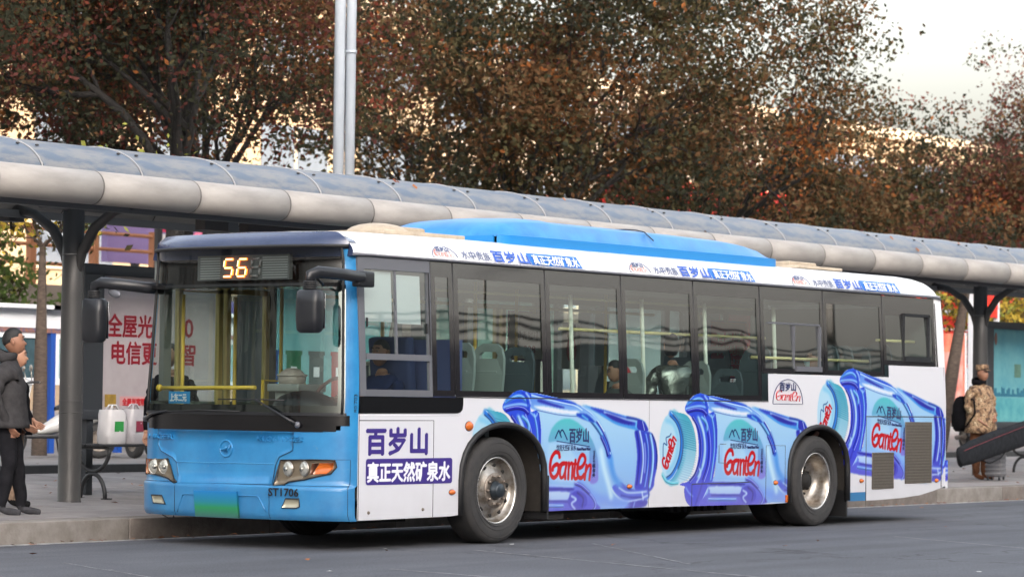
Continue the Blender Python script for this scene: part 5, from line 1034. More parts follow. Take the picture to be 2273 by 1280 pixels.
# inner arches, arch lips, wheels
def lip(A, name='arch_lip'):
    b = MB(); P = [(x, -.006, z) for x, z in A]
    b.tube(P, .032, 8, flat=.9); part(b, name, M_rubber)
    b = MB(); Q = [(x, z) for x, z in A]; n = len(Q); b.add([(x, .02, z) for x, z in Q]+[(x, .55, z) for x, z in Q], [(i, i+1, n+i+1, n+i) for i in range(n-1)], True); b.add([(x,.55,z) for x, z in Q], [tuple(range(n))]); part(b, 'arch_liner', M_liner)
lip(A1); lip(A2)
b = MB(); b.box((2.86,.10,.42),(.03,.26,.42)); part(b, 'mud_flap', M_rubber); b = MB(); b.box((8.70,.14,.24),(.03,.26,.30)); part(b, 'mud_flap', M_rubber)
def wheel(x, y, kind, rev=1):
    e_ = MB(); s = -rev                                   # s points outwards
    e_.lathe([(.292,.0),(.300,-.125),(.345,-.152),(.42,-.157),(.462,-.148),(.490,-.128),(.4985,-.105),(.4985,-.075),(.490,-.072),(.490,-.064),(.4990,-.060),(.4990,-.012),(.490,-.008),(.490,.008),(.4990,.012),(.4990,.060),(.490,.064),(.490,.072),(.4985,.075),(.4985,.105),(.490,.128),(.462,.148),(.42,.157),(.345,.152),(.300,.125),(.292,.0)][::-1] if s > 0 else [(.292,.0),(.300,-.125),(.345,-.152),(.42,-.157),(.462,-.148),(.490,-.128),(.4985,-.105),(.4985,.105),(.490,.128),(.462,.148),(.42,.157),(.345,.152),(.300,.125),(.292,.0)], (x, y, .498), 'y', 72)
    for r_, d in ((.335,.1525),(.37,.1565),(.445,.1545)): e_.lathe([(r_-.003,s*(d-.002)),(r_,s*(d+.003)),(r_+.003,s*(d-.002))], (x,y,.498), 'y', 60)
    w = part(e_, 'wheel', M_tyre)
    def L(prof, name, m, n=48): q = MB(); q.lathe([(r_, s*h) for r_, h in prof], (x, y, .498), 'y', n); return part(q, name, m, w)
    L([(.292,.09),(.300,.128),(.309,.140),(.314,.132)], 'rim_edge', mat('rim_edge', (.80,.78,.74), .22, metal=.8))
    if kind == 'front':                                   # convex disc with hand holes
        L([(.296,.125),(.286,.10),(.272,.062),(.262,.058),(.195,.092),(.172,.108),(.165,.112),(.085,.112),(.082,.10),(.0,.10)], 'rim', M_chrome)
        q = MB()
        for k in range(10): a = 2*PI*(k+.3)/10; cx_, cz_ = x+.232*math.cos(a), .498+.232*math.sin(a); q.lathe([(.0,.0025),(.022,.0025),(.0225,-.004)], (cx_, y+s*.079, cz_), R=(Vector((-math.cos(a)*.42, s, -math.sin(a)*.42)).normalized().to_track_quat('Z','Y').to_matrix()), n=14)
        part(q, 'hand_hole', M_dark, w)
        L([(.168,.113),(.168,.119),(.09,.121),(.088,.113)], 'hub_plate', M_chrome2)
        L([(.088,.112),(.088,.128),(.074,.145),(.068,.175),(.060,.188),(.0,.190)], 'hub_cap', mat('hub_black', (.035,.045,.055), .35, metal=.4))
        for k in range(10):
            a = 2*PI*k/10; q = MB(); q.lathe([(.015,0),(.015,.020),(.010,.030),(.0,.031)], (x+.136*math.cos(a), y+s*.12, .498+.136*math.sin(a)), R=Vector((0,s,0)).to_track_quat('Z','Y').to_matrix(), n=6); part(q, 'wheel_nut', M_chrome2, w)
    elif kind == 'rear':                                  # deep dish
        L([(.300,.130),(.284,.115),(.276,.05),(.262,.0),(.240,-.045),(.20,-.062),(.12,-.066),(.0,-.066)], 'rim', M_chrome)
        L([(.105,-.065),(.105,-.02),(.09,.0),(.075,.04),(.0,.045)], 'hub_cap', M_dark, 24)
        for k in range(10):
            a = 2*PI*k/10; q = MB(); q.lathe([(.017,0),(.017,.024),(.012,.040),(.0,.041)], (x+.15*math.cos(a), y-s*.066, .498+.15*math.sin(a)), R=Vector((0,s,0)).to_track_quat('Z','Y').to_matrix(), n=6); part(q, 'wheel_nut', M_dark, w)
    return w
wheel(2.11, .165, 'front'); wheel(8.04, .165, 'rear'); wheel(8.04, .52, 'inner'); wheel(2.11, 2.30, 'inner', -1); wheel(8.04, 2.33, 'inner', -1); wheel(8.04, 1.97, 'inner', -1)
b = MB(); b.cyl((2.11,.3,.46),(2.11,2.2,.46),.07,n=10); b.cyl((8.04,.3,.48),(8.04,2.2,.48),.10,n=10); b.ball((8.04,1.25,.48),(.22,.25,.2)); part(b, 'axle', M_dark)
b = MB(); b.bx(.25,10.8,.72,1.78,.38,.43); b.bx(.25,1.4,.08,2.4,.38,.43); b.bx(2.95,7.3,.08,2.4,.38,.43); b.bx(8.8,10.8,.08,2.4,.38,.43); b.bx(3.3,4.3,.25,.7,.24,.42); b.bx(4.9,6.6,.5,1.2,.22,.42); b.bx(5.2,7.0,1.5,2.2,.20,.42); b.cyl((3.1,1.2,.30),(7.5,1.2,.30),.05,n=8); b.bx(8.9,10.6,.5,2.1,.27,.45); b.bx(.4,1.2,.4,.9,.22,.42); b.bx(3.0,3.25,.06,.3,.20,.30)
for i in range(9): b.bx(5.6+.13*i, 5.66+.13*i, .35, .45, .20, .30)
part(b, 'chassis', M_dark)
b = MB(); b.bx(2.93,3.05,.08,.2,.235,.262,bev=.005); part(b, 'red_reflector', M_red)
# seams, hatches, side lamps
def sline(P, name='seam', m=None, w=.0035, y=-.0015):
    b = MB(); b.tube([(x, y+sy(z), z) for x, z in P], w, 4); part(b, name, m or M_seamw)
sline([(.01,1.150),(1.09,1.152),(1.09,.276)], 'hatch_seam'); sline([(.012,1.205),(.012,.27)]); sline([(6.93,.290),(6.93,.895),(7.33,.893),(7.33,.45)], 'hatch_seam', w=.003); sline([(9.11,.262),(9.11,1.213),(10.92,1.213),(10.92,.38)], 'hatch_seam', w=.006)
sline([(5.46,.27),(5.46,.505),(6.6,.51)], 'hatch_seam', w=.0045); sline([(6.0,.915),(6.12,.915)], 'flap_seam'); sline([(5.98,.905),(5.98,.72),(6.14,.715)], 'flap_seam'); sline([(4.65,1.37),(4.65,.285)], w=.0015); sline([(11.0,1.8),(11.0,.75)], w=.003)
sline([(.0,1.195),(1.47,1.203)], 'trim', M_inkw, .003)
for (x, z, r1, r2) in ((1.625,1.10,.058,.042),(1.375,.495,.045,.024),(4.30,.50,.042,.022),(7.13,.495,.042,.024),(9.005,.487,.04,.022),(10.80,.465,.04,.024)):
    b = MB(); b.ball((x, -.004, z), (r1,.026,r2), 16, 8); l_ = part(b, 'side_lamp', M_orange); b = MB(); b.ball((x, .004, z), (r1*1.15,.016,r2*1.2), 16, 8); part(b, 'lamp_base', M_rubber, l_)
for x, z in ((.158,.335),(.94,.347)): b = MB(); b.lathe([(0,.014),(.012,.012),(.016,0)], (x,-.001,z), R=Vector((0,-1,0)).to_track_quat('Z','Y').to_matrix(), n=12); part(b, 'lock', M_chrome2)
for x, z in ((6.92,.44),): b = MB(); b.bx(7.34,7.40,-.012,.0,.28,.36); part(b, 'hinge', M_orange)
b = MB(); b.bx(8.72,9.10,-.003,-.0005,.262,.36); part(b, 'patch_panel', mat('patch_blue', (.03,.16,.34), .5))
for (x0,x1,z0,z1) in ((9.25,9.75,.392,.80),(10.03,10.67,.443,1.148)):
    v = MB(); v.bx(x0,x1,-.005,.0,z0,z1); v = part(v, 'vent', M_grille); n = int((z1-z0)/.034)
    for k in range(n): b = MB(); b.add([(x0+.012,-.006,z0+.034*k+.006),(x1-.012,-.006,z0+.034*k+.006),(x1-.012,-.013,z0+.034*k+.024),(x0+.012,-.013,z0+.034*k+.024)], [(0,1,2,3)]); part(b, 'louvre', M_grille, v)
    sline([(x0,z0),(x1,z0),(x1,z1),(x0,z1),(x0,z0)], 'vent_rim', M_chrome2, .005, -.006)
# door lettering panel
SIDE = lambda x, z, y=-.0035: frame((x, y, z), (1,0,0), (0,0,1))
text_part('百岁山', .255, M_violet, bus, SIDE(.118, .868), 'lettering', .010, width=.875)
b = MB(); P = []
for (cx_, cz_, a0) in ((1.345,.785,0),(.14,.785,PI/2),(.14,.605,PI),(1.345,.605,1.5*PI)):
    for k in range(5): a = a0+PI/2*k/4; P.append((cx_+.028*math.cos(a), -.0032, cz_+.026*math.sin(a)))
b.add(P, [tuple(range(len(P)))]); part(b, 'print_band', M_violet)
text_part('真正天然矿泉水', .185, M_inkw, bus, SIDE(.135, .620, -.0050), 'lettering', .006, width=1.20)
for dx, dz, a in ((-3.17, 0, 0),(0, 0, 0),(3.17,.31,-4)):
    ca = math.radians(a); X = Vector((math.cos(ca+.0), 0, math.sin(ca))); U = Vector((-math.sin(ca), 0, math.cos(ca)))
    def loc(x, z): ux, uz = x-5.6, z-.9; return (5.6+dx+ux*math.cos(ca)-uz*math.sin(ca), -.0035, .9+dz+ux*math.sin(ca)+uz*math.cos(ca))
    text_part('百岁山', .15, M_inknavy, bus, frame(loc(6.415,.955), X, U), 'lettering', .004, width=.33)
    text_part('饮用天然矿泉水', .068, M_inknavy, bus, frame(loc(6.20,.868), X, U), 'lettering', .0, width=.33); text_part('Natural Mineral Water', .045, M_inknavy, bus, frame(loc(6.545,.865), X, U), 'lettering', .001, width=.235)
    text_part('净含量:570ml', .052, M_inknavy, bus, frame(loc(6.86,.60), U, -X), 'lettering', .001, width=.26)
# round badge over the rear wheel
b = MB(); b.tube([(7.375+.315*math.cos(a), -.003, 1.345+.265*math.sin(a)) for a in lin(0,PI,24)]+[(7.06,-.003,1.345)], .004, 4); b.tube([(7.06,-.003,1.342),(7.69,-.003,1.342)], .003, 4); part(b, 'badge_outline', M_inknavy)
text_part('百岁山', .095, M_inknavy, bus, SIDE(7.20, 1.492), 'lettering', .003, width=.34)
def logo_part(x, z, s, y, m, R_=None, up=(0,0,1), w_=1.0, sz=None):
    sz = sz or s
    b = MB(); U = Vector(up)
    for P, w in LOGO:
        Q = [Vector((x+(px_-6.09)*s, y, z)) + U*((pz_-.56)*sz) for px_, pz_ in _smooth(P, False, 3)]; b.tube(Q, w*s*.5*w_, 6, flat=.25)
    part(b, 'lettering', m)
logo_part(7.12, 1.362, .73, -.003, M_red, w_=.45, sz=.44)

# glazing
def pane(x0, x1, z0, z1, fr, gl, top=.15, name='window', split=None):
    w = ring([(x0+.006,z0),(x1-.006,z0),(x1-.006,z1),(x0+.006,z1)], .006, .012, name, gl)
    b = MB()
    def q(a, c, e0, e1): b.grid(lambda x, z: (x, .0035+sy(z), z), [a, c], lin(e0, e1, 4), False)
    q(x0+.004, x1-.004, z1-top, z1); q(x0+.004, x1-.004, z0, z0+.055); q(x0+.004, x0+fr, z0+.055, z1-top); q(x1-fr, x1-.004, z0+.055, z1-top); o = part(b, 'window_border', M_frit, w)
    return w
X = [1.415,2.88,4.19,5.53,6.85]
pane(1.075, 1.412, 1.372, 2.615, .07, G_side)
for i in range(4): pane(X[i]+(.0), X[i+1], 1.372, 2.615, .075, G_side)
pane(6.86, 8.20, 1.668, 2.615, .07, G_side); pane(8.20, 9.55, 1.668, 2.615, .07, G_side); pane(9.55, 10.82, 1.803, 2.60, .07, G_side, top=.22)
for x in [1.075]+X+[8.20,9.55]: sline([(x, 1.39 if x < 6.8 else 1.69),(x,2.60)], 'window_gap', M_rubber, .007, .004)
sline([(1.42,1.366),(6.97,1.366)], 'waist_trim', M_rubber, .005)
# bars of opening windows
b = MB(); b.bx(7.0,8.10,-.004+.03,.02+.03,2.205,2.225); b.bx(7.52,7.545,.015,.04,1.73,2.2); b.bx(8.08,8.11,.012,.04,1.73,2.2); b.bx(7.56,8.11,-.005,.03,1.70,1.755); part(b, 'sliding_frame', M_greyframe)
b = MB(); b.bx(10.02,10.05,.022,.05,1.86,2.40); b.bx(10.62,10.66,.02,.05,1.86,2.40); b.bx(10.05,10.66,.02,.05,2.38,2.41); b.bx(10.05,10.66,.006,.04,1.85,1.91); part(b, 'sliding_frame', M_black)
# driver's window and the black panel below it
ring([(.02,1.215),(1.44,1.22),(1.49,1.23),(1.52,1.255),(1.53,1.30),(1.53,1.362),(.02,1.362)], -.003, .03, 'waist_panel', M_blackgloss)
def frbox(x0, x1, z0, z1, y0, y1, mb): 
    mb.add([(x0,y0+sy(z0),z0),(x1,y0+sy(z0),z0),(x1,y0+sy(z1),z1),(x0,y0+sy(z1),z1),(x0,y1+sy(z0),z0),(x1,y1+sy(z0),z0),(x1,y1+sy(z1),z1),(x0,y1+sy(z1),z1)], [(0,1,2,3),(4,7,6,5),(0,4,5,1),(3,2,6,7),(0,3,7,4),(1,5,6,2)])
b = MB(); frbox(.02,1.06,2.495,2.615,-.006,.03,b); frbox(.02,.105,1.365,2.495,-.006,.03,b); frbox(1.03,1.065,1.365,2.495,-.006,.03,b); frbox(.105,1.03,1.365,1.425,-.006,.03,b); frbox(.105,1.03,1.69,1.745,-.012,.03,b); frbox(.555,.575,1.745,2.495,.004,.03,b)
dw = ring([(.10,1.42),(1.035,1.42),(1.035,2.50),(.10,2.50)], .012, .018, 'driver_window', G_side); part(b, 'window_frame', M_greyframe, dw)
b = MB(); frbox(1.03,1.045,1.745,2.495,-.009,-.005,b); frbox(.135,.15,1.98,2.06,-.002,.01,b); frbox(1.0,1.012,1.94,2.03,-.002,.01,b); part(b, 'window_rubber', M_rubber, dw)
M_paper = mat('blind_paper', (.66,.66,.70), .8); b = MB(); frbox(.14,.53,2.03,2.48,.03,.034,b); frbox(.60,.95,2.02,2.46,.03,.034,b); part(b, 'paper_blind', M_paper)
# printed film of the bottles rising over the glass
def film(xc0, xc1, z0, z1, name='print_film'):
    nx, nz = int((xc1-xc0)/.006), int((z1-z0)/.006); xs_ = lin(xc0, xc1, nx); zs_ = lin(z0, z1, nz)
    def inside(x, z): 
        i = min(H_-1, max(0, int((z-LZ0)*PPM))); j = min(W_-1, max(0, int(x*PPM))); return alpha_print[i, j] > .5
    mb = MB(); mb.grid(lambda x, z: (x, -.003+sy(z), z), xs_, zs_, False, inside); o = mb.build(name, M_print, bus); add_uv(o); return o
film(2.2, 3.2, 1.372, 1.47); film(5.3, 6.3, 1.372, 1.47); film(8.3, 9.66, 1.665, 1.85)

# ---------------- roof
RP = [(.045,2.608),(.048,2.63),(.060,2.67),(.085,2.715),(.125,2.76),(.19,2.80),(.30,2.835),(.50,2.868),(.85,2.90),(1.25,2.91)]
RP = RP + [(2.5-y, z) for y, z in RP[-2::-1]]
def roof_x(i): return i
b = MB(); xs_ = [-.04,.1,.3,.5]+lin(.75,10.4,25)+[10.7,10.85,10.93,10.97,10.99]; dz = {10.7:0,10.85:.012,10.93:.05,10.97:.10,10.99:.16}
b.add([(x, y+( .0 if x < 10.8 else (1.25-y)*.02), max(2.60, front_drop(x, z)-dz.get(x, 0)*(z-2.6)/.31*1.4)) for x in xs_ for y, z in RP], [(i*len(RP)+j, i*len(RP)+j+1, (i+1)*len(RP)+j+1, (i+1)*len(RP)+j) for i in range(len(xs_)-1) for j in range(len(RP)-1)], True)
part(b, 'roof', M_white)
b = MB(); b.add([(-.04,y,front_drop(-.04,z)) for y, z in RP]+[(-.04,.08,2.6),(-.04,2.42,2.6)][::-1], [tuple(range(len(RP)+2))]); part(b, 'roof_end', M_navy)
sline([(-.05,2.612),(.2,2.618),(10.9,2.618),(10.96,2.60)], 'drip_rail', M_greyframe, .013, -.018); sline([(-.05,2.633),(10.95,2.636)], 'drip_trim', M_inkw, .006, -.018)
b = MB(); b.bx(.0,10.95,.10,2.40,2.56,2.575); part(b, 'ceiling', M_interior)
# lettering on the roof edge
ru = Vector((0,.050,.085)).normalized()
for k, (xa, xb_) in enumerate(((1.09,3.50),(4.33,6.75),(7.52,9.97))):
    s = (xb_-xa)/2.42; Y0, Z_ = .041, 2.655; rf = lambda x, dz=0.: frame((xa+x*s, Y0-.006+dz*.5, Z_+dz), (1,0,0), ru)
    b = MB(); b.tube([Vector((xa+.03, Y0-.008, Z_-.01))]+[Vector((xa+.2*s+.19*math.cos(a), Y0-.006, Z_-.01)) + ru*.125*math.sin(a) for a in lin(PI,.1,14)], .0035, 4); part(b, 'badge_outline', M_inkgrey)
    text_part('百岁山', .05, M_inkgrey, bus, rf(.08,.052), 'lettering', .002, width=.19)
    logo_part(xa+.04*s, Z_-.006, .40, Y0-.010, M_orangeink, up=ru, w_=.32, sz=.27)
    text_part('水中贵族', .105, M_inkgrey, bus, rf(.46), 'lettering', .0, width=.45)
    text_part('百岁山', .135, M_inkblue, bus, rf(.95), 'lettering', .004, width=.58)
    b = MB(); b.add([Vector((xa+1.57*s, Y0-.006, Z_-.015)), Vector((xa+2.42*s, Y0-.006, Z_-.015)), Vector((xa+2.39*s, Y0-.006, Z_-.015))+ru*.135, Vector((xa+1.54*s, Y0-.006, Z_-.015))+ru*.135], [(0,1,2,3)]); part(b, 'print_band', M_inkbluegrad)
    o = text_part('真正天然矿泉水', .12, M_inkw, bus, rf(1.60), 'lettering', .002, width=.76); o.location.y -= .005
# air conditioning cowl
ac = MB(); st = [(2.72,.0,.86),(2.77,.36,.92),(2.86,.66,.96),(3.05,.88,.98),(3.35,.98,1),(3.6,1.0,1),(3.75,.95,1),(4.5,.95,1),(5.33,.93,1),(5.35,.90,1),(5.37,.93,1),(6.2,.90,1),(6.9,.86,1),(7.3,.76,1),(7.6,.55,.98),(7.8,.28,.95),(7.86,.0,.93)]
P = []; n = 15
st = [(x, h*1.28, w) for x, h, w in st]
for x, h, w in st:
    for k in range(n):
        t = -1+2*k/(n-1); yy = 1.25+t*.84*w; zz = 2.885+ .045 + h*.165*(1-abs(t)**7)**.6 + .02*h*(1-abs(t)); P.append((x, yy, zz))
ac.add(P, [(i*n+j, i*n+j+1, (i+1)*n+j+1, (i+1)*n+j) for i in range(len(st)-1) for j in range(n-1)], True)
acb = part(ac, 'air_conditioner', M_blueroof)
b = MB()
for s in (-1, 1):
    b.add([(x, 1.25+s*(.84*w+.012), z) for x, h, w in st for z in (2.845, 2.945)], [(2*i, 2*i+2, 2*i+3, 2*i+1) for i in range(len(st)-1)], True)
    b.add([(x, 1.25+s*.84*w*f, z) for x, h, w in st for f, z in ((1.0+.012/(.84*w),2.945),(.985,2.95))], [(2*i, 2*i+2, 2*i+3, 2*i+1) for i in range(len(st)-1)], True)
b.bx(7.84,7.87,.5,2.0,2.86,2.94); b.bx(2.70,2.73,.55,1.95,2.86,2.94); part(b, 'cowl_skirt', mat('roof_blue_dark', (.015,.20,.50), .4), acb)
b = MB(); b.tube([(5.35, y, 2.935+.90*1.28*.165*(1-abs((y-1.25)/.84)**7)**.6+.022) for y in lin(.43,2.07,15)], .007, 5); part(b, 'cowl_joint', M_seam, acb)
M_beige = mat('vent_beige', (.48,.40,.30), .6, noise=(6,.3))
b = MB(); b.ball((1.42,.95,2.895), (.34,.28,.10), 20, 10); b.bx(1.5,1.9,.75,1.2,2.885,2.965,bev=.03); b.bx(1.1,2.35,.62,1.3,2.87,2.915,bev=.01); part(b, 'roof_hatch', M_beige)
b = MB(); b.bx(8.75,9.35,.8,1.6,2.89,2.975,bev=.02); b.bx(8.6,9.6,.6,1.8,2.885,2.92,bev=.01); part(b, 'roof_hatch', M_beige)

# ---------------- rear, far side, floor, interior
def bodyx(y, z): t = abs(y-1.25)/1.25; return 11.03 + .16*(1-t**4)**.5*(.7 if z > 2.4 else 1)
b = MB(); b.grid(lambda y, z: (bodyx(y, z)-(.0 if z < 2.45 else (z-2.45)*.5), y if z < 1.37 else 1.25+(y-1.25)*(1-.05*(z-1.37)/1.25), z), cosy(0,2.5,25), [.40,.6,.8,1.0,1.3,1.37,1.8,2.2,2.45,2.6]); part(b, 'rear_panel', M_white)
b = MB(); b.grid(lambda y, z: (bodyx(y, z)+.035, y-.012*(1 if y < 1.25 else -1), z), cosy(0,2.5,25), [.37,.40,.55,.70]); b.grid(lambda t, z: (11.03+.035*t, -.012*t, z), [0,1], [.37,.70], False)
rbp = b.build('rear_bumper', M_print, bus); add_uv(rbp, .985)
ring([(10.82,1.80),(11.03,1.80),(11.02,2.2),(10.99,2.61),(10.82,2.615)], 0, .03, 'rear_pillar', M_white)
ring([(10.82,1.80),(10.86,1.80),(10.84,2.55),(10.82,2.55)], -.002, .0, 'window_border', M_frit)
b = MB(); b.bx(.0,3.35,2.47,2.5,.30,1.30); b.bx(1.75,4.7,2.47,2.5,.30,1.36); b.bx(6.1,11.03,2.47,2.5,.30,1.37); b.bx(0,11.03,2.44,2.47,2.42,2.62)
for x in (.15,1.65,2.9,4.15,4.7,6.1,7.4,8.7,10.0,10.95): b.bx(x-.05,x+.05,2.43,2.49,1.30,2.45)
part(b, 'far_side', M_interior)
b = MB(); b.bx(.2,1.6,2.455,2.46,.45,2.4); b.bx(1.7,10.95,2.455,2.46,1.37,2.42); part(b, 'far_glazing', G_far)
M_doorf = mat('door_frame', (.52,.38,.14), .45)
for x0, x1 in ((.30,.92),(.98,1.60),(4.75,5.38),(5.44,6.05)):
    b = MB(); b.bx(x0,x0+.055,2.43,2.48,.42,2.38); b.bx(x1-.055,x1,2.43,2.48,.42,2.38); b.bx(x0,x1,2.43,2.48,2.33,2.38); b.bx(x0,x1,2.43,2.48,.42,.50); part(b, 'door', M_doorf)
b = MB(); b.bx(.05,2.9,.66,1.84,.44,.48); b.bx(2.9,7.3,.66,1.84,.47,.55); b.bx(7.3,10.9,.66,1.84,.6,.85)
for y0, y1 in ((.10,.66),(1.84,2.45)): b.bx(.05,1.42,y0,y1,.44,.48); b.bx(1.42,2.92,y0,y1,1.14,1.18); b.bx(2.92,7.3,y0,y1,.47,.55); b.bx(7.3,8.8,y0,y1,1.12,1.16); b.bx(8.8,10.9,y0,y1,.6,.85)
for x0, x1, z0 in ((1.42,2.92,.5),(7.3,8.8,.6)): b.bx(x0,x1,.62,.66,z0,1.15); b.bx(x0,x1,1.84,1.88,z0,1.15)
part(b, 'floor', M_floor)
b = MB(); b.bx(.05,1.42,.045,.08,.46,1.36); b.bx(1.42,2.92,.045,.08,1.15,1.36); b.bx(2.92,7.3,.045,.08,.46,1.36); b.bx(7.3,8.8,.045,.08,1.13,1.66); b.bx(8.8,10.9,.045,.08,.5,1.66); b.bx(10.75,10.85,.1,2.4,.85,2.5); part(b, 'inner_wall', M_interior)
b = MB(); b.grid(lambda y, t: (-.17+.55*t, y, 1.21+.07*math.sin(PI*t)-.02*t), lin(.16,2.35,12), lin(0,1,7)); b.bx(-.05,.42,.15,2.3,.6,1.16); b.ball((.12,.72,1.24), (.25,.34,.17), 16, 8); part(b, 'dashboard', M_black)
b = MB(); b.tube([(.52+.05*math.cos(a)*0+.10*math.sin(a), .72+.23*math.cos(a), 1.33+.20*math.sin(a)) for a in lin(0,2*PI,25)], .016, 8); b.cyl((.25,.72,1.1),(.52,.72,1.33),.03,n=8); b.box((.52,.72,1.33),(.02,.40,.04)); part(b, 'steering_wheel', mat('wheel_brown', (.10,.03,.02), .5))
b = MB(); b.bx(.98,1.45,.48,.98,.6,1.0,bev=.04); b.box((1.42,.73,1.45),(.12,.48,.95),bev=.04,R=Matrix.Rotation(-.12,3,'Y')); part(b, 'driver_seat', mat('seat_blue', (.04,.055,.16), .7))
M_screen = mat('cab_screen', (.10,.12,.30), .5)
b = MB(); b.bx(1.60,1.64,.10,1.0,.55,1.9); part(b, 'cab_partition', M_screen)
# fare box, rails at the front
b = MB(); b.bx(.55,.85,1.18,1.45,.47,1.45,bev=.02); b.bx(.5,.9,1.12,1.5,1.40,1.47,bev=.01); part(b, 'fare_box', mat('fare_box', (.45,.45,.43), .4, metal=.4))
b = MB(); b.ball((.62,1.3,1.52),(.12,.14,.10),14,8); b.tube([(.62+.12*math.cos(a),1.3+.14*math.sin(a),1.55) for a in lin(0,2*PI,16)],.012,6); part(b, 'fare_bowl', mat('fare_bowl', (.5,.42,.38), .3))
b = MB(); b.tube([fp(2.33,1.42,-.10), fp(2.0,1.42,-.10), fp(1.5,1.425,-.10), fp(1.04,1.43,-.10)], .019, 8); b.ball(fp(2.33,1.42,-.09),.035,10,6); part(b, 'handrail', M_yellow)
b = MB()
for P in ([(.25,2.33,.5),(.25,2.33,2.3)], [(.95,2.30,.5),(.95,2.30,2.3)], [(1.6,2.28,.5),(1.6,2.28,2.5)], [(1.7,1.1,.5),(1.7,1.1,2.5)], [(2.9,.9,.5),(2.9,.9,2.5)], [(4.55,1.6,.5),(4.55,1.6,2.5)], [(6.2,1.6,.5),(6.2,1.6,2.5)], [(.62,1.62,1.0),(.35,1.75,.6)], [(.9,1.9,.5),(.9,1.9,1.5),(1.5,1.9,1.5),(1.5,1.9,.5)]): b.tube(P, .018, 8)
part(b, 'grab_pole', M_yellow)
b = MB(); P = [(1.66,1.02,.55),(1.66,1.02,1.62),(1.66,1.06,1.68),(1.66,1.38,1.68),(1.66,1.42,1.62),(1.66,1.42,.55)]; b.tube(P, .02, 8)
for y in (1.12,1.22,1.32): b.tube([(1.66,y,.6),(1.66,y,1.68)], .010, 6)
b.tube([(1.66,.98,.55),(1.66,.98,1.9),(1.7,.92,2.35)], .016, 8); part(b, 'white_gate', M_railwhite)
b = MB()
for P in ([(3.70,.45,2.06),(7.62,.45,2.06)], [(6.95,.2,1.84),(9.5,.2,1.84)], [(9.7,.2,2.09),(10.6,.2,2.09)]): b.tube(P, .017, 8)
b.tube([(1.8,1.9,2.33),(7.6,1.9,2.33)], .016, 8); b.tube([(1.8,.6,2.38),(7.6,.6,2.38)], .014, 8); part(b, 'rail_yellow', mat('rail_cream', (.80,.68,.30), .35))
b = MB()
for x in (3.72,5.0,6.2,7.62): b.tube([(x,.30,.6),(x,.30,1.5),(x,.34,2.4)], .022, 8)
part(b, 'grab_pole', M_railwhite)
# sticker by the entrance, seen through the windscreen
a_, c_ = fp(2.06,1.305,-.02), fp(1.76,1.305,-.02); up_ = Vector((0,0,.105)); b = MB(); b.add([a_-up_*.25, c_-up_*.25, c_+up_*.8, a_+up_*.8], [(0,1,2,3)]); stk = part(b, 'fare_notice', M_cyansign); a_, c_ = fp(2.03,1.305,-.012), fp(1.80,1.305,-.012)
o = text_part('上车二元', .075, M_inkw, stk, frame(a_, c_-a_, (0,0,1)), 'lettering', .003, width=.23)
# passenger seats: shell with a hand slot in the head of the backrest
def seat(x, y, z, m, face=-1):
    b = MB(); w, t = .21, .035
    prof = []     # back as frame round the slot
    lean = .10*(-face)
    def bp(u, h, d): return (x + lean*(h/.75) + d, y+u, z+.42+h)
    out = [(-w,.0),(-w,.45),(-w*.93,.60),(-w*.72,.70),(-w*.4,.745),(w*.4,.745),(w*.72,.70),(w*.93,.60),(w,.45),(w,.0)]
    sl = [(-.10,.60),(-.11,.635),(-.08,.665),(.08,.665),(.11,.635),(.10,.60)]
    bm = bmesh.new(); vo = [bm.verts.new((0,u,h)) for u, h in out]; vi = [bm.verts.new((0,u,h)) for u, h in sl]
    eo = [bm.edges.new((vo[i], vo[(i+1) % len(vo)])) for i in range(len(vo))]; ei = [bm.edges.new((vi[i], vi[(i+1) % len(vi)])) for i in range(len(vi))]
    bmesh.ops.triangle_fill(bm, edges=eo+ei, use_beauty=True); bm.faces.ensure_lookup_table()
    dead = [f for f in bm.faces if all(v in vi for v in f.verts)]; bmesh.ops.delete(bm, geom=dead, context='FACES_ONLY'); bm.verts.index_update()
    V = [(v.co.y, v.co.z) for v in bm.verts]; Fs = [[v.index for v in f.verts] for f in bm.faces]; bd = [(e.verts[0].index, e.verts[1].index) for e in bm.edges if e.is_boundary]; bm.free()
    curve = lambda u: .03*(u/w)**2*(-face)
    n = len(V); b.add([bp(u,h,-t/2-curve(u)) for u, h in V]+[bp(u,h,t/2-curve(u)) for u, h in V], Fs+[[i+n for i in f[::-1]] for f in Fs]+[(a, c, c+n, a+n) for a, c in bd], False)
    for sdn in (-1,1): b.box(bp(0,.30,sdn*(t/2+.004)), (.010,.26,.36), bev=.004)
    b.box((x+face*.20, y, z+.41), (.42,.42,.05), bev=.02); b.box((x+face*.15, y, z+.2), (.06,.30,.38))
    return part(b, 'seat', m)
for x, y, z, m in ((1.95,.42,.72,M_seat),(2.42,.42,.72,M_seat),(2.95,.45,.70,M_seatdark),(3.32,.75,.70,M_seatdark),(2.5,2.1,.55,M_seatdark),(3.3,2.1,.55,M_seatdark),(4.80,.40,.62,M_seat),(6.10,.42,.62,M_seat),(6.75,.42,.55,M_seatdark),(7.35,.42,.80,M_seatdark),(8.78,.40,.85,M_seatdark),(9.15,.42,.85,M_seatdark),(9.55,.42,.85,M_seatdark),(7.0,2.1,.55,M_seatdark),(8.4,2.1,.85,M_seatdark),(9.2,2.1,.85,M_seatdark),(10.2,.5,.90,M_seatdark),(10.2,1.2,.90,M_seatdark)): seat(x, y, z, m, -1)
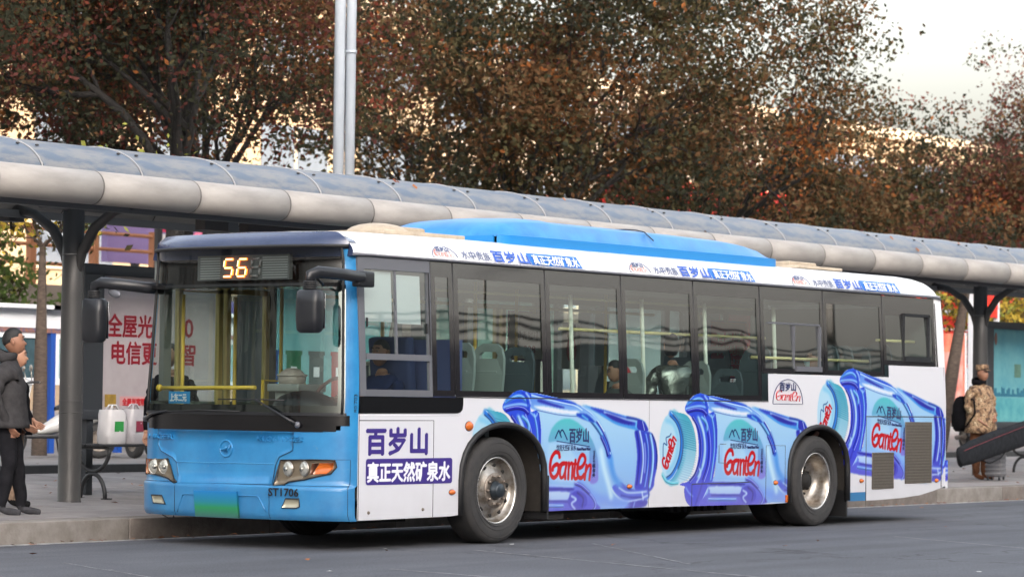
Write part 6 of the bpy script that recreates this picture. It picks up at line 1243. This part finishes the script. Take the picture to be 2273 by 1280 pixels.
# mirrors
def mirror(hx, hy, zt, zb, arm, label=None):
    b = MB(); b.tube(arm, .035, 8, flat=1.5); mr = part(b, 'mirror_arm', M_black); P = []; n = 16
    for t, s, d in ((0,.75,.7),(.04,.93,.95),(.3,1,1),(.7,1,.98),(.94,.93,.88),(1,.72,.6)):
        for k in range(n):
            a = 2*PI*k/n; cx_ = math.copysign(abs(math.cos(a))**.5, math.cos(a)); sy_ = math.copysign(abs(math.sin(a))**.5, math.sin(a)); P.append((hx+.075*sy_*d, hy+.125*cx_*s, zt+(zb-zt)*t))
    b = MB(); b.add(P, [(i*n+k, i*n+(k+1) % n, (i+1)*n+(k+1) % n, (i+1)*n+k) for i in range(5) for k in range(n)], True); b.add(P[:n], [tuple(range(n))]); b.add(P[-n:], [tuple(range(n))]); hz = part(b, 'mirror_housing', M_black, mr)
    b = MB(); 
    for k in range(4): b.lathe([(.055,0),(.065,.008),(.055,.016)], (hx, hy, zt+.004+.018*k), n=14)
    part(b, 'bellows', M_rubber, hz)
    b = MB(); b.bx(hx+.076, hx+.082, hy-.105, hy+.105, zb+.04, zt-.03, bev=.002); part(b, 'mirror_glass', mat('mirror_silver', (.7,.72,.74), .03, metal=1.0), hz)
mirror(-.80, -.10, 2.27, 1.90, [(-.04,-.02,2.385),(-.10,-.11,2.405),(-.42,-.13,2.42),(-.72,-.12,2.425),(-.80,-.10,2.40),(-.80,-.10,2.30)])
b = MB(); b.box((-.06,-.085,2.39), (.22,.09,.14), bev=.02); part(b, 'arm_bracket', M_black)
mirror(-.45, 2.80, 2.24, 1.83, [(.0,2.36,2.34),(-.15,2.42,2.345),(-.40,2.55,2.37),(-.45,2.72,2.385),(-.45,2.80,2.36),(-.45,2.80,2.26)])
b = MB(); b.ball((-.40,2.60,2.29), (.02,.085,.04), 12, 8, R=Matrix.Rotation(.3,3,'X')); b.cyl((-.36,2.56,2.37),(-.39,2.58,2.3),.008,n=6); part(b, 'kerb_mirror', M_greyframe)
b = MB(); b.ball((-.70,-.03,2.35), (.05,.03,.035), 12, 8); b.tube([(-.66,-.05,2.38),(-.45,.05,2.33),(-.28,.2,2.33)], .012, 6); part(b, 'kerb_mirror', M_black)
# small writing on the blue pillar
text_part('80.703', .05, M_inkblack, bus, frame((-.012,.004,1.22), (0,0,1), (-1,.25,0)), 'lettering', 0, width=.16)

# notices stuck inside the far windows, seen through the bus
def notice(x0, x1, z0, z1, m, rim=None):
    b = MB(); b.bx(x0, x1, 2.425, 2.432, z0, z1); o = part(b, 'window_notice', m)
    if rim: b = MB(); b.bx(x0-.02, x1+.02, 2.433, 2.436, z0-.02, z1+.02); part(b, 'notice_rim', rim, o)
    return o
def ntext(o, t, x, z, sz, m, w_): text_part(t, sz, m, o, frame((x, 2.4225, z), (1,0,0), (0,0,1)), 'lettering', .0015, width=w_)
n_ = notice(9.67, 10.46, 1.66, 2.32, mat('notice_red', rgb(238,52,72), .5), mat('rim_violet', rgb(110,40,110), .5)); M_sand = mat('print_sand', rgb(212,190,160), .5)
ntext(n_, '石墨烯', 9.77, 2.10, .11, M_sand, .55); ntext(n_, '节能地暖', 9.74, 1.93, .13, M_sand, .66); ntext(n_, '5年质保·免费安装', 9.78, 1.82, .07, M_inkw, .58); b = MB(); b.bx(10.0,10.14,2.421,2.4245,1.70,1.79); part(b, 'pale_square', M_sand, n_)
n_ = notice(5.56, 6.28, 1.80, 2.30, mat('print_cream', rgb(206,200,190), .5), mat('rim_violet', 0, 0)); ntext(n_, '醇香咖啡', 5.68, 2.02, .10, mat('print_brown', rgb(90,60,40), .5), .42); ntext(n_, '898', 5.82, 1.87, .11, M_crimson, .22)
b = MB(); b.ball((5.85, 2.42, 2.21), (.14,.004,.07), 10, 6); part(b, 'cake_picture', mat('print_brown', rgb(110,72,40), .5), n_)
n_ = notice(6.55, 6.90, 1.70, 2.22, mat('print_cream', 0, 0)); b = MB(); b.ball((6.73,2.42,1.92), (.10,.004,.15), 10, 8); part(b, 'red_picture', M_red, n_)
b = MB(); b.ball((6.67,2.42,2.12), (.03,.004,.09), 8, 6); b2 = MB(); b2.ball((6.79,2.42,2.12), (.03,.004,.09), 8, 6); part(b, 'dark_picture', M_inkblack, n_); part(b2, 'dark_picture', M_inkblack, n_)
n_ = notice(7.19, 7.47, 1.75, 2.41, mat('print_icy', rgb(196,214,224), .5))
# ------------------------------------------------------------------ people
M_skin = mat('skin', (.40,.21,.135), .5); M_skin2 = mat('skin_tan', (.30,.145,.09), .5); M_hair = mat('hair_black', (.006,.0055,.0055), .6, bump=(90,.25)); M_eye = mat('eye_dark', (.012,.01,.01), .2); M_lip = mat('lip', (.26,.125,.09), .5); M_eyew = mat('eye_white', (.26,.22,.20), .3)
def cloth(n, c, c2=None, sc=14): return mat(n, c, .95, spec=.12, noise=(sc, .35, c2) if c2 else (sc, .35), bump=(7, .9))
M_jgrey = cloth('cloth_grey', (.052,.050,.052)); M_tdark = cloth('cloth_charcoal', (.014,.014,.017)); M_jblack = cloth('cloth_black', (.007,.007,.009)); M_beige_t = cloth('cloth_beige', (.30,.21,.15)); M_shoe = cloth('shoe_grey', (.05,.05,.056)); M_shoeb = cloth('shoe_black', (.012,.012,.013)); M_jblue = cloth('cloth_blue', (.02,.03,.10)); M_silver = mat('cloth_silver', (.34,.36,.33), .22, metal=.75, noise=(9,.5), bump=(14,1.0)); M_grn = cloth('cloth_greygreen', (.10,.115,.11)); M_sole = mat('sole_pale', (.40,.40,.40), .7)
def camo():
    m = mat('cloth_camouflage', (.20,.125,.075), .85, bump=(7,.9)); N = m.node_tree.nodes; L = m.node_tree.links; b = N['Principled BSDF']
    tc = N.new('ShaderNodeTexCoord'); n = N.new('ShaderNodeTexNoise'); n.inputs['Scale'].default_value = 13; n.inputs['Detail'].default_value = 3; L.new(tc.outputs['Object'], n.inputs['Vector'])
    cr = N.new('ShaderNodeValToRGB'); cr.color_ramp.interpolation = 'CONSTANT'; E = cr.color_ramp.elements; E[0].position = 0; E[0].color = (.075,.045,.03,1); E[1].position = .42; E[1].color = (.21,.125,.07,1)
    for p_, c in ((.50,(.35,.235,.14,1)),(.57,(.13,.085,.045,1)),(.64,(.45,.34,.22,1))): e_ = E.new(p_); e_.color = c
    L.new(n.outputs['Fac'], cr.inputs[0]); L.new(cr.outputs[0], b.inputs['Base Color']); return m
M_camo = camo()
def skin_body(root, J, Ed, name='body', sub=2):
    """J: name -> (x, y, z, rx, ry, material key); Ed: list of pairs. One continuous surface grown over the joints."""
    names = list(J); idx = {n: i for i, n in enumerate(names)}
    me = bpy.data.meshes.new(name); me.from_pydata([J[n][:3] for n in names], [(idx[a], idx[b]) for a, b in Ed], []); o = bpy.data.objects.new(name, me); COL.objects.link(o)
    sk = o.modifiers.new('s', 'SKIN'); sk.use_smooth_shade = True; ss = o.modifiers.new('u', 'SUBSURF'); ss.levels = sub; ss.render_levels = sub
    for i, n in enumerate(names): v = me.skin_vertices[0].data[i]; v.radius = (J[n][3], J[n][4]); v.use_root = (i == 0)
    bpy.context.view_layer.update(); dg = bpy.context.evaluated_depsgraph_get(); m2 = bpy.data.meshes.new_from_object(o.evaluated_get(dg)); bpy.data.objects.remove(o); bpy.data.meshes.remove(me)
    m2.name = name; mats = []; key = []
    for n in names:
        if J[n][5] not in mats: mats.append(J[n][5])
    m2.materials.clear()
    for q in mats: m2.materials.append(q)
    A = np.array([J[a][:3] for a, b in Ed], float); B = np.array([J[b][:3] for a, b in Ed], float)
    mk = [(mats.index(J[a][5]), mats.index(J[b][5])) for a, b in Ed]
    nf = len(m2.polygons); c = np.zeros(nf*3); m2.polygons.foreach_get('center', c); c = c.reshape(-1,3); D = B-A; L2 = (D**2).sum(1)+1e-12
    t = np.clip(((c[:,None,:]-A)*D).sum(2)/L2, 0, 1); d = np.linalg.norm(c[:,None,:]-A-t[..., None]*D, axis=2)
    R0 = np.array([(J[a][3]+J[a][4]+J[b][3]+J[b][4])/4 for a, b in Ed]); k = (d/R0).argmin(1)
    mi = np.array([mk[e][0 if t[i, e] < .5 else 1] for i, e in enumerate(k)], np.int32); m2.polygons.foreach_set('material_index', mi); m2.polygons.foreach_set('use_smooth', np.ones(nf, bool)); m2.update()
    n_ = len(m2.vertices); co = np.zeros(n_*3); m2.vertices.foreach_get('co', co); co = co.reshape(-1,3); no = np.zeros(n_*3); m2.vertices.foreach_get('normal', no); no = no.reshape(-1,3)
    vm = np.zeros(n_, bool)                              # folds only where cloth is
    skn = [i for i, q in enumerate(mats) if q.name.startswith(('skin','shoe','boot'))]
    for p_, i_ in zip(m2.polygons, mi):
        if i_ not in skn: vm[list(p_.vertices)] = True
    x_, y_, z_ = co.T; ph_ = x_*9+y_*7; f_ = .0065*np.sin(z_*46+ph_*2+2*np.sin(z_*13+y_*11))+.0075*np.sin(z_*23-ph_*1.3+1.7*np.sin(x_*17))+.004*np.sin((x_+y_)*60+z_*18)
    f_ *= np.where(z_ < (.80 if z_.max() > 1.2 else .0), .35, 1.0); co[vm] += no[vm]*f_[vm, None]; m2.vertices.foreach_set('co', co.ravel()); m2.update()
    ob_ = bpy.data.objects.new(name, m2); COL.objects.link(ob_); ob_.parent = root; return ob_
def hand_joints(J, Ed, wrist, W, dirv, curl, mt, side):
    """palm and five unequal fingers from a wrist joint, along dirv, bending towards curl."""
    d = Vector(dirv).normalized(); c = Vector(curl).normalized(); s = d.cross(c).normalized()*side; W = Vector(W)
    J[wrist+'p'] = (*(W+d*.075), .034, .020, mt); Ed.append((wrist, wrist+'p'))
    for k, (off, ln) in enumerate(((.030,.068),(.010,.078),(-.010,.074),(-.029,.058))):
        a = W+d*.085+s*off; b1 = a+d*ln*.5+c*.012; b2 = b1+d*ln*.34+c*.030
        J[f'{wrist}f{k}a'] = (*a, .0115, .0115, mt); J[f'{wrist}f{k}b'] = (*b1, .0098, .0098, mt); J[f'{wrist}f{k}c'] = (*b2, .0080, .0080, mt)
        Ed += [(wrist+'p', f'{wrist}f{k}a'), (f'{wrist}f{k}a', f'{wrist}f{k}b'), (f'{wrist}f{k}b', f'{wrist}f{k}c')]
    a = W+d*.035+s*.034; b1 = a+d*.035+s*.018+c*.01; J[wrist+'ta'] = (*a, .013, .013, mt); J[wrist+'tb'] = (*b1, .0105, .0105, mt); J[wrist+'tc'] = (*(b1+d*.028+c*.012), .0085, .0085, mt)
    Ed += [(wrist, wrist+'ta'), (wrist+'ta', wrist+'tb'), (wrist+'tb', wrist+'tc')]
def head(root, c, yaw, M_sk, hair='short', tilt=0., size=1., mask=False, cap=None, hm=None):
    """one head mesh: skull, brow, nose, lips, chin and ears shaped from one ball."""
    hm = hm or M_hair
    R_ = Matrix.Rotation(yaw, 3, 'Z') @ Matrix.Rotation(tilt, 3, 'Y'); b = MB(); n, m = 36, 30; V = []
    def sh(th, ph):
        x, y, z = math.sin(ph)*math.cos(th), math.sin(ph)*math.sin(th), math.cos(ph)
        r = 1.; px_, py_, pz_ = .098*x, .076*y, .122*z
        if z < 0: py_ *= 1-.30*(-z)**1.6; px_ *= 1-.16*(-z)**2; px_ += .018*(-z)
        fr = max(0, x)
        px_ -= .007*fr**4*math.exp(-((z-.18)/.14)**2)*(1 if abs(y) > .12 else .2)     # eye hollows
        px_ += .006*fr**6*math.exp(-((z-.36)/.12)**2)                                  # brow
        px_ += .024*fr**2*math.exp(-(y/.15)**2)*math.exp(-((z+.17)/(.085 if z < -.17 else .17))**2)   # nose
        if z < 0: px_ += .026*fr*(-z)                                                   # jaw under the brow
        px_ -= .005*fr**6*math.exp(-(y/.3)**2)*math.exp(-((z-.17)/.10)**2)
        px_ += .007*fr**4*math.exp(-(y/.30)**2)*math.exp(-((z+.47)/.07)**2) + .006*fr**4*math.exp(-(y/.26)**2)*math.exp(-((z+.60)/.06)**2)  # lips
        px_ -= .006*fr**4*math.exp(-(y/.34)**2)*math.exp(-((z+.535)/.025)**2)
        px_ += .012*fr**3*math.exp(-(y/.35)**2)*math.exp(-((z+.86)/.14)**2)            # chin
        px_ += .004*fr*math.exp(-((abs(y)-.5)/.2)**2)*math.exp(-((z+.1)/.2)**2)
        if x < 0: px_ *= 1.05
        return Vector((px_, py_, pz_))*size
    C_ = Vector(c)
    V = [C_ + R_ @ sh(2*PI*j/n, PI*i/m) for i in range(m+1) for j in range(n)]
    b.add(V, [(i*n+j, (i+1)*n+j, (i+1)*n+(j+1) % n, i*n+(j+1) % n) for i in range(m) for j in range(n)], True)
    at = lambda x, y, z: C_ + R_ @ (Vector((x, y, z))*size)
    for s in (-1, 1):      # ears
        b.ball(at(-.004, s*.077, -.004), (.020*size,.009*size,.033*size), 10, 8, R=R_ @ Matrix.Rotation(.25*s, 3, 'Z')); b.tube([at(.006, s*.080, .018), at(-.012, s*.087, .028), at(-.024, s*.086, .004), at(-.012, s*.082, -.030)], .006*size, 6)
    h = b.build('head', [M_sk], root)
    q = MB()
    for s in (-1, 1): q.ball(at(.0885, s*.031, .020), (.008*size,.0135*size,.0060*size), 10, 6, R=R_)
    q.build('eye', M_eyew, h); q = MB()
    for s in (-1, 1): q.ball(at(.0945, s*.031, .020), (.0045*size,.0060*size,.0058*size), 8, 6, R=R_); q.tube([at(.096, s*.014, .046), at(.098, s*.030, .052), at(.084, s*.052, .046)], .0042*size, 5)
    q.build('eyebrow', M_eye, h)
    q = MB(); q.tube([at(.092, -.024, -.062), at(.103, -.010, -.061), at(.106, 0, -.062), at(.103, .010, -.061), at(.092, .024, -.062)], .0036*size, 6); q.tube([at(.088,-.022,-.069), at(.104,0,-.071), at(.088,.022,-.069)], .0040*size, 6); q.build('mouth', M_lip, h)
    if hair:
        q = MB(); V = []
        g_ = 1.055 if hair == 'short' else 1.13
        def hl(th, ph):
            p = sh(th, ph)*g_; x = math.cos(th)
            return C_ + R_ @ (p + Vector((-.004, 0, .006))*size)
        low = lambda th: {'short': (.93 if math.cos(th) > .55 else (1.10 + .9*(1 if math.cos(th) < -.1 else .45)*(.5-math.cos(th)*.5)))}.get(hair, .95 if math.cos(th) > .6 else 2.5)
        mm_ = 14
        for i in range(mm_+1):
            for j in range(n):
                th = 2*PI*j/n; ph = low(th)*i/mm_; p = hl(th, ph)
                if i == mm_: p = C_ + R_ @ (sh(th, ph)*.98)
                V.append(p)
        q.add(V, [(i*n+j, (i+1)*n+j, (i+1)*n+(j+1) % n, i*n+(j+1) % n) for i in range(mm_) for j in range(n)], True); q.build('hair', hm, root)
    if mask:
        q = MB(); V = []
        for i in range(7):
            for j in range(13):
                th = -.95+1.9*j/12; ph = PI*(.555+.265*i/6); V.append(C_ + R_ @ (sh(th, ph)*1.06 + Vector((.006,0,0))))
        q.add(V, [(i*13+j, (i+1)*13+j, (i+1)*13+j+1, i*13+j+1) for i in range(6) for j in range(12)], True); q.build('face_mask', mat('mask_blue', (.45,.66,.70), .8), root)
    if cap:
        q = MB(); q.lathe([(.088,.030),(.100,.036),(.102,.085),(.098,.118),(.0,.124)], at(-.004,0,.015), R=R_, n=28); V = []
        for i in range(2):
            for t in lin(-.95,.95,13): V.append(at(.085+.0*i+.055*i*math.cos(t)*1.2, .082*math.sin(t)*1.05, .052-.012*i))
        q.add(V, [(j, j+1, 13+j+1, 13+j) for j in range(12)], True); q.add([v-Vector((0,0,.006)) for v in V], [(j, 13+j, 13+j+1, j+1) for j in range(12)], True); q.build('cap', cap, root)
    return h
def person(loc, rz, label, top_m, leg_m, shoe_m, sk, H=1.74, arms=None, legs=None, yaw=0., hair='short', mask=False, cap=None, hood=None, coat=0., seated=False, group=None, tilt=0., build=1., hm=None, lean=0.):
    e = empty('person', loc, rz); tag(e, label, 'person', group); k = H/1.74; J = {}; Ed = []
    ph = .92*k if not seated else .12
    X = lambda z: lean*max(0, z-ph)
    w = build
    J['pelvis'] = (X(ph),0,ph,.145*w,.115*w,leg_m if not coat else top_m)
    J['waist'] = (X(ph+.14),0,ph+.14*k,.150*w,.115*w,top_m); J['chest'] = (X(ph+.34)+.005,0,ph+.34*k,.170*w,.125*w,top_m); J['upper'] = (X(ph+.46),0,ph+.455*k,.135*w,.095*w,top_m); J['neck'] = (X(ph+.54)+.008,0,ph+.535*k,.060,.060,top_m if hood else sk); J['neck2'] = (X(ph+.6)+.018,0,ph+.60*k,.056,.056,sk)
    Ed += [('pelvis','waist'),('waist','chest'),('chest','upper'),('upper','neck'),('neck','neck2')]
    legs = legs or {1: [(.02,.10,.50),(-.01,.105,.095)], -1: [(.0,-.10,.50),(.02,-.105,.095)]}
    for s in (1,-1):
        kn, an = legs[s]; n_ = str(s); zz = (lambda z: z*k) if not seated else (lambda z: z)
        J['hip'+n_] = ((kn[0]*.12 if not seated else .03), s*.088*w, ph-.07*k, .095*w,.095*w,leg_m); J['mid'+n_] = ((kn[0]*.55), (s*.088*w+kn[1])/2, (ph-.07+zz(kn[2]))/2+(.02 if seated else 0), .086*w,.086*w,leg_m); J['knee'+n_] = (kn[0],kn[1],zz(kn[2]),.076*w,.076*w,leg_m); J['calf'+n_] = ((kn[0]*.6+an[0]*.4)-.008,(kn[1]+an[1])/2,(zz(kn[2])*.62+zz(an[2])*.38),.072*w,.070*w,leg_m); J['ank'+n_] = (an[0],an[1],zz(an[2])+.03,.060,.062,leg_m)
        J['heel'+n_] = (an[0]-.01,an[1],an[2]-.040,.038,.040,shoe_m); J['ball'+n_] = (an[0]+.12,an[1]+s*.012,an[2]-.062,.040,.028,shoe_m); J['toe'+n_] = (an[0]+.185,an[1]+s*.014,an[2]-.068,.030,.020,shoe_m)
        Ed += [('pelvis','hip'+n_),('hip'+n_,'mid'+n_),('mid'+n_,'knee'+n_),('knee'+n_,'calf'+n_),('calf'+n_,'ank'+n_),('ank'+n_,'heel'+n_),('heel'+n_,'ball'+n_),('ball'+n_,'toe'+n_)]
    arms = arms or {1: [(-.02,.245,-.28),(.05,.235,-.50)], -1: [(-.02,-.245,-.28),(.05,-.235,-.50)]}
    sh = ph+.475*k
    for s in (1,-1):
        el, wr = arms[s][:2]; n_ = str(s); sx = X(sh)
        J['shd'+n_] = (sx-.005, s*.165*w, sh-.015, .078*w,.075*w,top_m); J['arm'+n_] = (sx+el[0]*.55,s*.205*w*.5+el[1]*.5,sh+el[2]*.5,.062*w,.062*w,top_m); J['elb'+n_] = (sx+el[0],el[1],sh+el[2],.053*w,.053*w,top_m); J['fore'+n_] = (sx+(el[0]*.45+wr[0]*.55),(el[1]*.45+wr[1]*.55),sh+(el[2]*.45+wr[2]*.55),.050,.048,top_m); J['cuff'+n_] = (sx+(el[0]*.12+wr[0]*.88),(el[1]*.12+wr[1]*.88),sh+(el[2]*.12+wr[2]*.88),.042,.040,top_m)
        J['wr'+n_] = (sx+wr[0],wr[1],sh+wr[2],.026,.022,sk); d = Vector((wr[0]-el[0],wr[1]-el[1],wr[2]-el[2])); hand_joints(J, Ed, 'wr'+n_, J['wr'+n_][:3], d, (.6,-s*.8,0) if abs(d.normalized().z) > .5 else (0,-s*.5,-.8), sk, s)
        Ed += [('upper','shd'+n_),('shd'+n_,'arm'+n_),('arm'+n_,'elb'+n_),('elb'+n_,'fore'+n_),('fore'+n_,'cuff'+n_),('cuff'+n_,'wr'+n_)]
    skin_body(e, J, Ed)
    hz = ph+.735*k; hx = X(ph+.73)+.035; head(e, (hx,0,hz), yaw, sk, hair, tilt, k, mask, cap, hm)
    if coat:      # skirt of the jacket
        b = MB(); n = 30; P = []
        for t, r1, r2 in ((.36,.12,.16),(.30,.145,.183),(.23,.16,.20),(.16,.156,.195),(.08,.170,.21),(.0,.172,.212),(-coat*.5,.19,.235),(-coat,.195,.24),(-coat,.18,.225)):
            for j in range(n): a = 2*PI*j/n; q = 1+.022*math.sin(a*7+t*30)+.03*math.sin(a*3+t*14); P.append((X(ph+t)+r1*w*math.cos(a)*q, r2*w*math.sin(a)*q, ph+t))
        b.add(P, [(i*n+j, i*n+(j+1) % n, (i+1)*n+(j+1) % n, (i+1)*n+j) for i in range(8) for j in range(n)], True); b.build('jacket_hem', top_m, e)
    if hood:
        b = MB(); n = 20
        for (rr, x0, z0, tl) in ((.092,hx-.055,ph+.575*k,.35),):
            P = []
            for i in range(7):
                a = PI*i/6; ring_r = rr*(.9+.35*math.sin(a)); 
                for j in range(n): th = 2*PI*j/n; P.append((x0-.02+ring_r*math.cos(th)*.95-.02*math.cos(a), ring_r*math.sin(th)*1.02, z0-.045+.10*(1-math.cos(a))/2+.035*max(0,-math.cos(th))*(1+math.sin(a))))
            b.add(P, [(i*n+j, i*n+(j+1) % n, (i+1)*n+(j+1) % n, (i+1)*n+j) for i in range(6) for j in range(n)], True)
        b.build('collar', hood, e)
    return e
def backpack(e_loc, rz, m, label, s=1.):
    e = empty('backpack', e_loc, rz); tag(e, label, 'backpack'); b = MB(); P = []; n = 20
    for t, w, d in ((0,.13,.07),(.04,.155,.10),(.2,.16,.12),(.36,.15,.11),(.45,.12,.08),(.48,.07,.04)):
        for j in range(n): a = 2*PI*j/n; P.append((d*math.copysign(abs(math.cos(a))**.6, math.cos(a))*s, w*math.copysign(abs(math.sin(a))**.6, math.sin(a))*s, t*s))
    b.add(P, [(i*n+j, i*n+(j+1) % n, (i+1)*n+(j+1) % n, (i+1)*n+j) for i in range(5) for j in range(n)], True); b.add(P[:n], [tuple(range(n))]); b.add(P[-n:], [tuple(range(n))]); b.build('bag_body', m, e)
    for q in (-1,1): b = MB(); b.tube([(.08*s,q*.10*s,.44*s),(.16*s,q*.12*s,.50*s),(.30*s,q*.11*s,.42*s),(.33*s,q*.12*s,.25*s),(.2*s,q*.15*s,.08*s),(.08*s,q*.13*s,.05*s)], .017*s, 6, flat=.5); b.build('strap', m, e)
    b = MB(); b.bx(-.145*s,-.11*s,-.10*s,.10*s,.06*s,.24*s,bev=.01); b.build('pocket', m, e); return e
RT = math.atan2(-.8077,.5894)                           # towards the right of the picture
person((-.42, 3.93, .20), RT, 'man in grey hooded jacket and dark trousers in profile at the left edge', M_jgrey, M_tdark, M_shoe, M_skin2, 1.73, build=1.03, coat=.09, hood=M_jgrey, yaw=.12,
       arms={1: [(-.10,.24,-.28),(.02,.21,-.50)], -1: [(-.09,-.245,-.28),(.03,-.20,-.51)]}, legs={1: [(.07,.09,.50),(.12,.10,.095)], -1: [(.03,-.10,.50),(-.03,-.11,.095)]})
person((.85, 5.18, .21), RT, 'man in black jacket and beige trousers half hidden behind the man in grey', M_jblack, M_beige_t, M_shoeb, M_skin, 1.60, coat=.12, build=1.05, tilt=.1,
       arms={1: [(.0,.25,-.27),(.16,.20,-.40)], -1: [(.0,-.25,-.27),(.15,-.22,-.42)]})
CAM = math.atan2(-.62,-.78)
person((21.25, 4.75, .21), math.radians(-108), 'man in brown camouflage coat and cap standing beside a suitcase', M_camo, cloth('cloth_tan', (.17,.075,.04)), cloth('boot_tan', (.20,.08,.04)), M_skin2, 1.74, coat=.20, build=1.15, cap=M_camo, hood=M_jblack, hair='short', yaw=.1,
       arms={1: [(.0,.26,-.28),(.16,.14,-.42)], -1: [(-.02,-.26,-.28),(.12,-.16,-.46)]})
backpack((21.22, 5.02, .95), math.radians(-108), M_jblack, 'black backpack on the back of the man in camouflage', 1.15)
# strap of the bag the man in grey carries
e = empty('shoulder_bag', (-.42,3.93,.95), RT); tag(e, 'black shoulder bag with a wide strap on the man in the grey jacket', 'bag')
b = MB(); b.tube([tuple(q) for q in _smooth([(-.14,-.12,.44),(-.08,-.135,.515),(-.02,-.14,.54),(.05,-.14,.51),(.11,-.135,.44),(.13,-.13,.36),(.115,-.14,.27),(.06,-.165,.19),(-.02,-.18,.15)], False, 4)] if False else [(-.14,-.12,.44),(-.08,-.14,.53),(0,-.15,.55)], .018, 8, flat=.5); b.build('strap', M_jblack, e)
b = MB(); b.box((-.27,.02,.22), (.15,.30,.42), bev=.04); b.build('bag_body', M_jblack, e)
e = empty('suitcase', (20.85, 4.28, .215), math.radians(15)); tag(e, 'grey ribbed suitcase standing at the feet of the man in camouflage', 'suitcase')
M_case = mat('case_grey', (.12,.12,.13), .4); b = MB(); b.bx(-.20,.20,-.12,.12,.05,.56,bev=.03); cb = b.build('shell', M_case, e)
for k in range(7): b = MB(); b.bx(-.205,.205,-.128,.128,.09+.066*k,.115+.066*k,bev=.006); b.build('rib', mat('case_rib', (.17,.17,.18), .4), cb)
for sx in (-.16,.16):
    for s_ in (-.09,.09): b = MB(); b.cyl((sx,s_-.012,.025),(sx,s_+.012,.025),.025,n=12); b.build('wheel', M_black, e)
for sx in (-.07,.07): b = MB(); b.cyl((sx,.08,.55),(sx,.08,.66),.008,n=6); b.build('handle_tube', M_chrome2, e)
b = MB(); b.cyl((-.09,.08,.66),(.09,.08,.66),.014,n=8); b.build('handle', M_black, e)
person((23.6, 4.75, .21), RT-.2, 'person in black trousers cut off by the right edge, carrying the long bag', M_jblack, M_jblack, cloth('shoe_redwhite', (.45,.10,.10), (.6,.6,.6), 9), M_skin, 1.76, coat=.1,
       arms={1: [(-.02,.26,-.26),(-.12,.24,-.44)], -1: [(-.02,-.26,-.26),(-.12,-.24,-.44)]})
e = empty('long_bag', (18.95, 3.9, .215)); tag(e, 'long black instrument bag with a red seam, slanting up towards the right edge', 'bag')
M_bag = cloth('bag_fabric', (.020,.022,.026)); A_, B_ = Vector((-.08,.0,.37)), Vector((3.1,.0,.93)); d = (B_-A_); P = []; n = 18; U = Vector((-.2,0,1)).normalized(); Wv = Vector((.15,1,0)).normalized(); b = MB()
for t, h, w in ((0,.03,.03),(.015,.145,.06),(.12,.175,.08),(.35,.19,.09),(.65,.19,.09),(.93,.17,.08),(1.0,.08,.05)):
    for j in range(n): a = 2*PI*j/n; P.append(A_+d*t+U*(h*math.copysign(abs(math.sin(a))**.75, math.sin(a)) - (.03 if t > .5 else 0))+Wv*(w*math.copysign(abs(math.cos(a))**.75, math.cos(a))))
b.add(P, [(i*n+j, i*n+(j+1) % n, (i+1)*n+(j+1) % n, (i+1)*n+j) for i in range(6) for j in range(n)], True); b.add(P[:n], [tuple(range(n))]); b.add(P[-n:], [tuple(range(n))]); b.build('bag_body', M_bag, e)
b = MB(); b.tube([A_+d*t+U*(h*.55)-Wv*(w+.004) for t, h, w in ((.03,.15,.06),(.12,.175,.076),(.35,.19,.087),(.65,.19,.087),(.93,.17,.076))], .005, 5); b.build('red_seam', mat('seam_maroon', (.16,.02,.03), .7), e)
b = MB(); b.tube([A_+d*.22-U*.17, A_+d*.30-U*.27, A_+d*.42-U*.26, A_+d*.50-U*.16], .010, 5); b.build('strap', M_bag, e)
b = MB(); b.ball(A_-U*.13+d*.02, (.03,.03,.03), 8, 6); b.build('foot_cap', M_bag, e)
b = MB(); b.tube([A_+d*.78+U*.15-Wv*.06, A_+d*.86+U*.23, A_+d*.94+U*.13-Wv*.06], .012, 6); b.build('handle', M_bag, e)
# in the bus
SEATD = {1: [(.36,.10,.10),(.38,.11,-.30)], -1: [(.36,-.10,.10),(.38,-.11,-.30)]}
person((1.25,.73,.92), PI, 'driver in a dark blue uniform at the wheel seen through the side window', M_jblue, M_jblue, M_shoeb, M_skin2, 1.72, seated=True, legs=SEATD, arms={1: [(.10,.24,-.26),(.42,.17,-.18)], -1: [(.10,-.24,-.26),(.42,-.17,-.18)]})
person((4.62,.36,.90), PI-.5, 'short haired passenger in grey leaning at the third bus window', M_grn, M_tdark, M_shoeb, M_skin, 1.5, seated=True, legs=SEATD, tilt=.25, arms={1: [(.12,.22,-.24),(.30,.05,-.12)], -1: [(.12,-.22,-.24),(.30,-.05,-.16)]})
person((5.72,.42,1.08), .9, 'passenger with long dark hair in a shiny silver jacket seen from behind', M_silver, M_tdark, M_shoeb, M_skin, 1.72, seated=True, legs=SEATD, hair='long', build=1.15)
person((8.58,.34,1.04), PI-.7, 'passenger wearing a pale blue face mask at the rear bus window', M_jblack, M_tdark, M_shoeb, M_skin, 1.62, seated=True, legs=SEATD, mask=True)
person((1.15,3.3,.2), PI+.3, 'dark haired person waiting on the pavement seen through the windscreen', M_jblack, M_tdark, M_shoeb, M_skin, 1.62)
for o in list(bpy.data.objects):
    if o.type == 'MESH' and o.name.startswith('kerb_stone') and o.parent is None: o.parent = kerb
